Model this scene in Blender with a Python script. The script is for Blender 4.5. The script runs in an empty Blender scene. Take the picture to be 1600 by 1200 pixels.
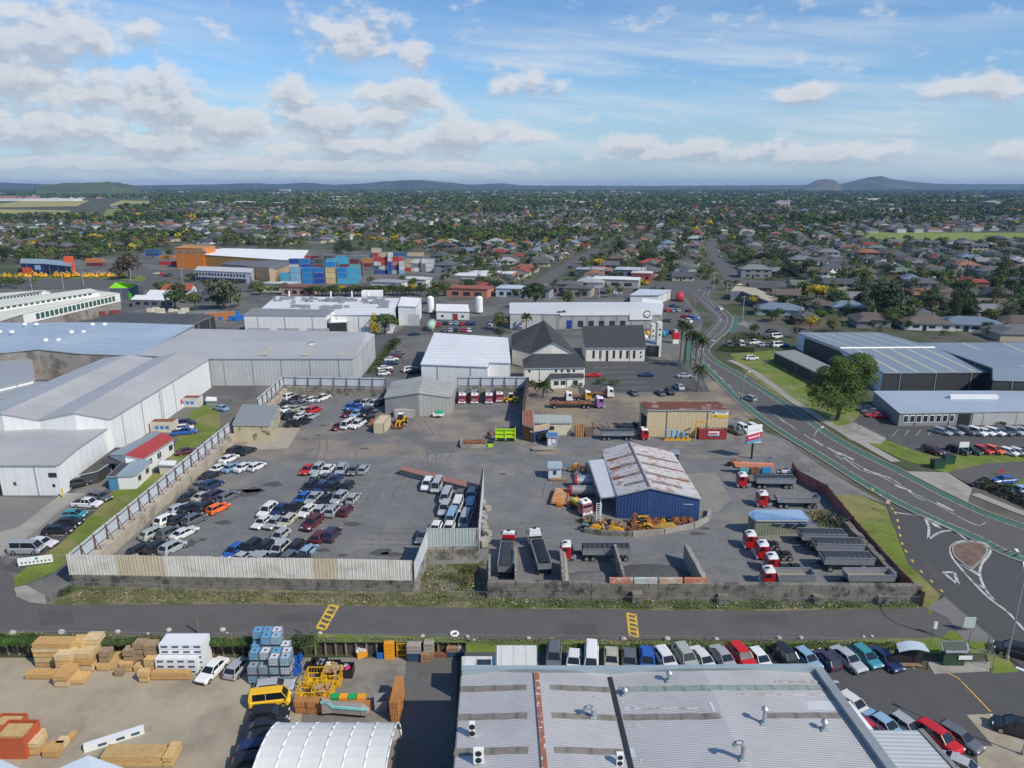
import bpy, math, random
import numpy as np
from mathutils import Vector, Matrix
R = math.radians
random.seed(7)
# ---------------------------------------------------------------- camera, world, sun, exposure
S = bpy.context.scene
F = 1111.0; CH = 55.0; PITCH = math.atan(309 / F); CP, SP = math.cos(PITCH), math.sin(PITCH)
cam = bpy.data.objects.new('camera', bpy.data.cameras.new('camera')); S.collection.objects.link(cam)
cam.location = (0, 0, CH); cam.rotation_euler = (R(90) - PITCH, 0, 0)
cam.data.sensor_width = 36; cam.data.lens = 36 * F / 1600; cam.data.clip_start = 1; cam.data.clip_end = 40000
S.camera = cam
SUN_EL, SUN_AZ = 43.0, 127.0        # azimuth clockwise from +Y
sd = Vector((math.sin(R(SUN_AZ)) * math.cos(R(SUN_EL)), math.cos(R(SUN_AZ)) * math.cos(R(SUN_EL)), math.sin(R(SUN_EL))))
sl = bpy.data.lights.new('sun', 'SUN'); sl.energy = 4.1; sl.angle = R(0.6); sl.color = (1, .91, .78)
so = bpy.data.objects.new('sun', sl); S.collection.objects.link(so); so.rotation_euler = sd.to_track_quat('Z', 'Y').to_euler(); so.location = (200, -100, 300)
S.view_settings.view_transform = 'Standard'; S.view_settings.look = 'None'; S.view_settings.exposure = 0.0; S.view_settings.gamma = 1
S.cycles.max_bounces = 5; S.cycles.diffuse_bounces = 3; S.cycles.volume_bounces = 0

class NT:
 def __init__(s, t): s.t = t; t.nodes.clear()
 def n(s, ty, **kw):
  nd = s.t.nodes.new(ty)
  ins = kw.pop('ins', {})
  for k, v in kw.items(): setattr(nd, k, v)
  for k, v in ins.items():
   if isinstance(v, bpy.types.NodeSocket): s.t.links.new(v, nd.inputs[k])
   else: nd.inputs[k].default_value = v
  return nd
 def m(s, op, a, b=0.0, c=0.0, clamp=False):
  nd = s.n('ShaderNodeMath', operation=op, use_clamp=clamp, ins={0: a, 1: b, 2: c}); return nd.outputs[0]
 def mix(s, f, a, b, bt='MIX'):
  nd = s.n('ShaderNodeMix', data_type='RGBA', blend_type=bt, ins={0: f, 6: a, 7: b}); return nd.outputs[2]
 def noise(s, vec, sc, det=4, rough=.55, off=None):
  if off: vec = s.n('ShaderNodeVectorMath', operation='ADD', ins={0: vec, 1: off}).outputs[0]
  return s.n('ShaderNodeTexNoise', ins={'Vector': vec, 'Scale': sc, 'Detail': det, 'Roughness': rough}).outputs[0]
 def ramp(s, f, a, b, c0=0.0, c1=1.0, smooth=True):
  nd = s.n('ShaderNodeMapRange', interpolation_type='SMOOTHSTEP' if smooth else 'LINEAR', ins={0: f, 1: a, 2: b, 3: c0, 4: c1}); return nd.outputs[0]
def c4(c): return (c[0], c[1], c[2], 1)

W = bpy.data.worlds.new('World'); S.world = W; W.use_nodes = True
w = NT(W.node_tree)
tc = w.n('ShaderNodeTexCoord').outputs['Generated']
sky = w.n('ShaderNodeTexSky', sky_type='NISHITA', sun_disc=False, sun_elevation=R(SUN_EL), sun_rotation=R(SUN_AZ), altitude=60, air_density=1.0, dust_density=0.6, ozone_density=2.2)
sx = w.n('ShaderNodeSeparateXYZ', ins={0: tc})
x_, y_, z_ = sx.outputs
az = w.m('ARCTAN2', x_, y_)
el = w.m('MAXIMUM', z_, 0.0)
def cvec(us, vs, slant=0.0): return w.n('ShaderNodeCombineXYZ', ins={0: w.m('MULTIPLY', az, us), 1: w.m('ADD', w.m('MULTIPLY', el, vs), w.m('MULTIPLY', az, slant)), 2: 0.3}).outputs[0]
# cumulus: where the heaps stand (pixel x, y of their middle, half width, half height)
HEAPS = [(130, 112, 95, 42), (55, 165, 95, 45), (190, 172, 80, 30), (300, 180, 60, 40), (580, 88, 48, 34), (495, 165, 32, 18), (525, 200, 75, 24), (640, 160, 55, 20), (625, 195, 50, 20), (672, 112, 22, 20), (822, 146, 44, 20), (710, 226, 90, 28), (95, 218, 150, 30), (400, 208, 75, 28), (820, 218, 40, 15), (960, 230, 40, 13), (1060, 243, 110, 16), (1275, 247, 90, 15), (1210, 170, 32, 12), (1460, 170, 55, 14), (1595, 15, 30, 18), (1512, 250, 30, 12), (280, 100, 26, 13), (60, 45, 24, 12), (200, 262, 330, 12), (560, 262, 260, 12), (300, 235, 110, 18), (560, 235, 110, 16)]
def heapfield(dy):
 q = w.n('ShaderNodeCombineXYZ', ins={0: az, 1: w.m('ADD', el, dy), 2: 0.0}).outputs[0]; acc = None
 for hx, hy, rx, ry in HEAPS:
  a = math.atan((hx - 800) / F / CP); e = (291 - hy) / F * .985
  d = w.n('ShaderNodeVectorMath', operation='SUBTRACT', ins={0: q, 1: (a, e, 0)}).outputs[0]
  d = w.n('ShaderNodeVectorMath', operation='MULTIPLY', ins={0: d, 1: (F / rx * .9, F / ry * .9, 0)}).outputs[0]
  f = w.ramp(w.n('ShaderNodeVectorMath', operation='LENGTH', ins={0: d}).outputs['Value'], 1.75, .0)
  acc = f if acc is None else w.m('MAXIMUM', acc, f)
 return acc
pc = cvec(9.0, 15.0)
n0 = w.noise(pc, 2.3, 9, .62, (3.1, 1.7, 0)); n1 = w.noise(pc, 2.3, 9, .62, (3.1 + .06, 1.7 + .20, 0))
h0 = heapfield(0.0); h1 = heapfield(.012)
t0 = w.m('ADD', w.m('MULTIPLY', h0, .50), w.m('MULTIPLY', n0, 1.35)); t1 = w.m('ADD', w.m('MULTIPLY', h1, .50), w.m('MULTIPLY', n1, 1.35))
cum = w.m('MULTIPLY', w.ramp(t0, .73, 1.10), .88)
lit = w.ramp(w.m('SUBTRACT', t0, t1), -.16, .17)
dens = w.ramp(t0, .92, 1.3)
litd = w.m('MULTIPLY', lit, w.m('SUBTRACT', 1.0, w.m('MULTIPLY', dens, .35)))
ccol = w.mix(litd, (.45, .51, .60, 1), (.76, .77, .80, 1))
ci = w.noise(cvec(3.2, 34.0, 3.0), 1.0, 8, .60, (1, 5, 0))
cib = w.noise(cvec(2.2, 7.0), .9, 2, .5, (4, 2, 6))
cirr = w.m('MULTIPLY', w.m('MULTIPLY', w.ramp(ci, .36, .68), w.ramp(cib, .36, .60)), w.ramp(el, .25, .12, .0, 1.0))
hz = w.ramp(el, .15, .0, 0, .6)
b_sky = w.n('ShaderNodeBackground', ins={0: w.mix(1.0, sky.outputs[0], (.76, 1.0, 1.22, 1), 'MULTIPLY'), 1: .115})
b_hz = w.n('ShaderNodeBackground', ins={0: (.45, .58, .72, 1), 1: 1.0})
b_ci = w.n('ShaderNodeBackground', ins={0: (.66, .74, .82, 1), 1: 1.0})
b_cu = w.n('ShaderNodeBackground', ins={0: ccol, 1: 1.0})
def wm(f, a, b): return w.n('ShaderNodeMixShader', ins={0: f, 1: a, 2: b}).outputs[0]
o = wm(hz, b_sky.outputs[0], b_hz.outputs[0]); o = wm(cirr, o, b_ci.outputs[0])
o = wm(w.m('MULTIPLY', cum, w.ramp(el, -.005, .05, .4, 1.0)), o, b_cu.outputs[0])
w.n('ShaderNodeOutputWorld', ins={0: o})

# ---------------------------------------------------------------- helpers
def G(x, y, z=0.0):
 "point at height z that the photograph shows at pixel (x, y) of 1600 x 1200"
 v = (y - 600) / F; t = (CH - z) / (SP + v * CP)
 return Vector((t * (x - 800) / F, t * (CP - v * SP), z))
def PX(p):
 dx, dy, dz = p[0], p[1], p[2] - CH
 d = dy * CP - dz * SP
 return (800 + F * dx / d, 600 + F * (-dy * SP - dz * CP) / d)
def inpoly(x, y, poly):
 r = False; j = len(poly) - 1
 for i in range(len(poly)):
  xi, yi = poly[i][:2]; xj, yj = poly[j][:2]
  if (yi > y) != (yj > y) and x < (xj - xi) * (y - yi) / (yj - yi) + xi: r = not r
  j = i
 return r

MATS = {}
def mat(name, col=(.5, .5, .5), rough=.8, metal=0.0, var=.18, scale=.6, col2=None, c2=(.5, .62), s2=None, objcol=False, attr=False, stripe=None, bump=0.0, bs=None, spots=None, coord='Object', spec=.4, alpha=None, emit=None):
 "procedural material: base colour, brightness noise, second colour in blotches, ribs (axis, period, depth), dark spots"
 if name in MATS: return MATS[name]
 m = bpy.data.materials.new(name); m.use_nodes = True; t = NT(m.node_tree)
 p = t.n('ShaderNodeTexCoord').outputs[coord]
 if objcol: c = t.n('ShaderNodeObjectInfo').outputs['Color']
 elif attr: c = t.n('ShaderNodeAttribute', attribute_name='col').outputs['Color']
 else: c = t.n('ShaderNodeRGB').outputs[0]; c.default_value = c4(col)
 if col2 is not None:
  f = t.ramp(t.noise(p, s2 or scale, 6, .62, (5, 9, 1)), c2[0], c2[1]); c = t.mix(f, c, c4(col2))
 if spots:
  f = t.ramp(t.noise(p, spots[0], 5, .65, (31, 9, 4)), spots[1], spots[1] + .06); c = t.mix(t.m('MULTIPLY', f, spots[2]), c, c4(spots[3] if len(spots) > 3 else (.02, .02, .02)))
 h = None
 if var:
  nf = t.noise(p, scale, 6, .6); nf2 = t.noise(p, scale * 7.3, 3, .6, (2, 2, 2))
  k = t.m('ADD', t.m('MULTIPLY', nf, .65), t.m('MULTIPLY', nf2, .35))
  k = t.ramp(k, .3, .7, 1 - var, 1 + var, False)
  c = t.mix(1.0, c, t.n('ShaderNodeCombineColor', ins={0: k, 1: k, 2: k}).outputs[0], 'MULTIPLY')
 if stripe:
  ax, per, dep = stripe[:3]
  sp = t.n('ShaderNodeSeparateXYZ', ins={0: p})
  q = sp.outputs['xyz'.index(ax)] if ax in 'xyz' else t.m('ADD', sp.outputs[0], sp.outputs[1])
  wv = t.m('SINE', t.m('MULTIPLY', q, 2 * math.pi / per))
  wv = t.m('ADD', t.m('MULTIPLY', wv, .5), .5)
  k = t.m('SUBTRACT', 1.0, t.m('MULTIPLY', t.m('POWER', t.m('SUBTRACT', 1.0, wv), 2.0 if per < 1.1 else 14.0), dep))
  c = t.mix(1.0, c, t.n('ShaderNodeCombineColor', ins={0: k, 1: k, 2: k}).outputs[0], 'MULTIPLY')
  if per < .7: h = wv; bump = .5; bd = .05
 if bump and h is None:
  h = t.noise(p, bs or scale * 8, 4, .6); bd = .05
 ins = {'Base Color': c, 'Roughness': rough, 'Metallic': metal, 'Specular IOR Level': spec}
 if h is not None:
  ins['Normal'] = t.n('ShaderNodeBump', ins={'Strength': bump, 'Distance': bd, 'Height': h}).outputs[0]
 if emit: ins['Emission Color'] = c; ins['Emission Strength'] = emit
 b = t.n('ShaderNodeBsdfPrincipled', ins=ins)
 t.n('ShaderNodeOutputMaterial', ins={0: b.outputs[0]})
 MATS[name] = m; return m

class M:
 "collects faces, links them as one mesh object"
 def __init__(s): s.v = []; s.f = []; s.mi = []; s.cur = 0
 def quad(s, *p):
  b = len(s.v); s.v += [tuple(q) for q in p]; s.f.append(tuple(range(b, b + len(p)))); s.mi.append(s.cur)
 def box(s, cx, cy, z0, sx, sy, sz, a=0.0, top=1.0):
  ca, sa = math.cos(a), math.sin(a); b = len(s.v)
  for k, z in ((1, z0), (top, z0 + sz)):
   for dx, dy in ((-1, -1), (1, -1), (1, 1), (-1, 1)):
    X, Y = dx * sx / 2 * k, dy * sy / 2 * k; s.v.append((cx + X * ca - Y * sa, cy + X * sa + Y * ca, z))
  s._hex(b); return s
 def _hex(s, b):
  for q in ((3, 2, 1, 0), (4, 5, 6, 7), (0, 1, 5, 4), (1, 2, 6, 5), (2, 3, 7, 6), (3, 0, 4, 7)): s.f.append(tuple(b + i for i in q)); s.mi.append(s.cur)
 def hexa(s, lo, hi):
  b = len(s.v); s.v += [tuple(p) for p in lo] + [tuple(p) for p in hi]; s._hex(b)
 def prism(s, pts, z0, z1=None, zs=None):
  "pts: (x,y) ring, walls from z0 up to z1 (or each point's own zs)"
  n = len(pts); b = len(s.v)
  for p in pts: s.v.append((p[0], p[1], z0))
  for i, p in enumerate(pts): s.v.append((p[0], p[1], zs[i] if zs else z1))
  ar = sum(pts[i][0] * pts[(i + 1) % n][1] - pts[(i + 1) % n][0] * pts[i][1] for i in range(n))
  o = (lambda t: t) if ar > 0 else (lambda t: tuple(reversed(t)))
  for i in range(n):
   j = (i + 1) % n; s.f.append(o((b + i, b + j, b + n + j, b + n + i))); s.mi.append(s.cur)
  s.f.append(o(tuple(b + n + i for i in range(n)))); s.mi.append(s.cur)
  s.f.append(o(tuple(b + n - 1 - i for i in range(n)))); s.mi.append(s.cur)
  return s
 def slab(s, pts, th=.15, up=.04):
  "roof sheet through 3-d points with a thickness, moved up by up"
  n = len(pts); c = sum((Vector(p) for p in pts), Vector()) / n
  nrm = Vector();
  for i in range(n):
   a, d = Vector(pts[i]) - c, Vector(pts[(i + 1) % n]) - c; nrm += a.cross(d)
  if nrm.z < 0: pts = list(reversed(pts))
  b = len(s.v)
  for p in pts: s.v.append((p[0], p[1], p[2] + up))
  for p in pts: s.v.append((p[0], p[1], p[2] + up - th))
  s.f.append(tuple(b + i for i in range(n))); s.mi.append(s.cur); s.f.append(tuple(b + 2 * n - 1 - i for i in range(n))); s.mi.append(s.cur)
  for i in range(n):
   j = (i + 1) % n; s.f.append((b + i, b + n + i, b + n + j, b + j)); s.mi.append(s.cur)
  return s
 def cyl(s, p0, p1, r0, r1=None, n=10, cap=True):
  r1 = r0 if r1 is None else r1; p0, p1 = Vector(p0), Vector(p1); d = (p1 - p0).normalized()
  a = d.orthogonal().normalized(); c = d.cross(a); b = len(s.v)
  for p, r in ((p0, r0), (p1, r1)):
   for i in range(n):
    t = 2 * math.pi * i / n; s.v.append(tuple(p + a * (r * math.cos(t)) + c * (r * math.sin(t))))
  for i in range(n): s.f.append((b + i, b + (i + 1) % n, b + n + (i + 1) % n, b + n + i)); s.mi.append(s.cur)
  if cap: s.f.append(tuple(b + n - 1 - i for i in range(n))); s.f.append(tuple(b + n + i for i in range(n))); s.mi += [s.cur] * 2
  return s
 def tube(s, pts, r, n=6):
  for i in range(len(pts) - 1): s.cyl(pts[i], pts[i + 1], r, r, n)
  return s
 def loft(s, rings, cap=True):
  n = len(rings[0]); b = len(s.v)
  for r in rings: s.v += [tuple(p) for p in r]
  for k in range(len(rings) - 1):
   for i in range(n):
    j = (i + 1) % n; s.f.append((b + k * n + i, b + k * n + j, b + (k + 1) * n + j, b + (k + 1) * n + i)); s.mi.append(s.cur)
  if cap: s.f.append(tuple(b + n - 1 - i for i in range(n))); e = b + (len(rings) - 1) * n; s.f.append(tuple(e + i for i in range(n))); s.mi += [s.cur] * 2
  return s
 def build(s, name, m, parent=None, smooth=False, color=None):
  me = bpy.data.meshes.new(name)
  off = parent.location if parent is not None else (0, 0, 0)
  if parent is not None and parent.parent is not None: off = Vector(parent.location) + Vector(parent.parent.location)
  me.from_pydata([(p[0] - off[0], p[1] - off[1], p[2] - off[2]) for p in s.v], [], s.f)
  for q in (m if isinstance(m, (list, tuple)) else [m]): me.materials.append(q)
  if any(s.mi): me.polygons.foreach_set('material_index', s.mi)
  if smooth: me.polygons.foreach_set('use_smooth', [True] * len(me.polygons))
  me.update()
  o = bpy.data.objects.new(name, me); S.collection.objects.link(o)
  if parent is not None: o.parent = parent
  if color: o.color = c4(color)
  return o
def thing(name, label, cat, loc=(0, 0, 0), group=None):
 o = bpy.data.objects.new(name, None); S.collection.objects.link(o); o.location = Vector(loc); o.empty_display_size = .5
 return tag(o, label, cat, group)
def tag(o, label=None, cat=None, group=None, kind=None):
 if label: o['label'] = label
 if cat: o['category'] = cat
 if group: o['group'] = group
 if kind: o['kind'] = kind
 return o
KIDS = {}
def kids(o):
 if o.name not in KIDS: KIDS[o.name] = [(c, list(c.children)) for c in o.children]
 return KIDS[o.name]
def dup(src, loc, rz=0.0, sc=1.0, color=None, colors=None, label=None, group=None, light=False):
 "copy of a thing with its parts; color tints the parts in TINT, light leaves small parts out"
 ks = kids(src)
 r = src.copy(); S.collection.objects.link(r); r.location = loc; r.rotation_euler = (0, 0, rz)
 r.scale = (sc, sc, sc) if not isinstance(sc, (tuple, list)) else sc
 if label: r['label'] = label
 if group: r['group'] = group
 def tint(o):
  k = o.name.split('.')[0]
  if color and k in TINT: o.color = c4(color)
  if colors and k in colors: o.color = c4(colors[k])
 tint(r)
 for c, gs in ks:
  if light and c.name.split('.')[0] in SMALL: continue
  d = c.copy(); S.collection.objects.link(d); d.parent = r; tint(d)
  if light: continue
  for g in gs:
   e = g.copy(); S.collection.objects.link(e); e.parent = d; tint(e)
 return r
TINT = {'body', 'cab', 'crown'}; SMALL = {'headlight', 'tail_light', 'mirror', 'bumper'}
def discard(src):
 ks = kids(src); KIDS.pop(src.name, None)
 for c, gs in ks:
  for g in gs: bpy.data.objects.remove(g)
  bpy.data.objects.remove(c)
 bpy.data.objects.remove(src)
ORD = 'first second third fourth fifth sixth seventh eighth ninth tenth eleventh twelfth thirteenth fourteenth fifteenth sixteenth seventeenth eighteenth nineteenth twentieth'.split()
def rank_labels(items, tail='counting from the left'):
 "items: (object, description, place); gives every object a label of its own"
 by = {}
 for o, d, pl in items: by.setdefault((d, pl), []).append(o)
 for (d, pl), os in by.items():
  os.sort(key=lambda o: (PX(o.location)[0], o.location.y))
  if len(os) == 1: os[0]['label'] = f'{d} {pl}'; continue
  for i, o in enumerate(os):
   r, sd_ = (i, 'left') if i < 20 else (len(os) - 1 - i, 'right'); o['label'] = f'{d} {pl}, {ORD[r]} from {sd_}'
def sheet(name, pts, m, z, parent=None, kind='structure'):
 "flat ground sheet from pixel corners"
 k = M(); k.quad(*[(lambda g: (g.x, g.y, z))(G(x, y, z)) for x, y in pts]); me = k.v
 ar = sum(me[i][0] * me[(i + 1) % len(me)][1] - me[(i + 1) % len(me)][0] * me[i][1] for i in range(len(me)))
 if ar < 0: k.f = [tuple(reversed(k.f[0]))]
 o = k.build(name, m, parent)
 if parent is None and kind: o['kind'] = kind
 return o
def cr(pts, n=6):
 "smooth curve through pixel points"
 out = []; P = [pts[0]] + list(pts) + [pts[-1]]
 for i in range(1, len(P) - 2):
  for k in range(n):
   t = k / n; a, b, c, d = P[i - 1], P[i], P[i + 1], P[i + 2]
   out.append(tuple(.5 * ((2 * b[j]) + (-a[j] + c[j]) * t + (2 * a[j] - 5 * b[j] + 4 * c[j] - d[j]) * t * t + (-a[j] + 3 * b[j] - 3 * c[j] + d[j]) * t ** 3) for j in (0, 1)))
 out.append(tuple(pts[-1])); return out
def strip(k, pts, wd, z, dash=None, off=0.0, z0=0.0):
 "ribbon of width wd along world points, in M k"
 P = [Vector((p[0], p[1], 0)) for p in pts]; L = 0.0
 for i in range(len(P) - 1):
  a, b = P[i], P[i + 1]; d = b - a; n = d.length
  if n < 1e-6: continue
  d /= n; q = Vector((-d.y, d.x, 0)); segs = [(0, n)]
  if dash:
   segs = []; on, gap = dash; t = -((L) % (on + gap))
   while t < n:
    s0, s1 = max(t, 0), min(t + on, n)
    if s1 > s0: segs.append((s0, s1))
    t += on + gap
  for s0, s1 in segs:
   p0, p1 = a + d * s0 + q * off, a + d * s1 + q * off
   k.quad((*(p0 - q * wd / 2).xy, z), (*(p1 - q * wd / 2).xy, z), (*(p1 + q * wd / 2).xy, z), (*(p0 + q * wd / 2).xy, z))
  L += n
def gp(pts, z=0.0): return [G(x, y, z) for x, y in pts]
# ---------------------------------------------------------------- materials
m_suburb = mat('suburb_ground', (.06, .075, .03), .95, var=.35, scale=.02, col2=(.115, .105, .085), c2=(.46, .6), s2=.035, spots=(.012, .55, .5, (.04, .06, .02)))
m_yard = mat('gravel_asphalt', (.160, .163, .163), .9, var=.25, scale=.22, col2=(.215, .20, .175), c2=(.50, .64), s2=.045, spots=(.11, .665, .75, (.045, .042, .04)), bump=.4, bs=3)
m_indus = mat('industrial_yard', (.15, .145, .13), .9, var=.2, scale=.1, col2=(.10, .10, .10), c2=(.48, .55), s2=.03, bump=.2, bs=2)
m_asph = mat('asphalt', (.105, .098, .094), .88, var=.14, scale=.35, col2=(.105, .102, .10), c2=(.45, .6), s2=.06, bump=.3, bs=4)
m_asph2 = mat('dark_asphalt', (.085, .083, .082), .85, var=.12, scale=.3, col2=(.08, .08, .08), c2=(.45, .6), s2=.08, bump=.3, bs=4)
m_conc = mat('concrete', (.33, .31, .27), .9, var=.15, scale=.5, col2=(.25, .235, .2), c2=(.45, .65), s2=.15, bump=.2, bs=4)
m_tan = mat('tan_yard', (.37, .32, .235), .9, var=.14, scale=.16, col2=(.26, .225, .17), c2=(.46, .66), s2=.09, spots=(.25, .66, .4, (.10, .09, .08)), bump=.2, bs=4)
m_mud = mat('brown_gravel', (.26, .215, .15), .95, var=.25, scale=.2, col2=(.17, .15, .125), c2=(.45, .58), s2=.08, bump=.4, bs=3)
m_grass = mat('grass', (.13, .18, .025), .95, var=.35, scale=.25, col2=(.21, .20, .07), c2=(.48, .62), s2=.1, bump=.6, bs=6)
m_grassd = mat('rough_grass', (.09, .11, .035), .95, var=.45, scale=.6, col2=(.19, .165, .10), c2=(.46, .56), s2=.35, bump=.8, bs=6)
m_white = mat('white_paint', (.78, .78, .76), .6, var=.06, scale=.4)
m_line = mat('line_paint', (.50, .50, .48), .7, var=.25, scale=1.2, col2=(.22, .22, .21), c2=(.48, .62), s2=.9)
m_yel = mat('yellow_paint', (.66, .42, .05), .6, var=.2, scale=1.0, col2=(.3, .22, .08), c2=(.52, .62), s2=1.2)
m_green = mat('green_lane', (.045, .15, .10), .8, var=.25, scale=.9, col2=(.09, .12, .10), c2=(.42, .62), s2=.45)
m_block = mat('concrete_block', (.27, .25, .21), .95, var=.35, scale=.7, col2=(.12, .12, .10), c2=(.48, .62), s2=.4, bump=.6, bs=4)
m_blockd = mat('weathered_block', (.19, .175, .15), .95, var=.4, scale=.8, col2=(.07, .07, .06), c2=(.5, .64), s2=.5, bump=.6, bs=4)
m_glass = mat('window_glass', (.03, .04, .05), .12, var=.1, scale=1, spec=.8)
m_dark = mat('dark_opening', (.02, .02, .022), .8, var=.1)
m_steel = mat('galvanised_steel', (.42, .44, .46), .45, metal=.6, var=.12, scale=1)
m_rust = mat('rust', (.17, .07, .035), .9, var=.5, scale=1.1, col2=(.27, .13, .07), c2=(.5, .6), s2=1.5, bump=.5, bs=5)
m_tyre = mat('tyre', (.018, .018, .018), .85, var=.1)
m_rim = mat('rim', (.45, .46, .48), .35, metal=.7, var=.05)
m_black = mat('black_plastic', (.02, .02, .022), .5, var=.1)
m_oyel = mat('yellow_steel', (.62, .34, .02), .55, var=.3, scale=1.5)
m_wood = mat('sawn_timber', (.62, .42, .18), .8, var=.22, scale=1.6, stripe=('z', .16, .25))
m_wood2 = mat('weathered_timber', (.34, .24, .14), .85, var=.35, scale=1.6, stripe=('z', .16, .3))
def roofm(name, col, ax, per=.8, dep=.12, col2=None, rough=.5, metal=.15, var=.08, c2=(.55, .7), s2=.15, scale=.12, spots=None):
 return mat(name, col, rough, metal, var, scale, col2, c2, s2, stripe=(ax, per, dep), spots=spots, bump=.4)
r_grey = roofm('grey_metal_roof', (.49, .475, .46), 'y', .9, .08, (.43, .42, .41), c2=(.4, .65), s2=.05)
r_blueg = roofm('pale_blue_roof', (.41, .49, .57), 'y', 5.5, .10, (.36, .44, .52), c2=(.4, .6), s2=.04)
r_white = roofm('white_roof', (.76, .77, .76), 'y', 3.6, .16)
r_rib = roofm('ribbed_grey_roof', (.52, .51, .505), 'y', .26, .22, (.46, .455, .45), c2=(.45, .7), s2=.2, spots=(.5, .70, .35, (.35, .2, .15)))
w_white = mat('white_cladding', (.72, .73, .72), .7, var=.08, scale=.1, stripe=('d', 2.2, .08))
w_grey = mat('grey_cladding', (.47, .49, .49), .7, var=.12, scale=.2, stripe=('d', 1.0, .14))
w_dark = mat('charcoal_cladding', (.045, .05, .055), .7, var=.12, scale=.3, stripe=('d', 1.5, .2))
w_cream = mat('cream_cladding', (.62, .50, .31), .75, var=.08, scale=.3, stripe=('d', .8, .10))
w_conc = mat('stained_concrete_wall', (.30, .28, .25), .9, var=.2, scale=.3, col2=(.16, .14, .12), c2=(.48, .62), s2=.15)
w_blue = mat('blue_cladding', (.035, .08, .22), .6, var=.15, scale=.4, stripe=('d', .45, .35), col2=(.06, .12, .28), c2=(.55, .75), s2=.2)

# ---------------------------------------------------------------- the ground
ED = 77.6; XB = -5.35; LOW = -2.0
g = M(); FAR = 16000
g.quad((-FAR, ED, 0), (FAR, ED, 0), (FAR, FAR, 0), (-FAR, FAR, 0)); g.quad((XB, -120, 0), (FAR, -120, 0), (FAR, ED, 0), (XB, ED, 0))
g.quad((-1200, -120, LOW), (XB, -120, LOW), (XB, ED, LOW), (-1200, ED, LOW)); g.quad((-1200, ED, LOW), (XB, ED, LOW), (XB, ED, 0), (-1200, ED, 0)); g.quad((XB, ED, LOW), (XB, -120, LOW), (XB, -120, 0), (XB, ED, 0))
g.quad((-FAR, -120, 0), (-1200, -120, 0), (-1200, ED, 0), (-FAR, ED, 0))
tag(g.build('ground', m_suburb), kind='structure')
sheet('industrial_yard_ground', [(-500, 1000), (-500, 440), (0, 452), (440, 452), (700, 455), (1060, 452), (1100, 500), (1080, 560), (1210, 690), (1000, 1000)], m_indus, .012)
sheet('side_street_asphalt', [(-120, 434), (160, 436), (215, 436), (250, 430), (290, 440), (480, 440), (700, 444), (900, 440), (1060, 440), (1120, 446), (1120, 456), (1050, 458), (850, 462), (700, 458), (300, 452), (235, 450), (170, 452), (-120, 448)], m_asph, .03)
sheet('depot_yard', [(60, 436), (40, 412), (130, 404), (262, 392), (350, 386), (560, 392), (690, 400), (700, 440), (480, 443), (240, 432)], m_indus, .02)
sheet('grass_verge', [(-80, 428), (180, 430), (235, 433), (228, 440), (160, 435), (-80, 436)], m_grass, .034)
sheet('yard_asphalt', [(112, 915), (95, 905), (362, 664), (440, 592), (830, 592), (865, 640), (1140, 645), (1175, 668), (1235, 690), (1300, 770), (1445, 935), (1440, 945)], m_yard, .03)
sheet('yard_apron', [(330, 700), (620, 640), (800, 640), (880, 706), (1180, 690), (1235, 690), (1200, 712), (1120, 715), (940, 712), (700, 708), (430, 722)], mat('worn_apron', (.24, .205, .17), .9, var=.2, scale=.15, col2=(.14, .14, .138), c2=(.45, .6), s2=.06), .036)
sheet('gravel_lot', [(800, 600), (850, 592), (1150, 596), (1180, 640), (1180, 668), (880, 680), (815, 672)], m_mud, .042)
sheet('concrete_pad', [(1058, 742), (1118, 738), (1142, 780), (1122, 800), (1068, 797), (1098, 775)], mat('dull_pad', (.23, .22, .195), .9, var=.2, scale=.4), .042)
sheet('concrete_pad', [(400, 668), (470, 668), (450, 700), (380, 704)], mat('pale_concrete', (.36, .32, .25), .9, var=.15), .042)
sheet('church_car_park', [(912, 564), (1075, 562), (1096, 590), (1110, 612), (905, 616), (900, 590)], m_asph2, .048)
sheet('shop_car_park', [(975, 462), (1060, 456), (1095, 505), (1068, 530), (1030, 528), (985, 512)], m_asph, .045)
sheet('staff_car_park', [(655, 497), (775, 494), (800, 520), (795, 522), (622, 524), (602, 560), (598, 590), (560, 590), (590, 545), (630, 510)], m_asph2, .045)
sheet('service_lane', [(-160, 870), (0, 868), (22, 905), (24, 925), (40, 940), (72, 943), (400, 944), (800, 951), (1180, 955), (1450, 950), (1500, 960), (1505, 998), (1200, 1000), (800, 997), (400, 993), (0, 986), (-160, 984)], m_asph, .05)
sheet('forecourt', [(-160, 875), (0, 872), (30, 862), (130, 790), (165, 765), (170, 740), (95, 780), (0, 776), (-160, 780)], mat('forecourt_concrete', (.19, .185, .17), .9, var=.12, scale=.3), .046)
sheet('driveway', [(-160, 872), (0, 870), (15, 862), (98, 795), (133, 771), (98, 770), (30, 823), (-5, 832), (-160, 840)], m_conc, .05)
sheet('parking_bay_asphalt', [(0, 890), (30, 870), (125, 782), (175, 765), (150, 800), (85, 862), (30, 895)], m_asph2, .055)
sheet('concrete_apron', [(22, 918), (40, 914), (70, 930), (72, 944), (45, 941), (26, 932)], m_conc, .10)
sheet('lawn_strip', [(22, 917), (21, 903), (40, 888), (95, 848), (150, 798), (175, 770), (215, 745), (262, 737), (258, 752), (205, 795), (150, 845), (85, 893), (40, 913)], m_grass, .07)
sheet('lawn', [(268, 712), (285, 665), (300, 642), (322, 632), (343, 645), (345, 668), (300, 705), (262, 737), (245, 736)], m_grass, .07)
sheet('lane_verge', [(72, 945), (112, 914), (640, 922), (760, 925), (1440, 930), (1448, 950), (1180, 955), (800, 951), (400, 944)], m_grassd, .066)
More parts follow.
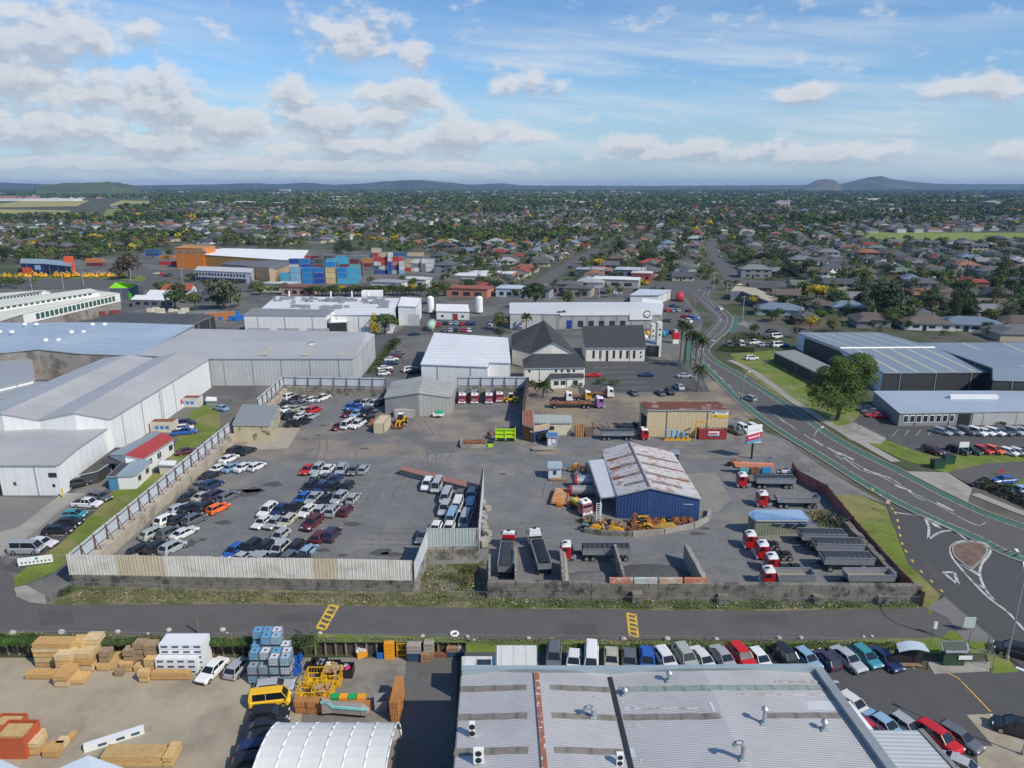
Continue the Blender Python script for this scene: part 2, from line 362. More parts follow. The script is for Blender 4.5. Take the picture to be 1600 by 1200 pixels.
sheet('lane_verge', [(-100, 986), (0, 988), (400, 995), (735, 998), (735, 1004), (-100, 1003)], m_grassd, .06)
sheet('grass_strip', [(490, 990), (720, 996), (735, 1004), (480, 1002)], m_grass, .07)
sheet('grass_strip', [(728, 999), (1200, 1002), (1470, 996), (1485, 985), (1530, 995), (1580, 1035), (1592, 1050), (1550, 1052), (1540, 1020), (1460, 1022), (1400, 1020), (728, 1019)], m_grass, .06)
sheet('car_park_asphalt', [(726, 1019), (1404, 1020), (1445, 1052), (1560, 1047), (1600, 1040), (1900, 1250), (1900, 1700), (726, 1700)], m_asph2, .056)
sheet('concrete_pad', [(1448, 1034), (1548, 1034), (1546, 1049), (1460, 1053)], m_conc, .066)
sheet('concrete_pad', [(1510, 1117), (1552, 1115), (1570, 1122), (1800, 1150), (1800, 1600), (1560, 1600), (1525, 1165), (1552, 1166)], m_tan, .066)
sheet('lawn', [(1140, 553), (1210, 547), (1240, 560), (1300, 600), (1370, 660), (1400, 665), (1480, 690), (1700, 695), (1700, 775), (1600, 770), (1500, 745), (1410, 718), (1300, 665), (1215, 618), (1168, 585)], m_grass, .05)
sheet('warehouse_car_park', [(1328, 664), (1352, 640), (1380, 655), (1480, 670), (1520, 665), (1700, 662), (1700, 712), (1500, 711), (1440, 708), (1380, 685)], m_asph2, .066)
sheet('warehouse_driveway', [(1300, 668), (1335, 660), (1385, 685), (1375, 694), (1330, 688)], m_conc, .07)
sheet('concrete_driveway', [(1408, 736), (1480, 738), (1520, 760), (1512, 785), (1480, 775)], m_conc, .07)
sheet('asphalt_driveway', [(1480, 738), (1540, 724), (1700, 715), (1700, 760), (1600, 748), (1540, 750), (1518, 762)], m_asph, .07)
sheet('verge_grass', [(1290, 772), (1345, 774), (1385, 792), (1400, 832), (1418, 878), (1470, 930), (1452, 962), (1443, 935), (1366, 850)], m_grass, .07)
sheet('industrial_footpath', [(1205, 680), (1250, 705), (1300, 740), (1385, 788), (1345, 774), (1290, 772), (1262, 745), (1200, 712), (1160, 700), (1130, 665), (1150, 650)], mat('worn_concrete', (.20, .19, .175), .9, var=.25, scale=.3, col2=(.15, .145, .135), c2=(.45, .6), s2=.12), .06)
# main road: from the bottom right corner up to the bend and the crossroads
Lk = cr([(1800, 935), (1600, 880), (1512, 840), (1440, 808), (1362, 768), (1275, 713), (1203, 668), (1150, 627), (1112, 588), (1086, 562), (1082, 548), (1098, 523), (1114, 505), (1117, 497), (1108, 487), (1096, 476), (1084, 464), (1065, 457)])
Rk = cr([(1860, 905), (1600, 820), (1520, 790), (1410, 735), (1320, 690), (1235, 633), (1170, 592), (1128, 568), (1112, 556), (1109, 546), (1120, 533), (1138, 517), (1145, 500), (1138, 489), (1121, 476), (1106, 463), (1110, 456)])
sheet('main_road', [*Lk, *reversed(Rk)], m_asph, .08)
sheet('side_road', [(1385, 786), (1400, 832), (1418, 880), (1470, 930), (1500, 965), (1540, 1000), (1600, 1045), (1900, 1250), (1900, 990), (1700, 915), (1600, 882), (1512, 842), (1440, 810)], mat('side_road_asphalt', (.076, .075, .075), .88, var=.08, scale=.3, bump=.3, bs=4), .077)
sheet('concrete_crossing', [(1448, 950), (1476, 932), (1560, 1005), (1505, 1000), (1480, 965)], mat('grey_concrete', (.17, .165, .155), .9, var=.12, scale=.4), .082)
sheet('cross_street', [(1040, 447), (1110, 446), (1140, 441), (1250, 449), (1400, 457), (1800, 470), (1800, 461), (1400, 447), (1250, 441), (1150, 436), (1060, 438)], m_asph, .06)
sheet('branch_street', [(1147, 500), (1165, 503), (1215, 512), (1300, 520), (1300, 526), (1200, 522), (1160, 517), (1140, 522)], m_asph, .075)
fr = M(); strip(fr, [G(x, y) for x, y in cr([(700, 468), (780, 462), (830, 452), (870, 425), (905, 405), (955, 382), (985, 370), (1010, 362)])], 11, .07); tag(fr.build('long_road', m_asph), kind='structure')
fr = M(); strip(fr, [G(x, y) for x, y in cr([(1150, 446), (1138, 425), (1118, 402), (1110, 390), (1112, 378)])], 11, .07); tag(fr.build('side_street', m_asph), kind='structure')
fr = M(); strip(fr, [G(x, y) for x, y in [(1400, 448), (1330, 436), (1250, 428), (1190, 425)]], 7, .07); tag(fr.build('back_street', m_asph), kind='structure')
fr = M(); strip(fr, [G(x, y) for x, y in cr([(205, 470), (215, 450), (240, 436), (232, 428), (220, 420), (200, 410)])], 9, .075); tag(fr.build('depot_street', m_asph), kind='structure')
# kerbs and footpaths of the main road
kb = M()
for pts in (Rk[6:], Lk[6:60]):
 P = [G(x, y) for x, y in pts];
 for i in range(len(P) - 1):
  a, b = P[i], P[i + 1]; d = (b - a); n = d.length
  if n > .01: kb.box((a.x + b.x) / 2, (a.y + b.y) / 2, .05, n, .3, .13, math.atan2(d.y, d.x))
tag(kb.build('kerb', m_conc), kind='structure')
fp = M(); strip(fp, [G(x, y) for x, y in cr([(1400, 722), (1300, 665), (1240, 627), (1180, 583), (1140, 563)])], 2.2, .10, off=0); strip(fp, [G(x, y) for x, y in cr([(1522, 772), (1600, 803), (1700, 840)])], 2.0, .10)
tag(fp.build('footpath', m_conc), kind='structure')
# markings
def mid(t, a=Lk, b=Rk): return [G(a[i][0] * (1 - t) + b[i][0] * t, a[i][1] * (1 - t) + b[i][1] * t) for i in range(min(len(a), len(b)))]
ln = M(); n_ = min(len(Lk), len(Rk))
Lw, Rw = gp(Lk), gp(Rk)
gl = M(); strip(gl, Lw[:58], 1.4, .088, off=-1.15); strip(gl, Rw[:44], 1.4, .088, off=1.2)
strip(gl, [G(x, y) for x, y in [(1150, 494), (1148, 505), (1140, 520)]], 3.0, .092); strip(gl, [G(x, y) for x, y in [(1079, 535), (1076, 552), (1074, 575)]], 3.0, .092)
tag(gl.build('cycle_lane', m_green), kind='structure')
strip(ln, Lw[:100], .15, .094, off=-2.1); strip(ln, Rw[:96], .15, .094, off=2.15)
md = mid(.40); strip(ln, md[26:90], .2, .094, dash=(3, 5)); md2 = mid(.56)
strip(ln, [G(x, y) for x, y in cr([(1205, 645), (1270, 688), (1305, 706), (1345, 735), (1395, 750), (1430, 776), (1445, 783)])], .2, .094)
strip(ln, [G(x, y) for x, y in cr([(1270, 686), (1330, 722), (1400, 757), (1425, 770), (1462, 788), (1522, 820), (1540, 817)])], .2, .094)
for a, b in (((1308, 707), (1334, 719)), ((1350, 734), (1392, 748)), ((1398, 759), (1424, 768)), ((1464, 786), (1484, 796))): strip(ln, [G(*a), G(*b)], .55, .096)
def outl(pts, wd=.28, sm=True): strip(ln, [G(x, y) for x, y in (cr(pts) if sm else pts)], wd, .094)
outl([(1397, 801), (1444, 808)], .3, False); outl([(1444, 808), (1451, 825), (1450, 843)], .4); outl([(1450, 843), (1470, 832), (1490, 829)], .4); outl([(1444, 808), (1490, 829), (1512, 845)], .35, False)
ln.quad(*[(*G(*p).xy, .097) for p in ((1448, 813), (1462, 815), (1471, 827), (1462, 824))])
isl = [(1512, 845), (1495, 848), (1485, 856), (1487, 870), (1498, 885), (1520, 910), (1545, 935), (1575, 958), (1600, 985), (1625, 1010)]
outl(isl, .34); outl([(1512, 845), (1535, 848), (1547, 857), (1545, 868), (1534, 882), (1531, 900), (1540, 922), (1553, 938)], .34)
for q in (((1496, 880), (1502, 884), (1532, 903), (1532, 897)), ((1520, 910), (1526, 912), (1540, 924), (1536, 917))): ln.quad(*[(*G(*p).xy, .097) for p in q])
outl([(1473, 895), (1491, 895), (1497, 914), (1473, 895)], .45, False)
outl([(1463, 786), (1490, 799)], .35, False);
for k in range(6): outl([(1153 + k * 4.2, 507 + k * 1.4), (1163 + k * 4.2, 503 + k * 1.3)], .5, False)
outl([(1158, 500), (1172, 506), (1192, 510)], .3)
tag(ln.build('white_lane_marking', m_line), kind='structure')
yl = M()
for p in ((1362, 763), (1375, 773), (1385, 784), (1392, 793), (1398, 800), (1402, 812), (1404, 823), (1406, 835), (1409, 848), (1414, 860), (1424, 875), (1438, 892), (1454, 907), (1470, 922)):
 i = G(*p); j = G(p[0] + (3 if p[1] < 800 or p[1] > 850 else 1), p[1] + 4); strip(yl, [i, j], .3, .1)
for (x0, y0, x1, y1, wx) in ((510, 946, 524, 947, -20), (975, 959, 988, 960, 8)):      # yellow speed-hump ladders across the lane
 a, b = G(x0 + 5, y0), G(x1 + 5, y1); c, d = G(x0 + wx + 4, y0 + 37), G(x1 + wx + 4, y1 + 38)
 if wx > 0: c, d = G(x0 + 9, y0 + 36), G(x1 + 9, y1 + 36)
 strip(yl, [a, c], .28, .075); strip(yl, [b, d], .28, .075)
 for k in range(6): t = k / 5; strip(yl, [a.lerp(c, t * .94), b.lerp(d, min(1, t * .94 + .06))], .42, .079)
strip(yl, [G(1480, 1052), G(1497, 1060), G(1548, 1113)], .15, .07)
tag(yl.build('yellow_road_marking', m_yel), kind='structure')
bl = M()
for (x0, y0, x1, y1) in [(14, 872, 45, 872), (40, 862, 62, 862), (62, 836, 100, 837), (98, 802, 150, 797), (110, 795, 148, 794)]: strip(bl, [G(x0, y0), G(x1, y1)], .12, .062)
for k in range(22): x = 800 + k * 28.6; strip(bl, [G(x, 1022), G(x + (x - 800) * .045 + 2, 1046)], .12, .062)
for k in range(12): x = 1395 + k * 18; strip(bl, [G(x, 681), G(x + 8, 672)], .12, .072)
for k in range(6): strip(bl, [G(928 + k * 3, 575 + k * 8), G(985 + k * 8, 573 + k * 8)], .15, .055)
strip(bl, [G(1575, 1155), G(1606, 1165)], .15, .07)
tag(bl.build('parking_bay_line', m_line), kind='structure')
th_ = thing('traffic_island', 'red brick teardrop traffic island in the mouth of the side road', 'traffic island', G(1518, 862))
iw = [G(x, y) for x, y in cr([(1508, 848), (1493, 851), (1487, 858), (1492, 872), (1515, 890), (1527, 884), (1543, 866), (1541, 854), (1530, 849), (1508, 848)])]
k = M(); k.prism([(p.x, p.y) for p in iw[:-1]], .0, .22); k.build('kerbing', m_conc, th_)
c_ = sum(iw[:-1], Vector()) / (len(iw) - 1); k = M(); k.prism([tuple((c_ + (p - c_) * .88).xy) for p in iw[:-1]], .2, .27); k.build('brick_infill', mat('island_brick', (.19, .115, .085), .9, var=.3, scale=1.5, col2=(.12, .10, .08), c2=(.45, .6), s2=.6), th_)
# playing field, far paddocks
m_field = mat('playing_field_grass', (.17, .23, .04), .95, var=.12, scale=.02)
sheet('playing_field', [(1350, 371), (1360, 363), (1700, 364), (1700, 375), (1560, 376), (1500, 378), (1400, 376)], m_field, .06)
m_pad = mat('paddock_grass', (.36, .31, .11), .95, var=.25, scale=.01, col2=(.20, .24, .07), c2=(.5, .65), s2=.006)
sheet('paddock', [(-60, 321), (0, 318), (60, 311), (140, 313), (120, 322), (0, 324)], m_pad, .06); sheet('paddock', [(165, 322), (190, 313), (232, 314), (235, 318), (200, 323)], m_pad, .06)
sheet('paddock', [(-60, 330), (0, 327), (110, 329), (105, 335), (-60, 337)], m_pad, .06); sheet('paddock', [(160, 345), (165, 328), (190, 324), (178, 340), (172, 346)], m_field, .06)
# hills on the horizon
m_hill = mat('hill_ground', (.05, .075, .035), 1, var=.3, scale=.004, col2=(.10, .11, .06), c2=(.5, .6), s2=.002)
def ridge(name, prof, D, depth, m=m_hill, n=160):
 k = M(); xs = np.linspace(prof[0][0], prof[-1][0], n); hp = np.interp(xs, [p[0] for p in prof], [p[1] for p in prof]); rng = np.random.RandomState(int(D))
 rows = []
 for j, q in enumerate((0, .35, .7, 1.0, 1.3, 2.0)):
  hk = (0, .45, .85, 1, .8, 0)[j]; row = []
  for i, x in enumerate(xs):
   az = math.atan((x - 800) / F / CP); d = D + depth * (q - 1); h = max(0, (291 - hp[i]) / F / CP * D + CH * (1 if hp[i] < 291 else 0))
   row.append((d * math.tan(az), d, h * hk + (rng.rand() * 5 * hk) - 1))
  rows.append(row)
 for a, b in zip(rows[:-1], rows[1:]):
  for i in range(n - 1): k.quad(a[i], a[i + 1], b[i + 1], b[i])
 tag(k.build(name, m, smooth=True), kind='structure')
ridge('hills', [(-200, 287), (0, 286), (70, 286), (140, 289), (250, 290), (330, 289), (380, 288), (425, 286.5), (460, 288.5), (500, 286), (540, 289), (580, 287.5), (620, 284), (660, 282), (700, 285), (740, 289), (785, 287), (815, 290), (900, 290.5), (1000, 290.5), (1100, 290), (1250, 289), (1400, 287.5), (1500, 288), (1700, 288), (1900, 288)], 11500, 2500, n=300)
ridge('hill', [(100, 291.5), (125, 290), (145, 287.5), (165, 286), (180, 286.5), (200, 285.8), (215, 284.8), (228, 286), (245, 289), (265, 291.5)], 5200, 900, mat('green_hill', (.09, .12, .045), 1, var=.3, scale=.01, col2=(.05, .07, .03), c2=(.5, .6), s2=.004), 60)
ridge('mountain', [(1222, 292), (1232, 287), (1242, 282.5), (1256, 281), (1268, 283), (1275, 288), (1280, 292)], 8000, 700, mat('quarried_hill', (.12, .12, .09), 1, var=.3, scale=.01), 60)
ridge('mountain', [(1260, 291), (1285, 286), (1305, 281), (1320, 278), (1334, 277), (1350, 281), (1380, 285), (1420, 288), (1480, 290), (1500, 292)], 10500, 1200, m_hill, 80)
# oil stains, wheel tracks and patches on the yard
st = M(); rr = random.Random(17)
def blot(k, x, y, rx, ry, z):
 g_ = G(x, y); n = 14; k.quad(*[(g_.x + rx * math.cos(a) * rr.uniform(.55, 1.2), g_.y + ry * math.sin(a) * rr.uniform(.55, 1.2), z) for a in [2 * math.pi * i / n for i in range(n)]])
for x, y, rx, ry in ((378, 770, 4, 2.2), (395, 766, 2.5, 1.2), (425, 757, 2.2, 1.2), (350, 817, 1.6, 1), (317, 843, .8, .6), (550, 819, 1.6, .9), (596, 863, 1.8, 1.3), (612, 866, 2, .8), (505, 860, 1.2, .6), (536, 868, .9, .5), (295, 850, 1.4, 1.6), (568, 701, 1.2, .6), (476, 686, .8, .5), (497, 680, .9, .6), (506, 665, 1.4, .6), (1088, 834, 1.6, .6), (1100, 826, 1.2, .5), (1060, 830, .9, .4), (1390, 762, 1, .5), (1003, 1102, 0.01, .01), (785, 741, .8, .5)): blot(st, x, y, rx, ry, .047)
tag(st.build('oil_stain', mat('oil_stain', (.085, .08, .076), .7, var=.35, scale=2)), kind='structure')
tk = M()
for i in range(34):
 x, y = rr.uniform(430, 740), rr.uniform(680, 860);
 if i > 22: x, y = rr.uniform(770, 1150), rr.uniform(735, 890)
 if i > 22 and 900 < x < 1110 and y < 845: continue
 a = rr.uniform(-.4, .4) + (1.57 if i % 3 == 0 else 0); L = rr.uniform(8, 22); g_ = G(x, y); c = rr.uniform(-.04, .04); pts = [(g_.x + math.cos(a + c * q) * L * q / 8, g_.y + math.sin(a + c * q) * L * q / 8) for q in range(9)]
 for o_ in (0, 1.7): strip(tk, pts, .28, .043 + .0002 * i, off=o_)
tag(tk.build('tyre_track', mat('tyre_track', (.18, .18, .175), .9, var=.3, scale=1.5, col2=(.14, .134, .126), c2=(.4, .55), s2=.5)), kind='structure')
pt_ = M()
for i, q in enumerate((((430, 960), (520, 958), (522, 972), (432, 973)), ((880, 975), (930, 974), (935, 996), (878, 996)), ((1150, 960), (1230, 961), (1232, 975), (1150, 974)), ((60, 955), (110, 952), (118, 975), (62, 978)), ((1440, 880), (1452, 878), (1475, 905), (1462, 908)))): pt_.quad(*[(*G(*p).xy, .055 if i < 4 else .083) for p in reversed(q)])
tag(pt_.build('asphalt_patch', mat('asphalt_patch', (.088, .083, .081), .85, var=.15)), kind='structure')
# ---------------------------------------------------------------- buildings
m_fas = mat('fascia_metal', (.34, .36, .37), .6, var=.15)
def bld(name, label, cat, pts, ring, roofs, wm, rm, base=0.0, over=.25, group=None, th=.14):
 """pts: (px, py, z) of eave and apex points; ring: indices round the walls; roofs: lists of indices, one roof sheet each"""
 P = [G(*p) for p in pts]; c = sum(P, Vector()) / len(P); c.z = base
 t = thing(name, label, cat, c, group)
 k = M(); k.prism([(P[i].x, P[i].y) for i in ring], base, zs=[P[i].z - .05 for i in ring]); k.f.pop(-2); k.mi.pop()
 k.build('wall', wm, t)
 k = M(); dp = []
 for u, i in enumerate(ring):
  a, b = P[i], P[ring[(u + 1) % len(ring)]]; d = b - a; L = math.hypot(d.x, d.y); n = Vector((d.y, -d.x, 0)).normalized()
  if n.dot((a + b) / 2 - c) < 0: n = -n
  z = Vector((0, 0, .22)); f = n * (.1 + over * .6); k.hexa([a - z, b - z, b - z + f, a - z + f], [a - z * .1, b - z * .1, b - z * .1 + f, a - z * .1 + f])
  if abs(d.z) < .3 and L > 9: dp += [(a.lerp(b, (q + .5) / int(L / 8)) + n * .1, a.z) for q in range(int(L / 8))]
 k.build('fascia', m_fas, t)
 for q, zz in dp[:14]:
  if q.y < t.location.y + 4: k = M(); k.box(q.x, q.y, base, .14, .14, zz - base - .2); k.build('downpipe', m_fas, t)
 rs = roofs if isinstance(rm, (list, tuple)) else None
 for n, q in enumerate(roofs):
  k = M(); k.slab([Vector((c.x + (P[i].x - c.x) * (1 + over / max(6, (P[i] - c).length)), c.y + (P[i].y - c.y) * (1 + over / max(6, (P[i] - c).length)), P[i].z)) for i in q], th, .06 + .003 * n)
  k.build('roof', rm[n % len(rm)] if rs else rm, t)
 return t, P, c
def on_wall(t, a, b, u0, u1, z0, z1, m, name='window', d=.06, label=None):
 "flat box on the wall between ground points a and b, from u0 to u1 metres along it"
 a, b = Vector((a[0], a[1], 0)), Vector((b[0], b[1], 0)); e = (b - a).normalized(); n = Vector((e.y, -e.x, 0))
 if n.dot(Vector((0, 0, 0)) - a) < 0 and abs(n.y) > .3: n = -n
 k = M(); lo = [a + e * u0 - n * .03, a + e * u1 - n * .03, a + e * u1 + n * d, a + e * u0 + n * d]
 k.hexa([(p.x, p.y, z0) for p in lo], [(p.x, p.y, z1) for p in lo]); o = k.build(name, m, t)
 if label: o['label'] = label
 return o
# --- the big ribbed roof at the bottom
bz = 6.4
t, P, c = bld('factory', 'long low factory with ribbed grey iron roof and rust lined ridge', 'factory building',
 [(722, 1049, bz), (838, 1052, bz + .9), (952, 1052, bz), (1100, 1049, bz + .9), (1276, 1046, bz), (1430, 1260, bz), (1190, 1260, bz + .9), (1000, 1260, bz), (856, 1260, bz + .9), (706, 1260, bz)],
 [0, 1, 2, 3, 4, 5, 6, 7, 8, 9], [[0, 1, 8, 9], [1, 2, 7, 8], [2, 3, 6, 7], [3, 4, 5, 6]], w_grey, r_rib, over=0, base=LOW)
def on_roof(t, p, q, m, name, wd=.9, up=.12, zz=bz, th=.06):
 "strip lying on the roof between two pixel points given with heights"
 a, b = G(*p), G(*q); d = (b - a).normalized(); n = Vector((-d.y, d.x, 0)).normalized() * wd / 2; k = M()
 k.hexa([a - n + Vector((0, 0, up - th)), b - n + Vector((0, 0, up - th)), b + n + Vector((0, 0, up - th)), a + n + Vector((0, 0, up - th))], [a - n + Vector((0, 0, up)), b - n + Vector((0, 0, up)), b + n + Vector((0, 0, up)), a + n + Vector((0, 0, up))])
 return k.build(name, m, t)
m_sky = mat('dirty_skylight', (.21, .19, .165), .7, var=.35, scale=1.2, stripe=('x', 2.2, .3))
m_skyg = mat('green_skylight', (.24, .29, .26), .7, var=.3, scale=1.2, stripe=('x', 1.8, .3))
m_rridge = mat('rusty_ridge_capping', (.30, .13, .08), .9, var=.4, scale=2, col2=(.6, .58, .55), c2=(.55, .6), s2=2.5)
m_gut = mat('black_gutter', (.03, .03, .035), .6, var=.1)
def rz(x, y):  # roof height of the factory near a pixel
 g0 = G(x, y, bz + .45).x; a = [P[0].x, P[1].x, P[2].x, P[3].x, P[4].x]; return bz + float(np.interp(g0, a, [0, .9, 0, .9, 0]))
for y in (1075, 1119, 1173):
 s = (y - 1050) * .1
 for x0, x1, dy in ((722 - s, 822 + s * .3, -3), (858 + s * .6, 955 + s * 1.6, 3)):
  on_roof(t, (x0, y + (3 if dy < 0 else 0), rz(x0 + 3, y)), (x1, y + (0 if dy < 0 else 4), rz(x1, y)), m_sky, 'skylight', .75)
for y, m in ((1078, m_skyg), (1122, m_sky)):
 s = (y - 1050); xa, xb, xc = 962 + s * .18, 1100 + s * .25, 1272 + s * .55
 on_roof(t, (xa, y, rz(xa, y)), (xb, y - 2, rz(xb, y)), m, 'skylight', .75); on_roof(t, (xb, y - 2, rz(xb, y)), (xc, y - 3, rz(xc, y)), m, 'skylight', .75)
on_roof(t, (838, 1052, bz + .9), (856, 1260, bz + .9), m_rridge, 'ridge_capping', .5, .22); on_roof(t, (953, 1060, bz), (1000, 1260, bz), m_gut, 'gutter', .45, .2)
m_flash = mat('pale_flashing', (.34, .42, .44), .5, metal=.2, var=.15, scale=.6)
on_roof(t, (722, 1047, bz + .5), (952, 1047, bz + .4), m_flash, 'parapet', .6, .35, th=.9); on_roof(t, (952, 1047, bz + .4), (1278, 1044, bz + .5), m_flash, 'parapet', .6, .35, th=.9)
on_roof(t, (1277, 1046, bz + .3), (1432, 1260, bz + .3), mat('grey_parapet', (.24, .27, .29), .6, var=.15), 'parapet', .9, .4, th=.9)
on_roof(t, (985, 1177, rz(985, 1177)), (1340, 1174, rz(1340, 1174)), mat('replaced_sheet', (.44, .52, .60), .5, var=.1), 'roof_patch', 1.1, .09)
on_roof(t, (1110, 1105, rz(1110, 1105)), (1310, 1103, rz(1310, 1103)), mat('newer_sheet', (.52, .54, .56), .5, var=.1), 'roof_patch', 1.2, .09)
for k_, (x0, x1, y) in enumerate(((970, 1200, 1098), (975, 1110, 1108), (990, 1190, 1134), (1150, 1290, 1086), (1000, 1330, 1190), (1200, 1310, 1066))):
 on_roof(t, (x0, y, rz(x0, y)), (x1, y, rz(x1, y)), mat('rust_streak', (.36, .30, .27), .9, var=.3, scale=2.5, col2=(.45, .46, .48), c2=(.45, .55), s2=1.5), 'roof_patch', .3, .085 + .001 * k_)
def vent(x, y, h, label, kind=0, z=None, group='metal ventilators on the factory roof'):
 z = rz(x, y) if z is None else z; g_ = G(x, y, z); t = thing('roof_ventilator', label, 'roof ventilator', g_, group)
 k = M(); k.box(g_.x, g_.y, z, .6, .6, .25); k.build('flashing', m_flash, t)
 if kind == 0: k = M(); k.cyl(g_, g_ + Vector((0, 0, h)), .17); k.build('flue', m_steel, t); k = M(); k.cyl(g_ + Vector((0, 0, h)), g_ + Vector((0, 0, h + .18)), .34, .34, 12); k.cyl(g_ + Vector((0, 0, h + .18)), g_ + Vector((0, 0, h + .42)), .34, .05, 12); k.build('cowl', m_steel, t)
 else: k = M(); k.tube([g_, g_ + Vector((0, 0, h)), g_ + Vector((-.25, 0, h + .35)), g_ + Vector((-.7, 0, h + .3)), g_ + Vector((-.85, 0, h))], .22, 10); k.build('gooseneck', m_steel, t)
for a in ((1045, 1065, .9, 'slim flue with cone cowl near the back edge of the ribbed factory roof'), (976, 1086, .5, 'short squat flue just beside the black gutter on the ribbed factory roof'), (1193, 1132, 1.6, 'tall flue with cowl on a box base above the brown skylight strip'), (1287, 1142, .9, 'slim flue near the sloping parapet side of the ribbed factory roof')): vent(*a)
vent(927, 1122, .9, 'round bent duct standing on a brown skylight strip of the ribbed roof', 1); vent(1160, 1188, 1.5, 'large bent gooseneck duct low down on the ribbed factory roof', 1)
def acunit(x, y, lab, w_=1.0, h=.9, z=None):
 z = rz(x, y) if z is None else z; g_ = G(x, y, z); t = thing('air_conditioner', lab, 'air conditioner', g_)
 k = M(); k.box(g_.x, g_.y, z + .1, w_, .4, h); k.build('casing', m_white, t)
 for s in (.25, .75):
  k = M(); k.cyl((g_.x, g_.y - .2, z + .1 + h * s), (g_.x, g_.y - .23, z + .1 + h * s), h * .2, n=14); k.build('fan', m_black, t)
 k = M(); k.box(g_.x, g_.y, z, w_ * .9, .6, .1); k.build('stand', m_steel, t)
acunit(748, 1192, 'white twin fan air conditioner standing on the ribbed roof near its lower edge', .9, 1.4); acunit(738, 1150, 'narrow white air conditioner standing on the ribbed roof beside the tent', .5, 1.4); acunit(968, 1196, 'white air conditioner standing beside the black gutter of the ribbed roof', .6, 1.2)
t, P2, c = bld('lean_to', 'low ribbed roof annexe beside the factory with parked cars behind it', 'annexe', [(1340, 1142, 4.2), (1438, 1142, 4.0), (1545, 1260, 4.0), (1420, 1260, 4.2)], [0, 1, 2, 3], [[0, 1, 2, 3]], w_grey, roofm('annexe_roof', (.55, .58, .58), 'y', .5, .25), over=0)
on_roof(t, (1438, 1141, 4.0), (1545, 1260, 4.0), mat('weathered_cap', (.2, .2, .19), .7, var=.3), 'parapet', .5, .2, th=.5)
t, P2, c = bld('canopy', 'plain white flat canopy against the sloping side wall of the factory', 'canopy', [(1304, 1096, 4.0), (1328, 1096, 4.0), (1364, 1140, 4.0), (1338, 1141, 4.0)], [0, 1, 2, 3], [[0, 1, 2, 3]], w_white, m_white, over=0)
# white site containers at the back of the factory
for x0, x1, y0, y1, z, lab in ((722, 775, 1046, 1026, 2.6, 'open topped white container behind the factory beside the pallets'), (776, 838, 1046, 1009, 3.2, 'tall white container with plain flat roof behind the factory')):
 t, P2, c = bld('site_container', lab, 'container', [(x0, y0, z), (x1, y0, z), (x1, y1, z), (x0, y1, z)], [0, 1, 2, 3], [[0, 1, 2, 3]], w_white, mat('container_top', (.62, .63, .60), .7, var=.12, scale=.6, stripe=('x', 1.4, .2)), over=0)
 k = M(); k.box(c.x, P2[0].y - .03, .1, abs(P2[1].x - P2[0].x) * .9, .05, z - .5); k.build('door', m_white, t)
 if z < 3: k = M(); k.box(c.x + .6, c.y, z + .07, 1.6, .9, .08); k.build('skylight', m_glass, t)
# arched white tent
def tent():
 a, b = G(455, 1118, LOW + 4.4), G(600, 1118, LOW + 4.4); yb = a.y; yf = 52.0; x0 = G(436, 1118, LOW + 4).x; x1 = G(622, 1121, LOW + 4).x
 t = thing('storage_tent', 'big white arched tunnel tent with ribs beside the yellow cages', 'tent', ((x0 + x1) / 2, yb - 5, LOW))
 def prof(x, n=14): return [(x, yb + 1.5 - (1 - math.cos(math.pi * i / n)) * 6.2, LOW + 4.9 * math.sin(math.pi * i / n) ** .75) for i in range(n + 1)]
 m = mat('tent_canvas', (.66, .66, .63), .7, var=.06, scale=.3); k = M(); N = 6
 xs = []
 for i in range(N + 1): xs.append(x0 + (x1 - x0) * i / N)
 for i in range(N):
  A, B_ = prof(xs[i] + .03), prof(xs[i + 1] - .03); mdx = (xs[i] + xs[i + 1]) / 2
  C_ = [(mdx, p[1], max(LOW, p[2] - .03)) for p in prof(mdx)]
  for q in range(14): k.quad(A[q], C_[q], C_[q + 1], A[q + 1]); k.quad(C_[q], B_[q], B_[q + 1], C_[q + 1])
 k.build('canvas', m, t, smooth=True)
 for i in range(N + 1):
  k = M(); k.tube(prof(xs[i]), .09, 6); k.build('rib', m_white, t, smooth=True)
 k = M(); k.prism([(x0 + .1, p[1]) for p in prof(x0)], 0, 0) if False else None
 A = prof(x0 + .2); k = M(); k.quad(*[p for p in A]); k.build('end_wall', m, t)
 return x0, x1, yb
tent()
t, P2, c = bld('canopy', 'pale blue peaked canopy roof at the very bottom beside the timber packs', 'canopy', [(60, 1215, 3.2), (138, 1181, 3.9), (260, 1225, 3.2), (150, 1300, 3.2)], [0, 1, 2, 3], [[0, 1, 3], [1, 2, 3]], w_white, mat('pale_canopy', (.55, .62, .68), .6, var=.06), over=0)
t, P2, c = bld('canopy', 'pale blue canopy roof corner in the bottom corner beside the orange bin', 'canopy', [(-60, 1187, 3.2), (0, 1187, 3.2), (55, 1212, 3.2), (-60, 1230, 3.2)], [0, 1, 2, 3], [[0, 1, 2, 3]], w_white, MATS['pale_canopy'], over=0)
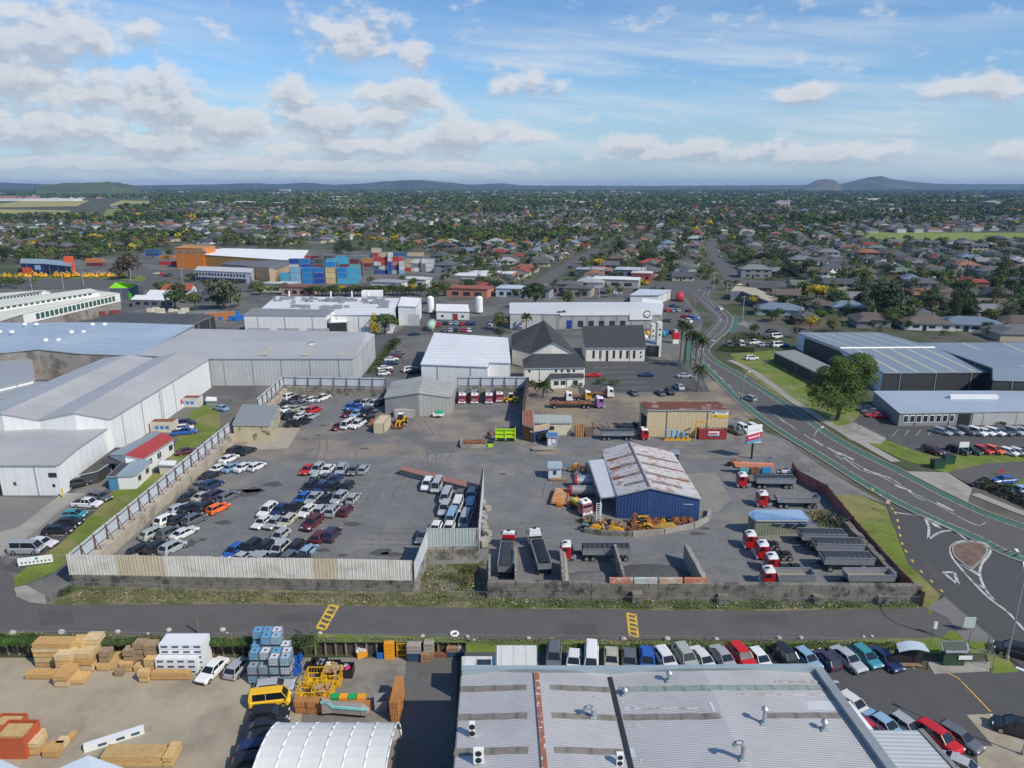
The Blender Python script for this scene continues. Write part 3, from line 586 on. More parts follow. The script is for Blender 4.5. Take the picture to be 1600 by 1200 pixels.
# --- left warehouses
t, P, c = bld('warehouse', 'low white warehouse with shallow grey roof and yellow corner bollards beside the forecourt', 'warehouse', [(89, 726, 6.1), (-200, 726, 6.1), (-200, 699, 6.9), (-200, 667, 6.1), (172, 665, 6.1), (121, 699, 6.9)], [0, 1, 2, 3, 4, 5], [[0, 1, 2, 5], [2, 3, 4, 5]], w_white, r_grey)
a, b = P[1], P[0]; L = (b - a).length
for u0, u1, z0, z1 in ((L - 1.9, L - .4, 3.6, 4.5), (L - 1.5, L - 1.0, 1.7, 2.3)): on_wall(t, a, b, u0, u1, z0, z1, m_glass)
on_wall(t, a, b, L - 8.6, L - 8.1, 2.0, 2.7, m_rust, 'hazard_sign')
on_wall(t, P[0], P[4], 4, 6, 3.2, 4.4, m_glass, d=.08)
on_wall(t, a, b, L - 11.8, L - 11.0, 0, 5.4, m_black, 'door')
for x, y in ((99, 778), (10, 773), (142, 752)):
 g_ = G(x, y); o = M().cyl(g_, g_ + Vector((0, 0, 1.9)), .14).build('bollard', m_yel); tag(o, {99: 'yellow bollard at the corner of the low white warehouse', 10: 'yellow bollard at the dark doorway of the low white warehouse', 142: 'yellow bollard beside the dark car near the carport'}[x], 'bollard', 'yellow bollards by the white warehouse')
t, P, c = bld('warehouse', 'long white warehouse with two parallel grey gable roofs', 'warehouse',
 [(172, 654, 8.3), (115, 644, 10.2), (61, 655, 8.4), (2, 645, 10.2), (-60, 652, 8.4), (160, 561, 8.4), (200, 555, 10.2), (240, 560, 8.4), (277, 552, 10.2), (325, 561, 8.3)],
 [0, 1, 2, 3, 4, 5, 6, 7, 8, 9], [[0, 1, 8, 9], [1, 2, 7, 8], [2, 3, 6, 7], [3, 4, 5, 6]], w_white, [r_grey, roofm('darker_grey_roof', (.42, .43, .44), 'y', .9, .08)])
for u in (3, 10): on_wall(t, P[0], P[9], 20 + u, 20.3 + u, 0, 7.6, m_flash, 'downpipe')
on_wall(t, P[0], P[9], 33, 34, 1.2, 2.4, mat('red_sign', (.5, .03, .04), .5), 'fire_sign')
t, P, c = bld('warehouse', 'broad pale blue roofed warehouse with round roof vents behind the twin gabled one', 'warehouse', [(-160, 560, 7.5), (-50, 556, 7.5), (60, 545, 9.3), (125, 552, 8.2), (216, 555, 7.5), (303, 508, 7.5), (165, 504, 9.3), (90, 506, 7.8), (-90, 505, 7.5)],
 [0, 1, 2, 3, 4, 5, 6, 7, 8], [[0, 1, 2, 6, 7, 8], [2, 3, 4, 5, 6]], w_conc, r_blueg)
for x, y, l in ((0, 522, 'at the far end of the near row'), (19, 522, 'second along the near row'), (39, 510, 'in front of the dark joint of the roof'), (57, 510, 'near the back edge in the middle'), (112, 522, 'beside its twin halfway down the roof'), (131, 522, 'on the slope halfway down the roof'), (145, 510, 'near the dark rear yard'), (164, 510, 'nearest the back corner of the roof'), (72, 535, 'close to the concrete gable wall'), (92, 535, 'just above the charcoal wall')):
 g_ = G(x, y, 8.6); t2 = thing('roof_ventilator', 'white round roof vent ' + l, 'roof ventilator', g_, 'white vents on the pale blue roof'); k = M(); k.cyl(g_ - Vector((0, 0, .6)), g_ + Vector((0, 0, .5)), .35, n=10); k.build('neck', m_steel, t2); k = M(); k.cyl(g_ + Vector((0, 0, .5)), g_ + Vector((0, 0, 1.2)), .75, .6, 12); k.build('cap', m_white, t2)
t, P, c = bld('warehouse', 'long grey shed with rounded roof edge and translucent sheets beside the hedge', 'warehouse', [(326, 560, 8.0), (552, 560, 8.0), (585, 523, 8.0), (572, 519, 9.0), (300, 514, 8.8), (216, 555, 7.7), (500, 526, 9.6)], [0, 1, 2, 3, 4, 5], [[0, 1, 2, 3, 4, 5]], w_grey, r_grey)
m_tl = mat('translucent_sheet', (.42, .42, .33), .6, var=.2, scale=.5)
for x in (410, 475, 530): on_roof(t, (x, 556, 8.05), (x + 38, 521, 8.4), m_tl, 'translucent_sheet', 2.2, .16, th=.03)
g_ = G(487, 537, 8.6); t2 = thing('roof_ventilator', 'single low vent in the middle of the long grey shed roof', 'roof ventilator', g_); k = M(); k.box(g_.x, g_.y, g_.z - .3, 1.6, 1.2, .7); k.build('housing', m_white, t2); k = M(); k.box(g_.x, g_.y, g_.z + .4, 2.0, 1.5, .12); k.build('cap', m_steel, t2)
t, P, c = bld('shed', 'white walled flat shed wedged behind the twin gabled warehouse', 'shed', [(-60, 620, 6), (52, 593, 6), (49, 561, 6), (-60, 568, 6)], [0, 1, 2, 3], [[0, 1, 2, 3]], w_white, roofm('flat_grey_roof', (.36, .38, .39), 'x', 1, .1))
t, P, c = bld('shed', 'low grey roofed shed between the white walled shed and the twin gabled warehouse', 'shed', [(-60, 634, 5), (5, 622, 5), (72, 597, 5), (-60, 594, 5)], [0, 1, 2, 3], [[0, 1, 2, 3]], w_white, MATS['flat_grey_roof'])
t, P, c = bld('workshop', 'dark roofed workshop behind the pale blue warehouse', 'workshop', [(120, 506, 6), (300, 507, 6), (335, 492, 6), (190, 488, 6)], [0, 1, 2, 3], [[0, 1, 2, 3]], w_dark, mat('dark_flat_roof', (.075, .08, .085), .8, var=.2, scale=.1))
# saw-tooth building with green windows
z0_ = 8.0
t, P, c = bld('sawtooth_factory', 'long factory with three stepped cream roofs and bands of green windows', 'factory building', [(-60, 512, z0_), (5, 500, z0_), (35, 491, z0_), (186, 458, z0_), (152, 455, z0_ + 1.4), (-60, 487, z0_ + 1.4)], [0, 1, 2, 3, 4, 5], [[0, 1, 2, 3, 4, 5]], w_conc, mat('cream_roof', (.60, .60, .52), .6, var=.08, scale=.1))
cw = MATS['cream_roof']; m_gw = mat('green_glazing', (.05, .12, .09), .3, var=.3, scale=.5)
a, b = P[2], P[3]; L = (b - a).length
k = M(); e = (b - a).normalized(); nn = Vector((e.y, -e.x, 0)) * .25
lo = [a + nn * .2, b + nn * .2, b + nn, a + nn]; k.hexa([(p.x, p.y, 4.2) for p in lo], [(p.x, p.y, 7.95) for p in lo]); k.build('window_band', m_white, t)
for i in range(19): u = 6 + i * (L - 9) / 19; on_wall(t, a + nn, b + nn, u, u + (L - 9) / 19 * .72, 5.0, 7.2, m_gw, d=.1)
for pts, zz in (([(-60, 489), (154, 455), (140, 451), (-60, 476)], 9.2), ([(-60, 472), (78, 455), (70, 453.5), (-60, 462)], 9.6)):
 t2, P2, c2 = bld('roof_monitor', 'raised cream roof monitor with dark windows %s of the stepped factory' % ('in the middle' if zz < 9.5 else 'at the back'), 'roof monitor', [(x, y, zz + (1.2 if q < 2 else 2.0)) for q, (x, y) in enumerate(pts)], [0, 1, 2, 3], [[0, 1, 2, 3]], m_white, cw)
 L = (P2[1] - P2[0]).length
 for i in range(22): on_wall(t2, P2[0], P2[1], 2 + i * (L - 5) / 22, 2 + i * (L - 5) / 22 + (L - 5) / 22 * .65, zz + .05, zz + .95, m_gw)
# green roofed building, sheds and red roofed house behind
t, P, c = bld('office_building', 'charcoal office with bright lime green roof', 'office building', [(171, 450, 5.5), (205, 450, 5.5), (215, 444, 8.0), (222, 446, 5.5), (188, 441, 5.5), (181, 441, 8.0)], [0, 1, 2, 3, 4], [[0, 1, 2, 5], [5, 2, 3, 4]], mat('slate_cladding', (.10, .12, .15), .7, var=.1), mat('lime_roof', (.22, .62, .02), .5, var=.05))
on_wall(t, P[0], P[1], 9, 11.5, 0, 3, mat('green_door', (.08, .45, .03), .5), 'door'); on_wall(t, P[1], P[3], 1.5, 5, 3.2, 5, m_white, 'sign_panel')
for pts, lab, rm_ in (([(205, 468, 3.6), (265, 469, 3.6), (272, 462, 3.6), (212, 461, 3.6)], 'flat white roofed classroom block with dark windows beside a timber fence', m_white), ([(228, 461, 3.4), (268, 461, 3.4), (280, 454, 3.4), (235, 453, 3.4)], 'flat white roofed block just behind its twin near the red roofed house', m_white), ([(288, 463, 3.5), (340, 464, 3.5), (350, 457, 3.5), (300, 456, 3.5)], 'dark flat roofed shed between the red roofed house and a tree', MATS['dark_flat_roof'])):
 t, P, c = bld('shed', lab, 'shed', pts, [0, 1, 2, 3], [[0, 1, 2, 3]], mat('grey_shed_wall', (.16, .17, .19), .8), rm_)
 for i in range(5): on_wall(t, P[0], P[1], 2 + i * 4, 4.5 + i * 4, 1.2, 2.6, m_glass)
# orange depot with the tall tower block
m_or = mat('orange_cladding', (.62, .20, .03), .6, var=.08, stripe=('d', 2, .1)); m_och = mat('ochre_cladding', (.42, .22, .05), .7, var=.1, stripe=('d', 3, .1))
t, P, c = bld('depot', 'orange and ochre depot with long white roof behind the red roofed house', 'depot building', [(274, 397, 9.5), (320, 398, 9.5), (470, 408, 8.5), (482, 391, 9), (350, 388, 10)], [0, 1, 2, 3, 4], [[0, 1, 2, 3, 4]], m_och, m_white)
t2, P2, c2 = bld('depot', 'orange topped upper block standing on the ochre depot', 'depot building', [(273, 387, 14), (316, 388, 14), (336, 384, 14), (290, 382, 14)], [0, 1, 2, 3], [[0, 1, 2, 3]], m_or, mat('orange_roof', (.45, .22, .07), .7))
for i in range(4): on_wall(t2, P2[0], P2[1], 2 + i * 6, 6.5 + i * 6, 10.2, 12.4, mat('dull_panel', (.22, .2, .17), .7), 'louvre_panel')
t, P, c = bld('warehouse', 'brown grey gable roofed warehouse with tan end wall beside the blue containers', 'warehouse', [(345, 412, 6.5), (420, 418, 8.5), (432, 421, 6.5), (490, 399, 6.5), (460, 396, 8.5), (400, 396, 6.5)], [0, 1, 2, 3, 4, 5], [[0, 1, 4, 5], [1, 2, 3, 4]], mat('tan_wall', (.46, .34, .22), .8), roofm('brown_grey_roof', (.16, .15, .15), 'x', 5, .3))
t, P, c = bld('office_building', 'long two storey office strip with white roof edge and dark windows', 'office building', [(304, 422, 6.5), (392, 426, 6.5), (397, 419, 6.5), (310, 416, 6.5)], [0, 1, 2, 3], [[0, 1, 2, 3]], mat('pale_office_wall', (.55, .56, .6), .7), mat('grey_roof_flat', (.5, .5, .52), .7))
for i in range(16): on_wall(t, P[0], P[1], 1 + i * 2.25, 2.3 + i * 2.25, 3.6, 5.2, m_glass);
on_wall(t, P[0], P[1], .5, 37, .3, 2.6, mat('navy_band', (.05, .06, .14), .5), 'shopfront')
# navy showroom with solar panels and the row of yellow diggers in front
t, P, c = bld('showroom', 'navy hire showroom with orange corner tower and solar panels on its roof', 'showroom', [(32, 411, 7), (70, 412, 7), (110, 416, 7), (112, 409, 7), (70, 405, 7.4), (33, 404, 7.4)], [0, 1, 2, 3, 4, 5], [[0, 1, 4, 5], [1, 2, 3, 4]], mat('navy_wall', (.02, .04, .13), .5), mat('panel_roof', (.25, .32, .38), .4, var=.2, stripe=('d', 2.5, .35)))
on_wall(t, P[0], P[1], .5, 8, .2, 4.2, mat('orange_red_sign', (.75, .10, .02), .5), 'sign_panel'); on_wall(t, P[0], P[1], 10.5, 15, 3.0, 5.8, mat('sky_sign', (.35, .5, .7), .5), 'sign_panel')
k = M(); g_ = G(111, 427); k.box(g_.x, g_.y, 0, 5, 2, 11); k.build('corner_tower', mat('orange_red', (.75, .11, .03), .5), t)
# white food factory
t, P, c = bld('factory', 'white factory front block with grey flat roof and a glazed corner entrance', 'factory building', [(381, 492, 8.5), (509, 493, 8.5), (522, 484, 8.5), (395, 482, 8.5)], [0, 1, 2, 3], [[0, 1, 2, 3]], w_white, mat('flat_grey', (.22, .23, .24), .8, var=.2, scale=.2))
for i in range(3): on_wall(t, P[0], P[1], 1 + i * 11.3, 9.5 + i * 11.3, 0, 3.6, mat('roller_grey', (.42, .42, .42), .7), 'roller_door')
on_wall(t, P[1], P[2], .5, 6, .5, 6.5, m_glass)
t, P, c = bld('factory', 'wide white roofed factory crowded with rooftop plant and ducts', 'factory building', [(400, 490, 7.2), (508, 492, 7.2), (612, 492, 7.2), (624, 466, 7.2), (432, 463, 7.2)], [0, 1, 2, 3, 4], [[0, 1, 2, 3, 4]], w_white, mat('factory_roof', (.66, .67, .68), .6, var=.12, scale=.08, stripe=('y', 7, .2)))
rr = random.Random(3)
pl = M()
for i in range(46):
 x = rr.uniform(425, 605); y = rr.choice([467, 469, 471, 474, 481, 483]) + rr.uniform(-1, 1); g_ = G(x, y, 7.3); pl.box(g_.x, g_.y, 7.25, rr.uniform(1, 5), rr.uniform(.8, 2), rr.uniform(.5, 1.6))
o = pl.build('duct', mat('roof_plant', (.25, .26, .28), .6, var=.3), t); o['kind'] = 'stuff'
for x in (452, 517, 550, 575): g_ = G(x, 464, 7.3); k = M(); k.cyl(g_, g_ + Vector((0, 0, 2.6)), .35); k.build('stack', m_white, t)
k = M(); g_ = G(582, 463, 7.3); k.box(g_.x, g_.y, 7.3, 9, 4, 2.6); k.build('plant_room', m_white, t)
t, P, c = bld('factory', 'plain white annexe with a tall opening at the end of the wide factory', 'factory building', [(622, 478, 8), (650, 479, 8), (658, 466, 8), (627, 464, 8)], [0, 1, 2, 3], [[0, 1, 2, 3]], w_white, m_white)
on_wall(t, P[0], P[1], 4, 9, 0, 4.8, mat('door_grey', (.55, .55, .56), .6), 'roller_door')
t, P, c = bld('canopy', 'white angled entrance canopy at the corner of the white factory', 'canopy', [(513, 504, 5), (541, 503, 5), (548, 492, 5), (520, 495, 5)], [0, 1, 2, 3], [[0, 1, 2, 3]], m_glass, m_white)
t, P, c = bld('office_building', 'small white office with red door behind the staff car park', 'office building', [(682, 486, 3.6), (733, 487, 3.6), (731, 476, 3.6), (682, 475, 3.6)], [0, 1, 2, 3], [[0, 1, 2, 3]], w_white, m_white)
on_wall(t, P[0], P[1], 7, 9.2, 0, 2.6, mat('dark_red_door', (.3, .03, .03), .5), 'door');
for u in (2, 10.8): on_wall(t, P[0], P[1], u, u + 1, 1, 2, m_glass)
for x, y, lab in ((673, 490, 'tall white silo beside the white annexe'), (749, 490, 'tall white silo beside the small white office')):
 g_ = G(x, y); t = thing('silo', lab, 'silo', g_, 'white silos behind the factory'); k = M(); k.cyl(g_ + Vector((0, 0, .8)), g_ + Vector((0, 0, 7.2)), 1.6, n=18); k.cyl(g_ + Vector((0, 0, 7.2)), g_ + Vector((0, 0, 7.9)), 1.6, .6, 18); k.build('tank', m_white, t, smooth=False)
 for q in range(4): a = q * math.pi / 2 + .7; k = M(); k.box(g_.x + 1.2 * math.cos(a), g_.y + 1.2 * math.sin(a), 0, .25, .25, .9); k.build('leg', m_steel, t)
g_ = G(674, 515); t = thing('storage_tank', 'pale green horizontal tank beside the staff car park', 'storage tank', g_); k = M(); k.cyl(g_ + Vector((0, -4, 2)), g_ + Vector((0, 4, 2)), 1.7, n=16); k.build('tank', mat('pale_green_tank', (.35, .48, .38), .6, var=.2), t, smooth=True)
for q in (-2.5, 2.5): k = M(); k.box(g_.x, g_.y + q, 0, 2.4, .4, 1); k.build('cradle', m_conc, t)
# white roofed warehouse in the middle
t, P, c = bld('warehouse', 'warehouse with bright white sheet roof behind the small gabled workshop', 'warehouse', [(658, 569, 6.5), (762, 573, 6.5), (763, 566, 6.5), (797, 567, 6.5), (793, 528, 7.6), (736, 524, 7.9), (679, 520, 7.6)], [0, 1, 2, 3, 4, 5, 6], [[0, 1, 2, 3, 4, 5, 6]], w_white, r_white)
# grey gabled workshop in the yard
g1 = mat('dull_grey_iron', (.33, .33, .32), .7, var=.15, scale=.3, stripe=('x', .9, .15))
t, P, c = bld('workshop', 'small grey gabled workshop with open roller door between parked cars and red trucks', 'workshop', [(601, 621, 4.3), (654, 613, 6.3), (704, 620, 4.5), (712, 601, 4.5), (661, 588, 6.3), (613, 597, 4.3)], [0, 1, 2, 3, 4, 5], [[0, 1, 4, 5], [1, 2, 3, 4]], g1, roofm('aged_roof', (.42, .41, .36), 'y', 2.8, .35, (.34, .32, .27), var=.15))
L = (P[2] - P[0]).length; on_wall(t, P[0], P[2], L * .36, L * .69, 0, 3.5, mat('roller_cream', (.42, .38, .28), .7, stripe=('z', .4, .3)), 'roller_door', .08); on_wall(t, P[0], P[2], L * .35, L * .70, 3.5, 4.0, mat('maroon_header', (.25, .04, .05), .6), 'door_header', .12)
# small shed on the west wall of the yard
t, P, c = bld('shed', 'small shed with ribbed grey roof and mossy cream wall in the fence line', 'shed', [(364, 663, 4.2), (421, 664, 3.9), (436, 634, 3.9), (380, 632, 4.2)], [0, 1, 2, 3], [[0, 1, 2, 3]], mat('mossy_cream', (.45, .40, .26), .85, var=.2, scale=.5, col2=(.12, .12, .08), c2=(.55, .66), s2=.5), roofm('shed_roof', (.33, .35, .33), 'x', .8, .45))
# cottages by the wall
t, P, c = bld('cottage', 'white cottage with bright red iron roof beside the long white warehouse', 'cottage', [(223, 717, 3.2), (270, 686, 3.2), (253, 676, 4.6), (241, 674, 3.4), (172, 710, 3.4), (195, 711, 4.6)], [0, 1, 2, 3, 4, 5], [[0, 1, 2, 5], [5, 2, 3, 4]], w_white, [mat('red_iron', (.32, .05, .045), .6, var=.15), mat('blue_grey_iron', (.28, .34, .36), .6, var=.15)])
L = (P[1] - P[0]).length
for u in (1.5, 5, 9.5): on_wall(t, P[0], P[1], u, u + 1.4, 1.2, 2.3, m_glass)
t, P, c = bld('cottage', 'small white cabin with slate blue roof and blue porch beside the lawn strip', 'cabin', [(183, 743, 2.9), (210, 742, 2.9), (235, 720, 2.9), (209, 719, 3.2)], [0, 1, 2, 3], [[0, 1, 2, 3]], w_white, mat('slate_blue_iron', (.25, .33, .38), .6, var=.1))
for u in (1.2, 4.6): on_wall(t, P[1], P[2], u, u + 1.2, 1.1, 2.1, m_glass)
t, P, c = bld('porch', 'blue walled porch with dark roof against the small white cabin', 'porch', [(168, 744, 2.8), (183, 743.5, 2.8), (207, 719.5, 2.9), (195, 720, 2.8)], [0, 1, 2, 3], [[0, 1, 2, 3]], mat('blue_porch', (.07, .24, .38), .7, var=.15), mat('porch_roof', (.07, .07, .08), .8, var=.3))
t = thing('carport', 'open carport with pale blue posts and dark roof beside the cottages', 'carport', G(165, 735)); k = M(); k.slab([G(152, 724, 2.7), G(190, 724, 2.7), G(212, 712, 2.8), (G(172, 711, 2.8))], .15); k.build('roof', MATS['porch_roof'], t)
for x, y in ((157, 742), (175, 741), (178, 730)): g_ = G(x, y); k = M(); k.box(g_.x, g_.y, 0, .15, .15, 2.6); k.build('post', mat('light_blue_post', (.2, .5, .6), .6), t)
t, P, c = bld('shed', 'dark mossy lean to against the white warehouse wall behind the carport', 'shed', [(125, 741, 2.6), (152, 735, 2.6), (205, 700, 2.6), (180, 700, 2.8)], [0, 1, 2, 3], [[0, 1, 2, 3]], w_dark, mat('mossy_roof', (.09, .09, .075), .9, var=.4, scale=.8))
t, P, c = bld('shed', 'tiny cream tin shed with white roof beside the long panel fence', 'shed', [(248, 726, 2.1), (273, 727, 2.1), (275, 720, 2.1), (251, 720, 2.1)], [0, 1, 2, 3], [[0, 1, 2, 3]], mat('cream_tin', (.6, .57, .45), .7, var=.1), m_white)
for x, y, w1, d1, h1, lab, m in ((258, 673, 5.5, 2.4, 2.5, 'cream shipping container with blue lettering on grass beside the white warehouse', mat('cream_container', (.58, .53, .42), .7, var=.15)), (297, 634, 6, 2.5, 2.4, 'open rusty topped bin with blue logo beside the white warehouse', mat('dirty_white', (.55, .55, .52), .7, var=.2))):
 g_ = G(x, y); t = thing('container', lab, 'container', g_); k = M(); k.box(g_.x, g_.y, 0, w1, d1, h1); k.build('shell', m, t); k = M(); k.box(g_.x, g_.y, h1, w1 * .9, d1 * .8, .1); k.build('lid', m_rust, t)
 k = M()
 for i in range(3): k.box(g_.x - 1.2 + i * 1.2, g_.y - d1 / 2 - .02, .8, .8, .03, .8)
 k.build('lettering', mat('letter_blue', (.04, .2, .5), .5), t)
t, P, c = bld('plant_enclosure', 'low pale pump box on a concrete slab at the end of the white warehouse', 'pump box', [(322, 626, 1.4), (338, 626, 1.4), (338, 621, 1.4), (323, 620, 1.4)], [0, 1, 2, 3], [[0, 1, 2, 3]], m_steel, m_white)
# beige shed with rusty roof
t, P, c = bld('shed', 'large beige shed with badly rusted flat roof and yellow sign', 'shed', [(1012, 640, 6.4), (1139, 640, 6.7), (1121, 628, 7.0), (1000, 628, 6.6)], [0, 1, 2, 3], [[0, 1, 2, 3]], w_cream, mat('rusting_roof', (.17, .06, .04), .9, var=.35, scale=1, col2=(.34, .26, .22), c2=(.53, .62), s2=.35, stripe=('x', .8, .25)))
L = (P[1] - P[0]).length; on_wall(t, P[0], P[1], L * .79, L * .995, 5.5, 6.3, m_white, 'white_sign'); on_wall(t, P[0], P[1], L * .79, L * .995, 4.8, 5.5, mat('sign_yellow', (.8, .5, .01), .5), 'yellow_sign')
on_wall(t, P[0], P[1], L * .80, L * .83, 5.7, 6.1, mat('logo_dark', (.25, .03, .06), .5), 'logo', .09)
for i in range(9): on_wall(t, P[0], P[1], L * (.87 + i * .011), L * (.877 + i * .011), 5.85, 6.02, m_black, 'letter', .09)
for i in range(4): on_wall(t, P[0], P[1], L * (.815 + i * .01), L * (.822 + i * .01), 5.05, 5.25, m_black, 'letter', .09)
on_wall(t, P[3], P[0], 1.5, 5, 0, 4.5, m_dark, 'doorway')
# blue shed
m_bsr = mat('rust_streaked_roof', (.58, .56, .55), .6, .1, .12, .3, col2=(.40, .24, .20), c2=(.50, .62), s2=.5, stripe=('y', .8, .18))
t, P, c = bld('shed', 'blue iron shed with white rust streaked gable roof and brown skylights', 'shed', [(965, 773, 4.4), (1016, 761, 6.2), (1094, 778, 4.4), (1050, 707, 4.6), (984, 692, 6.4), (941, 704, 4.6)], [0, 1, 2, 3, 4, 5], [[0, 1, 4, 5], [1, 2, 3, 4]], w_blue, m_bsr)
A0, A1, AR0, AR1, AL0, AL1 = P[4], P[1], P[3], P[2], P[5], P[0]
def rstrip(u, s0, s1, side, m, nm, wd=1.0, up=.13):
 r = A0.lerp(A1, u); e_ = (AL0 if side < 0 else AR0).lerp(AL1 if side < 0 else AR1, u); a, b = r.lerp(e_, s0), r.lerp(e_, s1); d = (A1 - A0).normalized() * wd / 2; k = M(); z = Vector((0, 0, up))
 k.hexa([a - d + z * .5, b - d + z * .5, b + d + z * .5, a + d + z * .5], [a - d + z, b - d + z, b + d + z, a + d + z]); k.build(nm, m, t)
for u in (.28, .48, .70):
 for s in (-1, 1): rstrip(u, .06, .62, s, m_sky, 'skylight', .9); rstrip(u, .62, .98, s, m_rust, 'rusty_sheet', .9 if s < 0 else .5)
for s in (-1, 1): rstrip(.87, .1, .72, s, m_sky, 'skylight', .9)
for u in (.12, .18, .35, .41, .56, .62, .76):
 for s in (-1, 1): rstrip(u, .1 + .3 * (u % .1) * 5, .95, s, mat('rust_streak_b', (.45, .27, .21), .9, var=.4, scale=2, col2=(.6, .58, .56), c2=(.48, .56), s2=1.4), 'rust_streak', .28, .10)
k = M(); q = (A1 - A0).normalized(); k.hexa([A0 + Vector((-.3, 0, .1)), A1 + Vector((-.3, 0, .1)), A1 + Vector((.3, 0, .1)), A0 + Vector((.3, 0, .1))], [A0 + Vector((-.1, 0, .3)), A1 + Vector((-.1, 0, .3)), A1 + Vector((.1, 0, .3)), A0 + Vector((.1, 0, .3))]); k.build('ridge_capping', mat('pinkish_cap', (.40, .33, .31), .8, var=.3, scale=2), t)
L = (P[2] - P[0]).length; k = M(); fy = P[0].y - .12
on_wall(t, P[0], P[2], L * .38, L * .92, 3.15, 3.22, m_white, 'door_track', .12); on_wall(t, P[0], P[2], L * .38, L * .385, 0, 3.2, m_white, 'door_track', .12)
t, P, c = bld('lean_to', 'plain white lean to roof on white posts against the blue shed', 'lean-to', [(939, 777, 3.5), (966, 774, 4.2), (945, 718, 4.5), (920, 720, 3.8)], [0, 1, 2, 3], [[0, 1, 2, 3]], w_blue, mat('clean_white_iron', (.60, .62, .62), .5, var=.06), over=.1)
for o in list(t.children):
 if o.name.startswith('wall'): bpy.data.objects.remove(o)
for p in (P[0], P[0].lerp(P[1], .97), P[3], P[0].lerp(P[3], .5)):
 k = M(); k.box(p.x, p.y + .3, 0, .18, .18, p.z - .1); k.build('post', m_white, t)
k = M(); k.hexa([(P[0].x, P[0].y, P[0].z - .3), (P[1].x, P[1].y, P[1].z - .3), (P[1].x, P[1].y + .1, P[1].z - .3), (P[0].x, P[0].y + .1, P[0].z - .3)], [(P[0].x, P[0].y, P[0].z - .1), (P[1].x, P[1].y, P[1].z - .1), (P[1].x, P[1].y + .1, P[1].z - .1), (P[0].x, P[0].y + .1, P[0].z - .1)]); k.build('beam', m_white, t)
t, P, c = bld('store_room', 'narrow blue iron store against the back corner of the blue shed', 'store room', [(1050, 708, 4.0), (1061, 708, 4.0), (1058, 702, 4.0), (1048, 702, 4.0)], [0, 1, 2, 3], [[0, 1, 2, 3]], w_blue, m_steel)
t, P, c = bld('kiosk', 'tiny pale blue weighbridge kiosk standing alone on the asphalt', 'kiosk', [(857, 731, 2.5), (877, 731, 2.5), (876, 721, 2.9), (857, 721, 2.9)], [0, 1, 2, 3], [[0, 1, 2, 3]], mat('pale_blue_board', (.52, .60, .66), .7, var=.06), mat('blue_grey_tin', (.30, .40, .45), .6))
L = (P[1] - P[0]).length; on_wall(t, P[0], P[1], L * .38, L * .62, 1.1, 1.9, m_glass)
# cream hut, rusty shed, blue shelter along the internal road
t, P, c = bld('hut', 'cream hut with pale green roof beside the rust red shed', 'hut', [(836, 660, 3.1), (893, 660, 3.1), (891, 649, 3.6), (835, 648, 3.6)], [0, 1, 2, 3], [[0, 1, 2, 3]], mat('hut_cream', (.62, .57, .42), .8, var=.1), mat('pale_green_tin', (.36, .40, .36), .6, var=.12, stripe=('x', .8, .15)))
L = (P[1] - P[0]).length; on_wall(t, P[0], P[1], L * .38, L * .53, 1.3, 2.2, m_glass)
t, P, c = bld('shed', 'narrow rust red iron shed between the dark bay and the cream hut', 'shed', [(818, 663, 3.6), (834, 668, 3.6), (832, 642, 3.6), (818, 642, 3.6)], [0, 1, 2, 3], [[0, 1, 2, 3]], m_rust, mat('red_rust_roof', (.30, .11, .07), .9, var=.35, scale=1, stripe=('x', .8, .2)))
t, P, c = bld('shelter', 'leaning plywood roofed blue shelter in front of the rust red shed', 'shelter', [(830, 674, 2.6), (856, 669, 3.0), (857, 662, 3.2), (829, 667, 3.0)], [0, 1, 2, 3], [[0, 1, 2, 3]], mat('navy_tin', (.03, .06, .17), .7, var=.2), mat('plywood', (.48, .36, .22), .8, var=.15), over=.4)
k = M(); g_ = G(848, 694); k.box(g_.x, P[0].y - .08, .3, 2.2, .1, 2.0); k.build('opening', m_dark, t)
t, P, c = bld('cabin', 'small low blue roofed cabin beside the plywood roofed shelter', 'cabin', [(855, 682, 2.3), (871, 682, 2.3), (871, 676, 2.5), (856, 676, 2.5)], [0, 1, 2, 3], [[0, 1, 2, 3]], mat('pale_cabin', (.3, .36, .45), .7), mat('blue_tin', (.06, .17, .38), .6))
L = (P[1] - P[0]).length; on_wall(t, P[0], P[1], L * .1, L * .4, .2, 1.8, m_white, 'door'); on_wall(t, P[0], P[1], L * .5, L * .8, .8, 1.6, m_white, 'notice')
# blue lean-to store by the trucks on the right
t, P, c = bld('tin_store', 'long low blue roofed tin store with three little porches among the trucks', 'store shed', [(1181, 812, 3.0), (1262, 812, 2.4), (1250, 797, 3.6), (1180, 797, 3.9), (1170, 803, 3.4)], [0, 1, 2, 3, 4], [[0, 1, 2, 3, 4]], mat('green_grey_tin', (.19, .20, .15), .8, var=.3, stripe=('x', .5, .3)), mat('bright_blue_tin', (.12, .23, .40), .5, var=.15, scale=.5, stripe=('x', 1.1, .12)))
for x in (1207, 1228, 1248): g_ = G(x, 826); k = M(); k.hexa([(g_.x - .9, g_.y - .5, 1.3), (g_.x + .9, g_.y - .5, 1.3), (g_.x + .9, P[0].y, 2.2), (g_.x - .9, P[0].y, 2.2)], [(g_.x - .9, g_.y - .5, 1.4), (g_.x + .9, g_.y - .5, 1.4), (g_.x + .9, P[0].y, 2.3), (g_.x - .9, P[0].y, 2.3)]); k.build('porch_roof', MATS['bright_blue_tin'], t); k = M(); k.box(g_.x, g_.y - .4, 0, .9, .1, 1.3); k.build('door', m_steel, t)
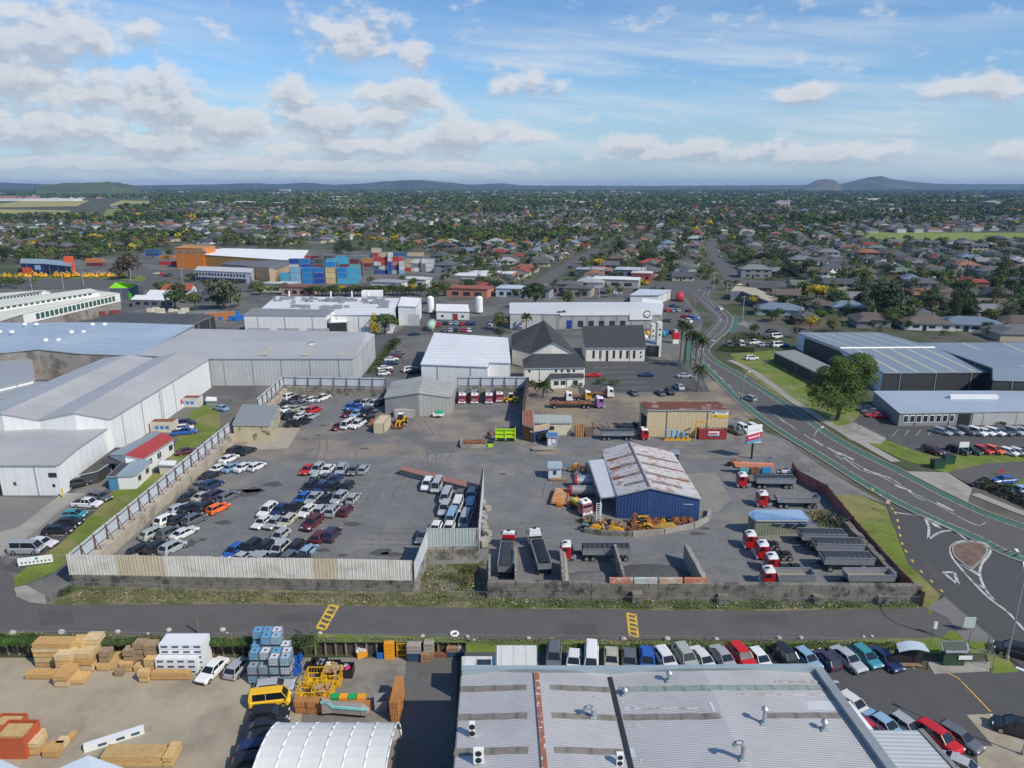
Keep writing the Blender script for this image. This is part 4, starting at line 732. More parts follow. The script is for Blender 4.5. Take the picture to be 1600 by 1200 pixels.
# church
m_tile = mat('charcoal_tile', (.055, .057, .06), .85, var=.2, scale=.4, stripe=('z', .35, .2)); w_ch = mat('church_render', (.68, .66, .60), .8, var=.08, scale=.3)
t, P, c = bld('church', 'white church nave with steep charcoal roof and a row of narrow windows', 'church', [(916, 543, 4.6), (1008, 543, 4.6), (1004, 508, 9.0), (910, 510, 9.0), (1002, 528, 4.6), (918, 528, 4.6)], [0, 1, 2, 4, 5, 3], [[0, 1, 2, 3], [3, 2, 4, 5]], w_ch, m_tile, over=.5)
L = (P[1] - P[0]).length
for i in range(7): on_wall(t, P[0], P[1], L * (.11 + i * .115), L * (.15 + i * .115), 1.0 if i != 2 else 0, 3.6, m_glass)
for z in (1.2, 2.6): on_wall(t, P[0], P[1], L * .92, L * .945, z, z + .7, m_glass)
for x0, x1, y, h, lab in ((1015, 1021, 548, 9.5, 'shorter white slab tower behind the church nave'), (1024, 1031, 556, 11.5, 'taller white slab bell tower with round holes at the church entrance')):
 a, b = G(x0, y), G(x1, y); t = thing('tower', lab, 'tower', a.lerp(b, .5)); k = M(); k.box((a.x + b.x) / 2, a.y, 0, (b - a).length, 3.0, h); k.build('shaft', w_ch, t)
 for z in (h - 2.2, h - 4): k = M(); k.cyl(((a.x + b.x) / 2, a.y - 1.53, z), ((a.x + b.x) / 2, a.y - 1.50, z), .35, n=12); k.build('bell_opening', m_dark, t)
t, P, c = bld('entrance_hall', 'glazed church entrance with pale blue roof between the towers', 'entrance hall', [(1007, 538, 4), (1030, 540, 4), (1026, 530, 4.6), (1007, 528, 4.6)], [0, 1, 2, 3], [[0, 1, 2, 3]], m_glass, mat('pale_blue_tin', (.25, .33, .38), .5))
t, P, c = bld('church_hall', 'church hall with broad charcoal hip roof and white triangular gable', 'church hall', [(830, 552, 5.0), (863, 535, 8.6), (896, 552, 5.0), (903, 556, 4.0), (880, 528, 5), (850, 501, 10.5), (800, 524, 5.0), (800, 545, 5)], [7, 0, 1, 2, 3, 4, 6], [[7, 0, 1, 5, 6], [1, 2, 3, 4, 5]], w_ch, m_tile, over=.4)
t, P, c = bld('house', 'white two storey house with charcoal roof in front of the church hall', 'house', [(820, 575, 5.2), (914, 574, 5.2), (908, 560, 6.6), (895, 553, 7.2), (835, 553, 7.2), (818, 562, 5.6)], [0, 1, 2, 3, 4, 5], [[0, 1, 2, 3, 4, 5]], w_ch, m_tile, over=.4)
L = (P[1] - P[0]).length
for u in (.06, .5, .6, .7, .8): on_wall(t, P[0], P[1], L * u, L * (u + .035), 3.9, 4.6, m_glass)
t2, P2, c2 = bld('porch', 'low white porch with charcoal roof in front of the two storey house', 'porch', [(860, 592, 2.9), (912, 590, 2.9), (910, 581, 3.6), (861, 582, 3.6)], [0, 1, 2, 3], [[0, 1, 2, 3]], w_ch, m_tile)
for u in (1.0, 3.0, 6.5): on_wall(t2, P2[0], P2[1], u, u + 1.4, 1.0, 2.2, m_glass)
# long white shop block
t, P, c = bld('shop_block', 'long white shop block with hexagon logo on its parapet end', 'shop', [(797, 490, 6.2), (1033, 492, 5.5), (1036, 475, 6), (992, 472, 7), (797, 473, 6.8)], [0, 1, 2, 3, 4], [[0, 1, 2, 3, 4]], mat('shop_wall', (.36, .36, .35), .8, var=.15, stripe=('d', 6, .3)), mat('pale_shop_roof', (.55, .57, .58), .6, var=.1, scale=.05))
L = (P[1] - P[0]).length; on_wall(t, P[0], P[1], L * .79, L * .94, 3.6, 7.8, m_white, 'parapet', .4); on_wall(t, P[0], P[1], L * .0, L * .2, 0, 6.1, w_grey, 'cladding', .1); on_wall(t, P[0], P[1], L * .33, L * .79, 5.4, 6.5, m_white, 'fascia', .3)
on_wall(t, P[0], P[1], L * .375, L * .41, 0, 3.4, mat('blue_door', (.02, .05, .3), .6), 'roller_door', .15)
for u in (.45, .52, .59, .66, .73): on_wall(t, P[0], P[1], L * u, L * (u + .035), .8, 3.2, m_glass, d=.12)
e = (P[1] - P[0]).normalized(); g_ = P[0] + e * L * .905; k = M(); k.cyl((g_.x, g_.y - .45, 5.9), (g_.x, g_.y - .52, 5.9), 1.6, n=6); k.build('logo', m_black, t); k = M(); k.cyl((g_.x, g_.y - .53, 5.9), (g_.x, g_.y - .56, 5.9), 1.2, n=6); k.box(g_.x, g_.y - .6, 5.6, 2.6, .1, .6); k.build('logo_band', m_white, t)
for pts, lab in (([(1000, 478, 5), (1035, 480, 5), (1034, 470, 5), (1005, 466, 5)], 'white petrol station canopy beside the car park'), ([(985, 461, 4.5), (1030, 461, 4.5), (1048, 453, 4.5), (1000, 452, 4.5)], 'blue edged petrol station shop roof at the crossroads')):
 t, P, c = bld('canopy', lab, 'canopy', pts, [0, 1, 2, 3], [[0, 1, 2, 3]], mat('shop_white', (.6, .6, .6), .7), m_white if '478' in str(pts) else mat('pale_grey_top', (.5, .55, .62), .6), over=.6)
t, P, c = bld('shop_block', 'cream roofed row of corner shops across the crossroads with a purple end wall', 'shop', [(1142, 455, 4.5), (1160, 455, 4.5), (1200, 470, 4.5), (1215, 466, 4.5), (1180, 450, 5.2), (1150, 447, 4.8)], [0, 1, 2, 3, 4, 5], [[0, 1, 2, 3, 4, 5]], mat('purple_wall', (.16, .16, .22), .7), mat('cream_flat', (.42, .38, .27), .8))
# right-hand warehouses
m_rb = mat('blue_grey_roof', (.25, .30, .35), .5, .2, .08, .1, stripe=('y', .9, .1)); m_yt = mat('yellowed_sheet', (.40, .42, .33), .6, var=.15, scale=.3)
t, P, c = bld('warehouse', 'big blue grey roofed warehouse with pale stripes and charcoal front wall', 'warehouse', [(1380, 582, 5.6), (1546, 581, 5.6), (1460, 543, 7.0), (1375, 520, 5.6), (1247, 520, 5.6), (1312, 544, 7.0)], [0, 1, 2, 3, 4, 5], [[0, 1, 2, 5], [5, 2, 3, 4]], [w_dark], m_rb)
for u in (.14, .32, .5, .68, .86):
 for a, b, c1, d1 in ((0, 1, 5, 2), (5, 2, 4, 3)):
  p, q = P[a].lerp(P[b], u), P[c1].lerp(P[d1], u); n = Vector((.45, 0, 0)); z = Vector((0, 0, .12)); k = M(); k.hexa([p - n + z * .6, p + n + z * .6, q + n + z * .6, q - n + z * .6], [p - n + z, p + n + z, q + n + z, q - n + z]); k.build('translucent_sheet', m_yt, t)
k = M(); z = Vector((0, 0, .1)); k.hexa([P[5] + Vector((0, -.5, 0)), P[2] + Vector((0, -.5, 0)), P[2] + Vector((0, .5, 0)), P[5] + Vector((0, .5, 0))], [P[5] + Vector((0, -.3, .28)), P[2] + Vector((0, -.3, .28)), P[2] + Vector((0, .3, .28)), P[5] + Vector((0, .3, .28))]); k.build('ridge_capping', m_white, t)
k = M(); a, b = P[4], P[0]; ap = P[5]; o_ = Vector((-.08, -.03, 0)); k.quad(*[tuple(v_ + o_) for v_ in (Vector((a.x, a.y, 0)), Vector((b.x, b.y, 0)), b, ap, a)]); k.build('side_cladding', mat('pale_blue_wall', (.55, .62, .68), .7, var=.06), t)
t, P, c = bld('warehouse', 'second blue grey roofed warehouse at the picture edge with a charcoal side wall', 'warehouse', [(1552, 593, 6.0), (1800, 600, 6.0), (1800, 574, 7.4), (1760, 535, 6.0), (1438, 536, 6.0), (1500, 556, 7.0), (1552, 575, 7.2)], [0, 1, 2, 3, 4, 5, 6], [[0, 1, 2, 6], [6, 2, 3, 4, 5]], w_dark, m_rb)
for u in (.2, .4, .6, .8):
 p, q = P[6].lerp(P[2], u), P[4].lerp(P[3], u); n = Vector((.45, 0, 0)); z = Vector((0, 0, .12)); k = M(); k.hexa([p - n + z * .6, p + n + z * .6, q + n + z * .6, q - n + z * .6], [p - n + z, p + n + z, q + n + z, q - n + z]); k.build('translucent_sheet', m_yt, t)
t, P, c = bld('office_building', 'low office wing with pale blue roof and white framed windows before the charcoal wall', 'office building', [(1406, 645, 3.4), (1720, 640, 3.4), (1720, 612, 3.6), (1548, 611, 3.6), (1366, 611, 3.6)], [0, 1, 2, 3, 4], [[0, 1, 2, 3, 4]], mat('grey_office_wall', (.24, .25, .26), .8), roofm('pale_office_roof', (.38, .45, .52), 'x', 1.2, .10))
for i in range(8): on_wall(t, P[0], P[1], 1 + i * 1.6, 2.3 + i * 1.6, .9, 2.8, m_white, 'window_frame', .08); on_wall(t, P[0], P[1], 1.15 + i * 1.6, 2.15 + i * 1.6, 1.1, 2.6, m_glass, d=.12)
on_wall(t, P[0], P[1], 14.5, 17.5, 0, 2.8, m_dark, 'doorway', .1); on_wall(t, P[0], P[1], 18, 45, .0, 3.0, mat('pale_brick', (.42, .42, .41), .8), 'brickwork', .12)
k = M(); g_ = G(1520, 622, 3.6); k.box(g_.x, g_.y, 3.5, 12, 1.2, .9); k.build('clerestory', m_white, t)
t, P, c = bld('annexe', 'long low black annexe along the grass beside the pale blue warehouse wall', 'annexe', [(1285, 586, 3.4), (1297, 572, 3.4), (1242, 547, 3.4), (1210, 550, 3.4)], [0, 1, 2, 3], [[0, 1, 2, 3]], w_dark, mat('mid_grey_flat', (.24, .25, .25), .8))
t, P, c = bld('waste_enclosure', 'dark green box store on a mesh fenced pad beside the bus shelter', 'store box', [(1477, 1016, 2.2), (1511, 1016, 2.2), (1509, 1003, 2.4), (1474, 1003, 2.4)], [0, 1, 2, 3], [[0, 1, 2, 3]], mat('dark_green', (.03, .07, .035), .8), mat('mossy_lid', (.09, .11, .09), .9, var=.2))
k = M(); g_ = (P[0] + P[1]) / 2; k.box(g_.x + 1.2, g_.y - .1, 1.0, 1.6, .06, .5); k.build('notice', m_white, t)
t = thing('shelter', 'open smoking shelter with curved blue grey roof at the end of the parked row', 'shelter', G(1428, 1040))
P = [G(1405, 1019, 2.4), G(1453, 1019, 2.4), G(1443, 1005.5, 2.7), G(1400, 1005.5, 2.7)]
k = M(); n = 8
for i in range(n):
 u0, u1 = i / n, (i + 1) / n; h = lambda u: .35 * math.sin(math.pi * u); pt = lambda u, a, b: P[a].lerp(P[b], u) + Vector((0, 0, h(u))); k.slab([pt(u0, 0, 1), pt(u1, 0, 1), pt(u1, 3, 2), pt(u0, 3, 2)], .08)
k.build('roof', mat('shelter_roof', (.40, .48, .55), .5), t)
for q in range(4): k = M(); k.cyl((P[q].x, P[q].y, 0), P[q], .06, n=6); k.build('post', m_black, t)
k = M(); k.box((P[0].x + P[1].x) / 2, P[2].y - .3, .1, 3.4, .06, 2); k.build('back_panel', m_dark, t); k = M(); k.box((P[0].x + P[1].x) / 2, P[2].y - .8, .35, 2.6, .5, .1); k.build('bench', m_wood2, t)
# ---------------------------------------------------------------- vehicles
m_paint = mat('car_paint', rough=.28, var=.05, scale=.8, objcol=True, spec=.6)
m_head = mat('headlight_lens', (.75, .77, .8), .15, var=.05, spec=.8); m_tail = mat('tail_light_lens', (.35, .01, .01), .25, var=.05)
m_cglass = mat('car_glass', (.012, .016, .02), .06, var=.05, spec=.9)
def wheel(x, y, r, t, wd=.22, m=None):
 k = M(); k.cyl((x, y - wd / 2, r), (x, y + wd / 2, r), r, n=12); o = k.build('wheel', m_tyre, t)
 s = 1 if y > 0 else -1; k = M(); k.cyl((x, y + s * (wd / 2 - .02), r), (x, y + s * (wd / 2 + .015), r), r * .62, n=8); k.build('rim', m or m_rim, o)
def car(kind):
 #      L    W    belt  roof  bonnet_h  boot_h  hood_x  ws_x  rear_x  boot_x (fractions from the front)
 sp = dict(sedan=(4.65, 1.8, .95, 1.44, .82, .98, .03, .27, .42, .73, .86, .97), hatchback=(4.05, 1.74, .96, 1.50, .86, .96, .03, .24, .42, .86, .97, .99),
              estate=(4.65, 1.8, .96, 1.48, .85, .96, .03, .26, .41, .88, .975, .99), suv=(4.6, 1.86, 1.08, 1.74, 1.0, 1.08, .03, .24, .38, .88, .97, .99),
              van=(4.85, 1.8, 1.12, 1.98, .95, 1.12, .02, .07, .19, .965, .99, .995), pickup=(5.2, 1.86, 1.08, 1.78, 1.02, 1.06, .03, .25, .36, .60, .64, .99))[kind]
 L, Wd, belt, roof, bh, th, _, hx, rx0, rx1, bx, ex = sp; X = lambda f: L / 2 - f * L; hw = Wd / 2
 t = thing(kind, 'prototype', {'suv': 'car', 'van': 'van', 'pickup': 'pickup truck'}.get(kind, 'car'))
 st = [(0, .42, .62, .80), (.015, .30, bh - .16, .93), (.06, .24, bh - .03, .98), (hx - .02, .2, belt - .04, 1), (rx0, .2, belt, 1), (rx1, .2, belt, 1), (min(bx + .01, .975), .22, th, .99), (.985, .28, th - .06, .94), (1.0, .42, th - .30, .86)]
 if kind == 'pickup': st = st[:5] + [(.62, .25, belt, 1), (.985, .25, th, .99), (1, .42, th - .3, .95)]
 rings = []
 for f, zb, zt, wk in st:
  w_ = hw * wk; rings.append([(X(f), -w_ * .9, zb), (X(f), -w_, zb + .12), (X(f), -w_, zt - .14), (X(f), -w_ * .86, zt), (X(f), w_ * .86, zt), (X(f), w_, zt - .14), (X(f), w_, zb + .12), (X(f), w_ * .9, zb)])
 k = M(); k.loft(rings); tw = hw * .74; bw = hw * .87; z0 = belt - .01
 a0, a1, c0, c1 = X(hx), X(rx0), X(rx1), X(bx)
 # roof skin and pillars
 k.loft([[(x, -w_, z), (x, -w_ * .8, z + .05), (x, w_ * .8, z + .05), (x, w_, z), (x, w_ * .8, z - .04), (x, -w_ * .8, z - .04)] for x, w_, z in ((a1 + .02, tw * .96, roof - .07), ((a1 * 2 + c0) / 3, tw, roof - .045), ((a1 + 2 * c0) / 3, tw, roof - .045), (c0 - .02, tw * .96, roof - .07))])
 for s in (-1, 1):
  for xa, xb in ((a0, a1), (c1, c0)): k.cyl((xa, s * bw, z0), (xb, s * (tw - .01), roof - .06), .045, n=4)
  m_ = (a1 + c0) / 2; k.cyl((m_, s * bw, z0), (m_, s * tw, roof - .06), .04, n=4)
 if kind in ('estate', 'suv', 'van'):
  for s in (-1, 1): k.quad((c1, s * bw, z0), (c0, s * tw, roof - .06), (c0 + .35, s * (tw + .01), roof - .06), (c1 + .45, s * (bw + .01), z0))
 k.build('body', m_paint, t, smooth=False)
 g = .02
 k = M(); k.quad((a0 - g, -bw + .04, z0), (a0 - g, bw - .04, z0), (a1 - g, tw - .05, roof - .08), (a1 - g, -tw + .05, roof - .08)); k.build('windscreen', m_cglass, t)
 k = M(); k.quad((c1 + g, bw - .04, z0), (c1 + g, -bw + .04, z0), (c0 + g, -tw + .05, roof - .08), (c0 + g, tw - .05, roof - .08)); k.build('rear_window', m_cglass, t)
 for s in (-1, 1):
  k = M(); q = [(a0 - .05, s * (bw - .02), z0), (a1, s * (tw - .02), roof - .07), (c0, s * (tw - .02), roof - .07), (c1, s * (bw - .02), z0)]; k.quad(*q); k.build('side_window', m_cglass, t)
  if True:
   k = M(); k.box(X(.012), s * hw * .66, bh - .26, .10, .36, .15); k.build('headlight', m_head, t)
   k = M(); k.box(X(.985), s * hw * .76, th - .30, .10, .22, .26 if kind in ('suv', 'van', 'hatchback', 'estate') else .16); k.build('tail_light', m_tail, t)
   k = M(); k.box(a0 - .15, s * (hw + .07), belt - .02, .12, .2, .13); k.build('mirror', m_black, t)
 if kind == 'pickup': k = M(); k.box((X(.64) + X(.98)) / 2, 0, belt - .03, L * .32, Wd * .82, .06); k.build('tray_cover', m_black, t)
 k = M(); k.box(X(.004), 0, .38, .08, Wd * .7, .16); k.build('grille', m_black, t)
 r = .33 if kind in ('sedan', 'hatchback', 'estate') else .37
 for fx in (.17, .80):
  for s in (-1, 1): wheel(X(fx), s * (hw - .09), r, t)
 return t
PROTO = {k: car(k) for k in ('sedan', 'hatchback', 'estate', 'suv', 'van', 'pickup')}
COL = dict(w=('white', (.70, .70, .69)), s=('silver', (.36, .38, .40)), g=('dark grey', (.12, .13, .14)), k=('black', (.022, .023, .026)), r=('red', (.55, .02, .02)), m=('maroon', (.11, .022, .03)), n=('navy', (.02, .035, .10)),
           b=('blue', (.03, .12, .42)), l=('light blue', (.22, .36, .50)), t=('teal', (.05, .27, .33)), o=('orange', (.85, .14, .02)), e=('beige', (.42, .39, .32)), y=('yellow', (.85, .50, .02)), p=('dark purple', (.05, .035, .07)), d=('dark green', (.02, .07, .05)), v=('pale green', (.38, .43, .38)))
KIND = dict(S='sedan', H='hatchback', E='estate', U='suv', V='van', P='pickup'); KN = dict(sedan='sedan', hatchback='hatchback', estate='estate car', suv='tall SUV', van='van', pickup='pickup truck')
def cars(txt, ox, oy, head, place, group, z=0.0, light=False, sc=.25):
 "txt: 'x,y,ColourKind[angle] ...' in zoom pixels (4x) offset by ox, oy"
 out = []
 for q in txt.split():
  a = q.split(','); x, y = float(a[0]) * sc + ox, float(a[1]) * sc + oy; ck = a[2]; h = float(a[3]) if len(a) > 3 else head
  kd = KIND[ck[1]]; p = G(x, y, z + .65); p.z = z; cn, cc = COL[ck[0]]; j = random.uniform(.88, 1.1)
  o = dup(PROTO[kd], p, R(h + random.uniform(-2.5, 2.5)), color=tuple(min(1, v_ * j) for v_ in cc), group=group, light=light, sc=(random.uniform(.93, 1.05), random.uniform(.95, 1.02), random.uniform(.93, 1.05)))
  out.append((o, f'{cn} {KN[kd]}', place))
 rank_labels(out)
P_ = 'cars stored in the gravel car yard'
# the long double block in the middle of the yard (noses away or towards the lane)
cars('322,132,rS,262 384,132,sU,262 446,132,wS,262 532,132,sE,268 608,137,gH,270 675,132,sH,84', 400, 700, 262, 'in the back row of the gravel car yard', P_)
cars('362,192,vS 428,190,gS 500,188,nS,80', 400, 700, 258, 'in the short second row behind the red car', P_)
cars('338,242,kU 402,242,nS 470,245,kS 560,245,kE', 400, 700, 258, 'in the third row of the gravel car yard', P_)
cars('290,312,bS 360,312,sS 437,315,kS,78 520,312,sU 608,312,sH,82', 400, 700, 256, 'in the fourth row of the gravel car yard', P_)
cars('72,388,wU 148,382,nS 232,372,kS 320,390,wS 405,385,sH,80 483,385,sE,80 560,388,mH,80', 400, 700, 256, 'in the long fifth row of the gravel car yard', P_)
cars('38,460,wS 115,462,sS 195,455,eE 352,468,mU', 400, 700, 256, 'in the sixth row of the gravel car yard', P_)
cars('147,548,sE 400,548,mE,80 475,540,pU,80', 400, 700, 256, 'between the block of cars and the open asphalt', P_)
cars('45,622,kE 145,632,sU 240,638,kU 325,640,lH,78', 400, 700, 256, 'in the second row behind the corrugated fence', P_)
cars('20,705,sE 100,705,kS 190,706,gU 268,706,kS', 400, 700, 256, 'tight behind the corrugated fence', P_)
cars('1460,642,bH 1562,628,kU 1500,695,sS 1585,700,sH', 0, 700, 254, 'beside the bright blue hatchback near the corrugated fence', P_)
cars('1478,815,kU 1545,815,kS 1430,865,wS 1372,923,wS 1447,920,lS 1528,917,wS 1605,913,wH', 0, 500, 66, 'at the far end of the concrete wall', P_)
cars('1315,168,kS 1260,228,gS 1325,230,nU 1190,303,kS 1268,300,eS 1345,297,pU 1425,302,gE', 0, 700, 64, 'in the upper rows along the concrete wall', P_)
cars('1120,374,sE 1195,372,kS 1285,372,kU 1362,374,oH', 0, 700, 64, 'in the row that ends with the orange car', P_)
cars('1042,450,wU 1125,442,kE 1215,447,gU 965,528,vE 1060,530,gU 1150,528,wS', 0, 700, 64, 'in the middle rows along the concrete wall', P_)
cars('885,627,kE 985,627,kU 1078,620,sU 790,712,lE 893,706,gH', 0, 700, 64, 'in the corner of concrete wall and corrugated fence', P_)
cars('212,478,wU 258,485,kS 308,488,sH 352,497,wH 415,487,wP,64 190,522,kS 235,522,gS 292,520,gS', 400, 500, 62, 'in the far corner beside the small shed', P_)
cars('195,553,wS 252,551,eS 310,562,sS 362,562,rU 215,598,kU 283,598,wS 340,602,sS 228,642,kS 292,638,kP', 400, 500, 62, 'in the lower rows beside the small shed', P_)
cars('632,518,kS 680,518,sH 730,518,sH 775,515,kE 585,542,bH 627,545,bS 575,582,mS 627,585,lS 690,580,kU 740,585,gH', 400, 500, 250, 'parked in front of the small gabled workshop', P_)
cars('515,662,mS 575,655,wV 637,652,wP 700,622,kH 682,560,gS', 400, 500, 250, 'near the cream container by the workshop', P_)
cars('1070,228,wU 1132,238,sV 1188,302,sV 1273,297,gH 1345,302,sU', 400, 700, 266, 'beside the rusty beam on the low wall', P_)
cars('1180,380,sU 1258,364,wV 1340,372,lV 1222,437,lV 1308,452,sV 1045,548,gE,262 1122,505,wH 1205,500,wH', 400, 700, 266, 'beside the tall thin fence at the yard divide', P_)
# west of the wall
Q_ = 'vehicles parked by the warehouses'
cars('1380,550,lS,150 1165,642,nU,20 1155,672,wH,20 1152,698,bP,15 1165,818,mS,40', 0, 500, 20, 'on the lawn between the white warehouse and the panel fence', Q_)
cars('622,302,gE,-20 545,345,wP,-5 465,415,tH,5 430,460,kS,5 365,508,kE,5 260,590,wS,-8 165,630,sV,0 485,222,kU,40', 0, 700, 0, 'in the bays beside the lawn strip', Q_)
# row behind the factory
T_ = 'cars parked nose in behind the factory'
cars('262,505,gU 385,530,wH 495,518,wV 620,520,eS 733,525,gS 845,525,bS', 800, 900, 262, 'in the row behind the ribbed factory roof', T_)
cars('962,520,wE 1085,508,vU 1197,518,wS 1323,512,sS 1435,500,rU 1550,518,wH', 800, 900, 285, 'in the slanting middle of the row behind the factory', T_)
cars('118,508,kU 245,514,lH 365,518,pH,108 500,518,sS,288 612,498,tH,288 735,514,nS,288', 1200, 900, 288, 'in the row leading up to the shelter', T_)
cars('535,800,wH,300 730,935,lS 870,945,sH 1060,1010,rU,300 1197,1005,gE,300 1220,1190,sS,320 1560,950,kU,150', 1200, 900, 300, 'in the car park corner beside the annexe', 'cars in the lower car park')
cars('622,968,rS,300', 1200, 900, 300, 'half hidden behind the white canopy', 'cars in the lower car park')
cars('1540,465,kU,150', 1200, 900, 300, 'on the side road beside the tall lamp post', 'cars on the roads')
cars('1325,585,wS,252 1485,570,sH,75', 0, 900, 252, 'between the white wrapped packs and the blue totes', 'cars in the timber yard', z=LOW)
cars('112,688,sE,8 90,772,yV,8 80,870,kU,8 62,932,kS,10 45,1005,kS,12 15,1090,nU,14 -10,1165,kU,15', 400, 900, 8, 'in the line beside the tent', 'cars in the timber yard', z=LOW)
# east side
cars('1088,695,sE 1163,695,sH 1237,695,gU 1303,700,wU 1358,697,wS 1412,697,wE 1467,695,gS 1535,695,sU 1592,693,sH', 1200, 500, 300, 'in the row in front of the office wing', 'cars at the office wing')
cars('1030,815,mU,295 1190,812,kU 1275,814,dH 1342,812,rH 1412,812,oH 1505,822,wH 1565,824,wH 1625,824,kH', 1200, 500, 300, 'in the row behind the roadside grass', 'cars at the office wing')
cars('615,553,kS,170 650,572,gS,170 678,593,rS,170 1475,997,bS,185 1570,1062,lS,200', 1200, 500, 170, 'beside the warehouse driveway', 'cars at the office wing')
cars('1390,688,gP 1448,678,wU 1512,678,wU', 800, 500, 290, 'beside the beige shed', 'cars beside the beige shed', light=True)
cars('1483,487,sH,120', 800, 500, 120, 'driving on the main road by the grass', 'cars on the roads')
cars('508,342,rS,178 838,340,nS,178 1080,347,sS,5 1042,418,sU 928,452,gS 982,447,kU 760,452,gS', 800, 500, 100, 'in the church car park', 'cars at the church', light=True)
cars('690,410,wH,110', 1020, 420, 110, 'driving round the bend of the main road', 'cars on the roads', light=True, sc=.15)
cars('1140,987,rS 1183,977,kS 1217,977,sS 1252,977,lS 1288,982,rH 1325,979,nS 1358,980,nU', 400, 260, 95, 'in the back row of the staff car park', 'cars in the staff car park', light=True)
cars('1180,1022,gS 1215,1022,sH 1250,1020,kH 1300,1022,rH 1330,1022,wH 990,1045,nS,20 1470,975,gE,85 1465,995,wE,85', 400, 260, 95, 'in the front of the staff car park', 'cars in the staff car park', light=True)
cars('870,225,mS,20 890,205,gS,20 845,243,wS,20 845,268,nS,20 805,298,wS,20 812,318,mS,20 800,332,wH,20 960,310,wU,30 1000,318,kP,30', 400, 500, 20, 'along the hedge beside the long grey shed', 'cars in the staff car park', light=True)
cars('970,899,rH 1003,868,nS 1003,899,lS 1035,897,eH 1048,880,gU 1103,899,mS', 800, 260, 95, 'in the shop car park beside the petrol station', 'cars in the shop car park', light=True)
cars('1085,937,rS 1095,965,wU 1115,947,bU 1138,943,lS 972,962,gS 985,1035,mU', 800, 260, 130, 'in the lower shop car park near the palms', 'cars in the shop car park', light=True)
cars('475,590,wS,70 430,600,wS,250 365,630,nV,70 205,740,sH,70 660,790,wE,0 570,788,kE,0', 800, 260, 70, 'on the long road and its forecourt', 'cars on the roads', light=True)
cars('1285,527,wS,100 1300,562,sH,100 1425,675,wS,100 1415,737,wE,10', 800, 260, 100, 'on the street beyond the crossroads', 'cars on the roads', light=True)
cars('1355,1112,gV,80 1435,1108,wV,80 1500,1062,kU 1570,1052,gE', 800, 260, 20, 'behind the clipped hedge by the bend', 'cars in the garage yard', light=True)
cars('1055,765,wP 1158,790,sS 1230,790,gS 1300,795,wV 1285,705,wV 1210,712,kS 1240,645,kS 1360,790,bS', 1020, 420, 20, 'in the repair yard beside the pale blue warehouse', 'cars in the garage yard', light=True, sc=.15)
cars('1030,930,wU,0', 1020, 420, 0, 'standing at the grass with a red and white trailer board', 'cars in the garage yard', light=True, sc=.15)
cars('890,700,wS 960,690,rS 1145,950,wS 960,955,sE 925,945,sE 225,937,bS', 1200, 260, 5, 'among the suburban gardens', 'cars in the suburb', light=True)
cars('975,668,wS,170 1015,673,rS,10 1045,682,kS,0 1065,675,gU,0', 0, 260, 0, 'by the depot street', 'cars in the suburb', light=True)

# ---------------------------------------------------------------- trucks
m_red = mat('truck_red', (.42, .012, .02), .3, var=.06, spec=.6); m_wr = mat('truck_white', (.75, .75, .73), .4, var=.08, scale=2)
m_bin = mat('alloy_bin', (.36, .38, .41), .45, metal=.5, var=.15, scale=1, stripe=('x', 1.1, .12)); m_tarp = mat('dark_tarp', (.05, .055, .06), .6, var=.2, scale=2, stripe=('x', .9, .5)); m_load = mat('bin_inside', (.30, .25, .18), .9, var=.2)
def cabm(t, x, body, top, hood=0.0):
 "cab-over cab with its nose at x"
 k = M(); w_ = 1.22; z0 = .75
 k.loft([[(x - d, -w_ * s, z0 + a), (x - d, w_ * s, z0 + a), (x - d, w_ * s * .96, zt), (x - d, -w_ * s * .96, zt)] for d, s, a, zt in ((0, .94, 0, 1.9), (.03, 1, -.15, 1.95), (.9, 1, -.15, 1.95), (1.9, 1, -.15, 1.95), (1.95, .96, -.1, 1.95))])
 k.loft([[(x - d, -w_ * .99 * s, 1.94), (x - d, w_ * .99 * s, 1.94), (x - d - e, w_ * .9 * s, 2.9), (x - d - e, -w_ * .9 * s, 2.9)] for d, s, e in ((.05, .96, .18), (.2, 1, .1), (1.9, 1, 0), (1.93, .97, 0))]); o = k.build('cab', body, t)
 k = M(); k.loft([[(x - d, -w_ * .92, 2.88), (x - d, w_ * .92, 2.88), (x - d - .05, w_ * .75, 2.88 + h), (x - d - .05, -w_ * .75, 2.88 + h)] for d, h in ((.22, .12), (.7, .38), (1.85, .42))]); k.build('cab_roof', top, t)
 k = M(); k.box(x - .85, 0, 3.29, .7, .6, .05); k.build('roof_hatch', m_black, t)
 k = M(); k.quad((x - .03, -w_ * .88, 2.0), (x - .03, w_ * .88, 2.0), (x - .22, w_ * .80, 2.75), (x - .22, -w_ * .80, 2.75)); k.build('windscreen', m_cglass, t)
 for s in (-1, 1):
  k = M(); k.quad((x - .3, s * w_ * 1.0, 2.0), (x - 1.25, s * w_ * 1.0, 2.0), (x - 1.25, s * w_ * .93, 2.7), (x - .42, s * w_ * .93, 2.7)); k.build('side_window', m_cglass, t)
  k = M(); k.box(x + .02, s * .85, .85, .06, .4, .22); k.build('headlight', m_head, t); k = M(); k.box(x - .15, s * 1.42, 2.0, .1, .18, .6); k.build('mirror', m_black, t)
 k = M(); k.box(x + .03, 0, .45, .16, 2.4, .38); k.build('bumper', m_wr, t); k = M(); k.box(x + .01, 0, 1.2, .05, 1.5, .55); k.build('grille', m_steel, t)
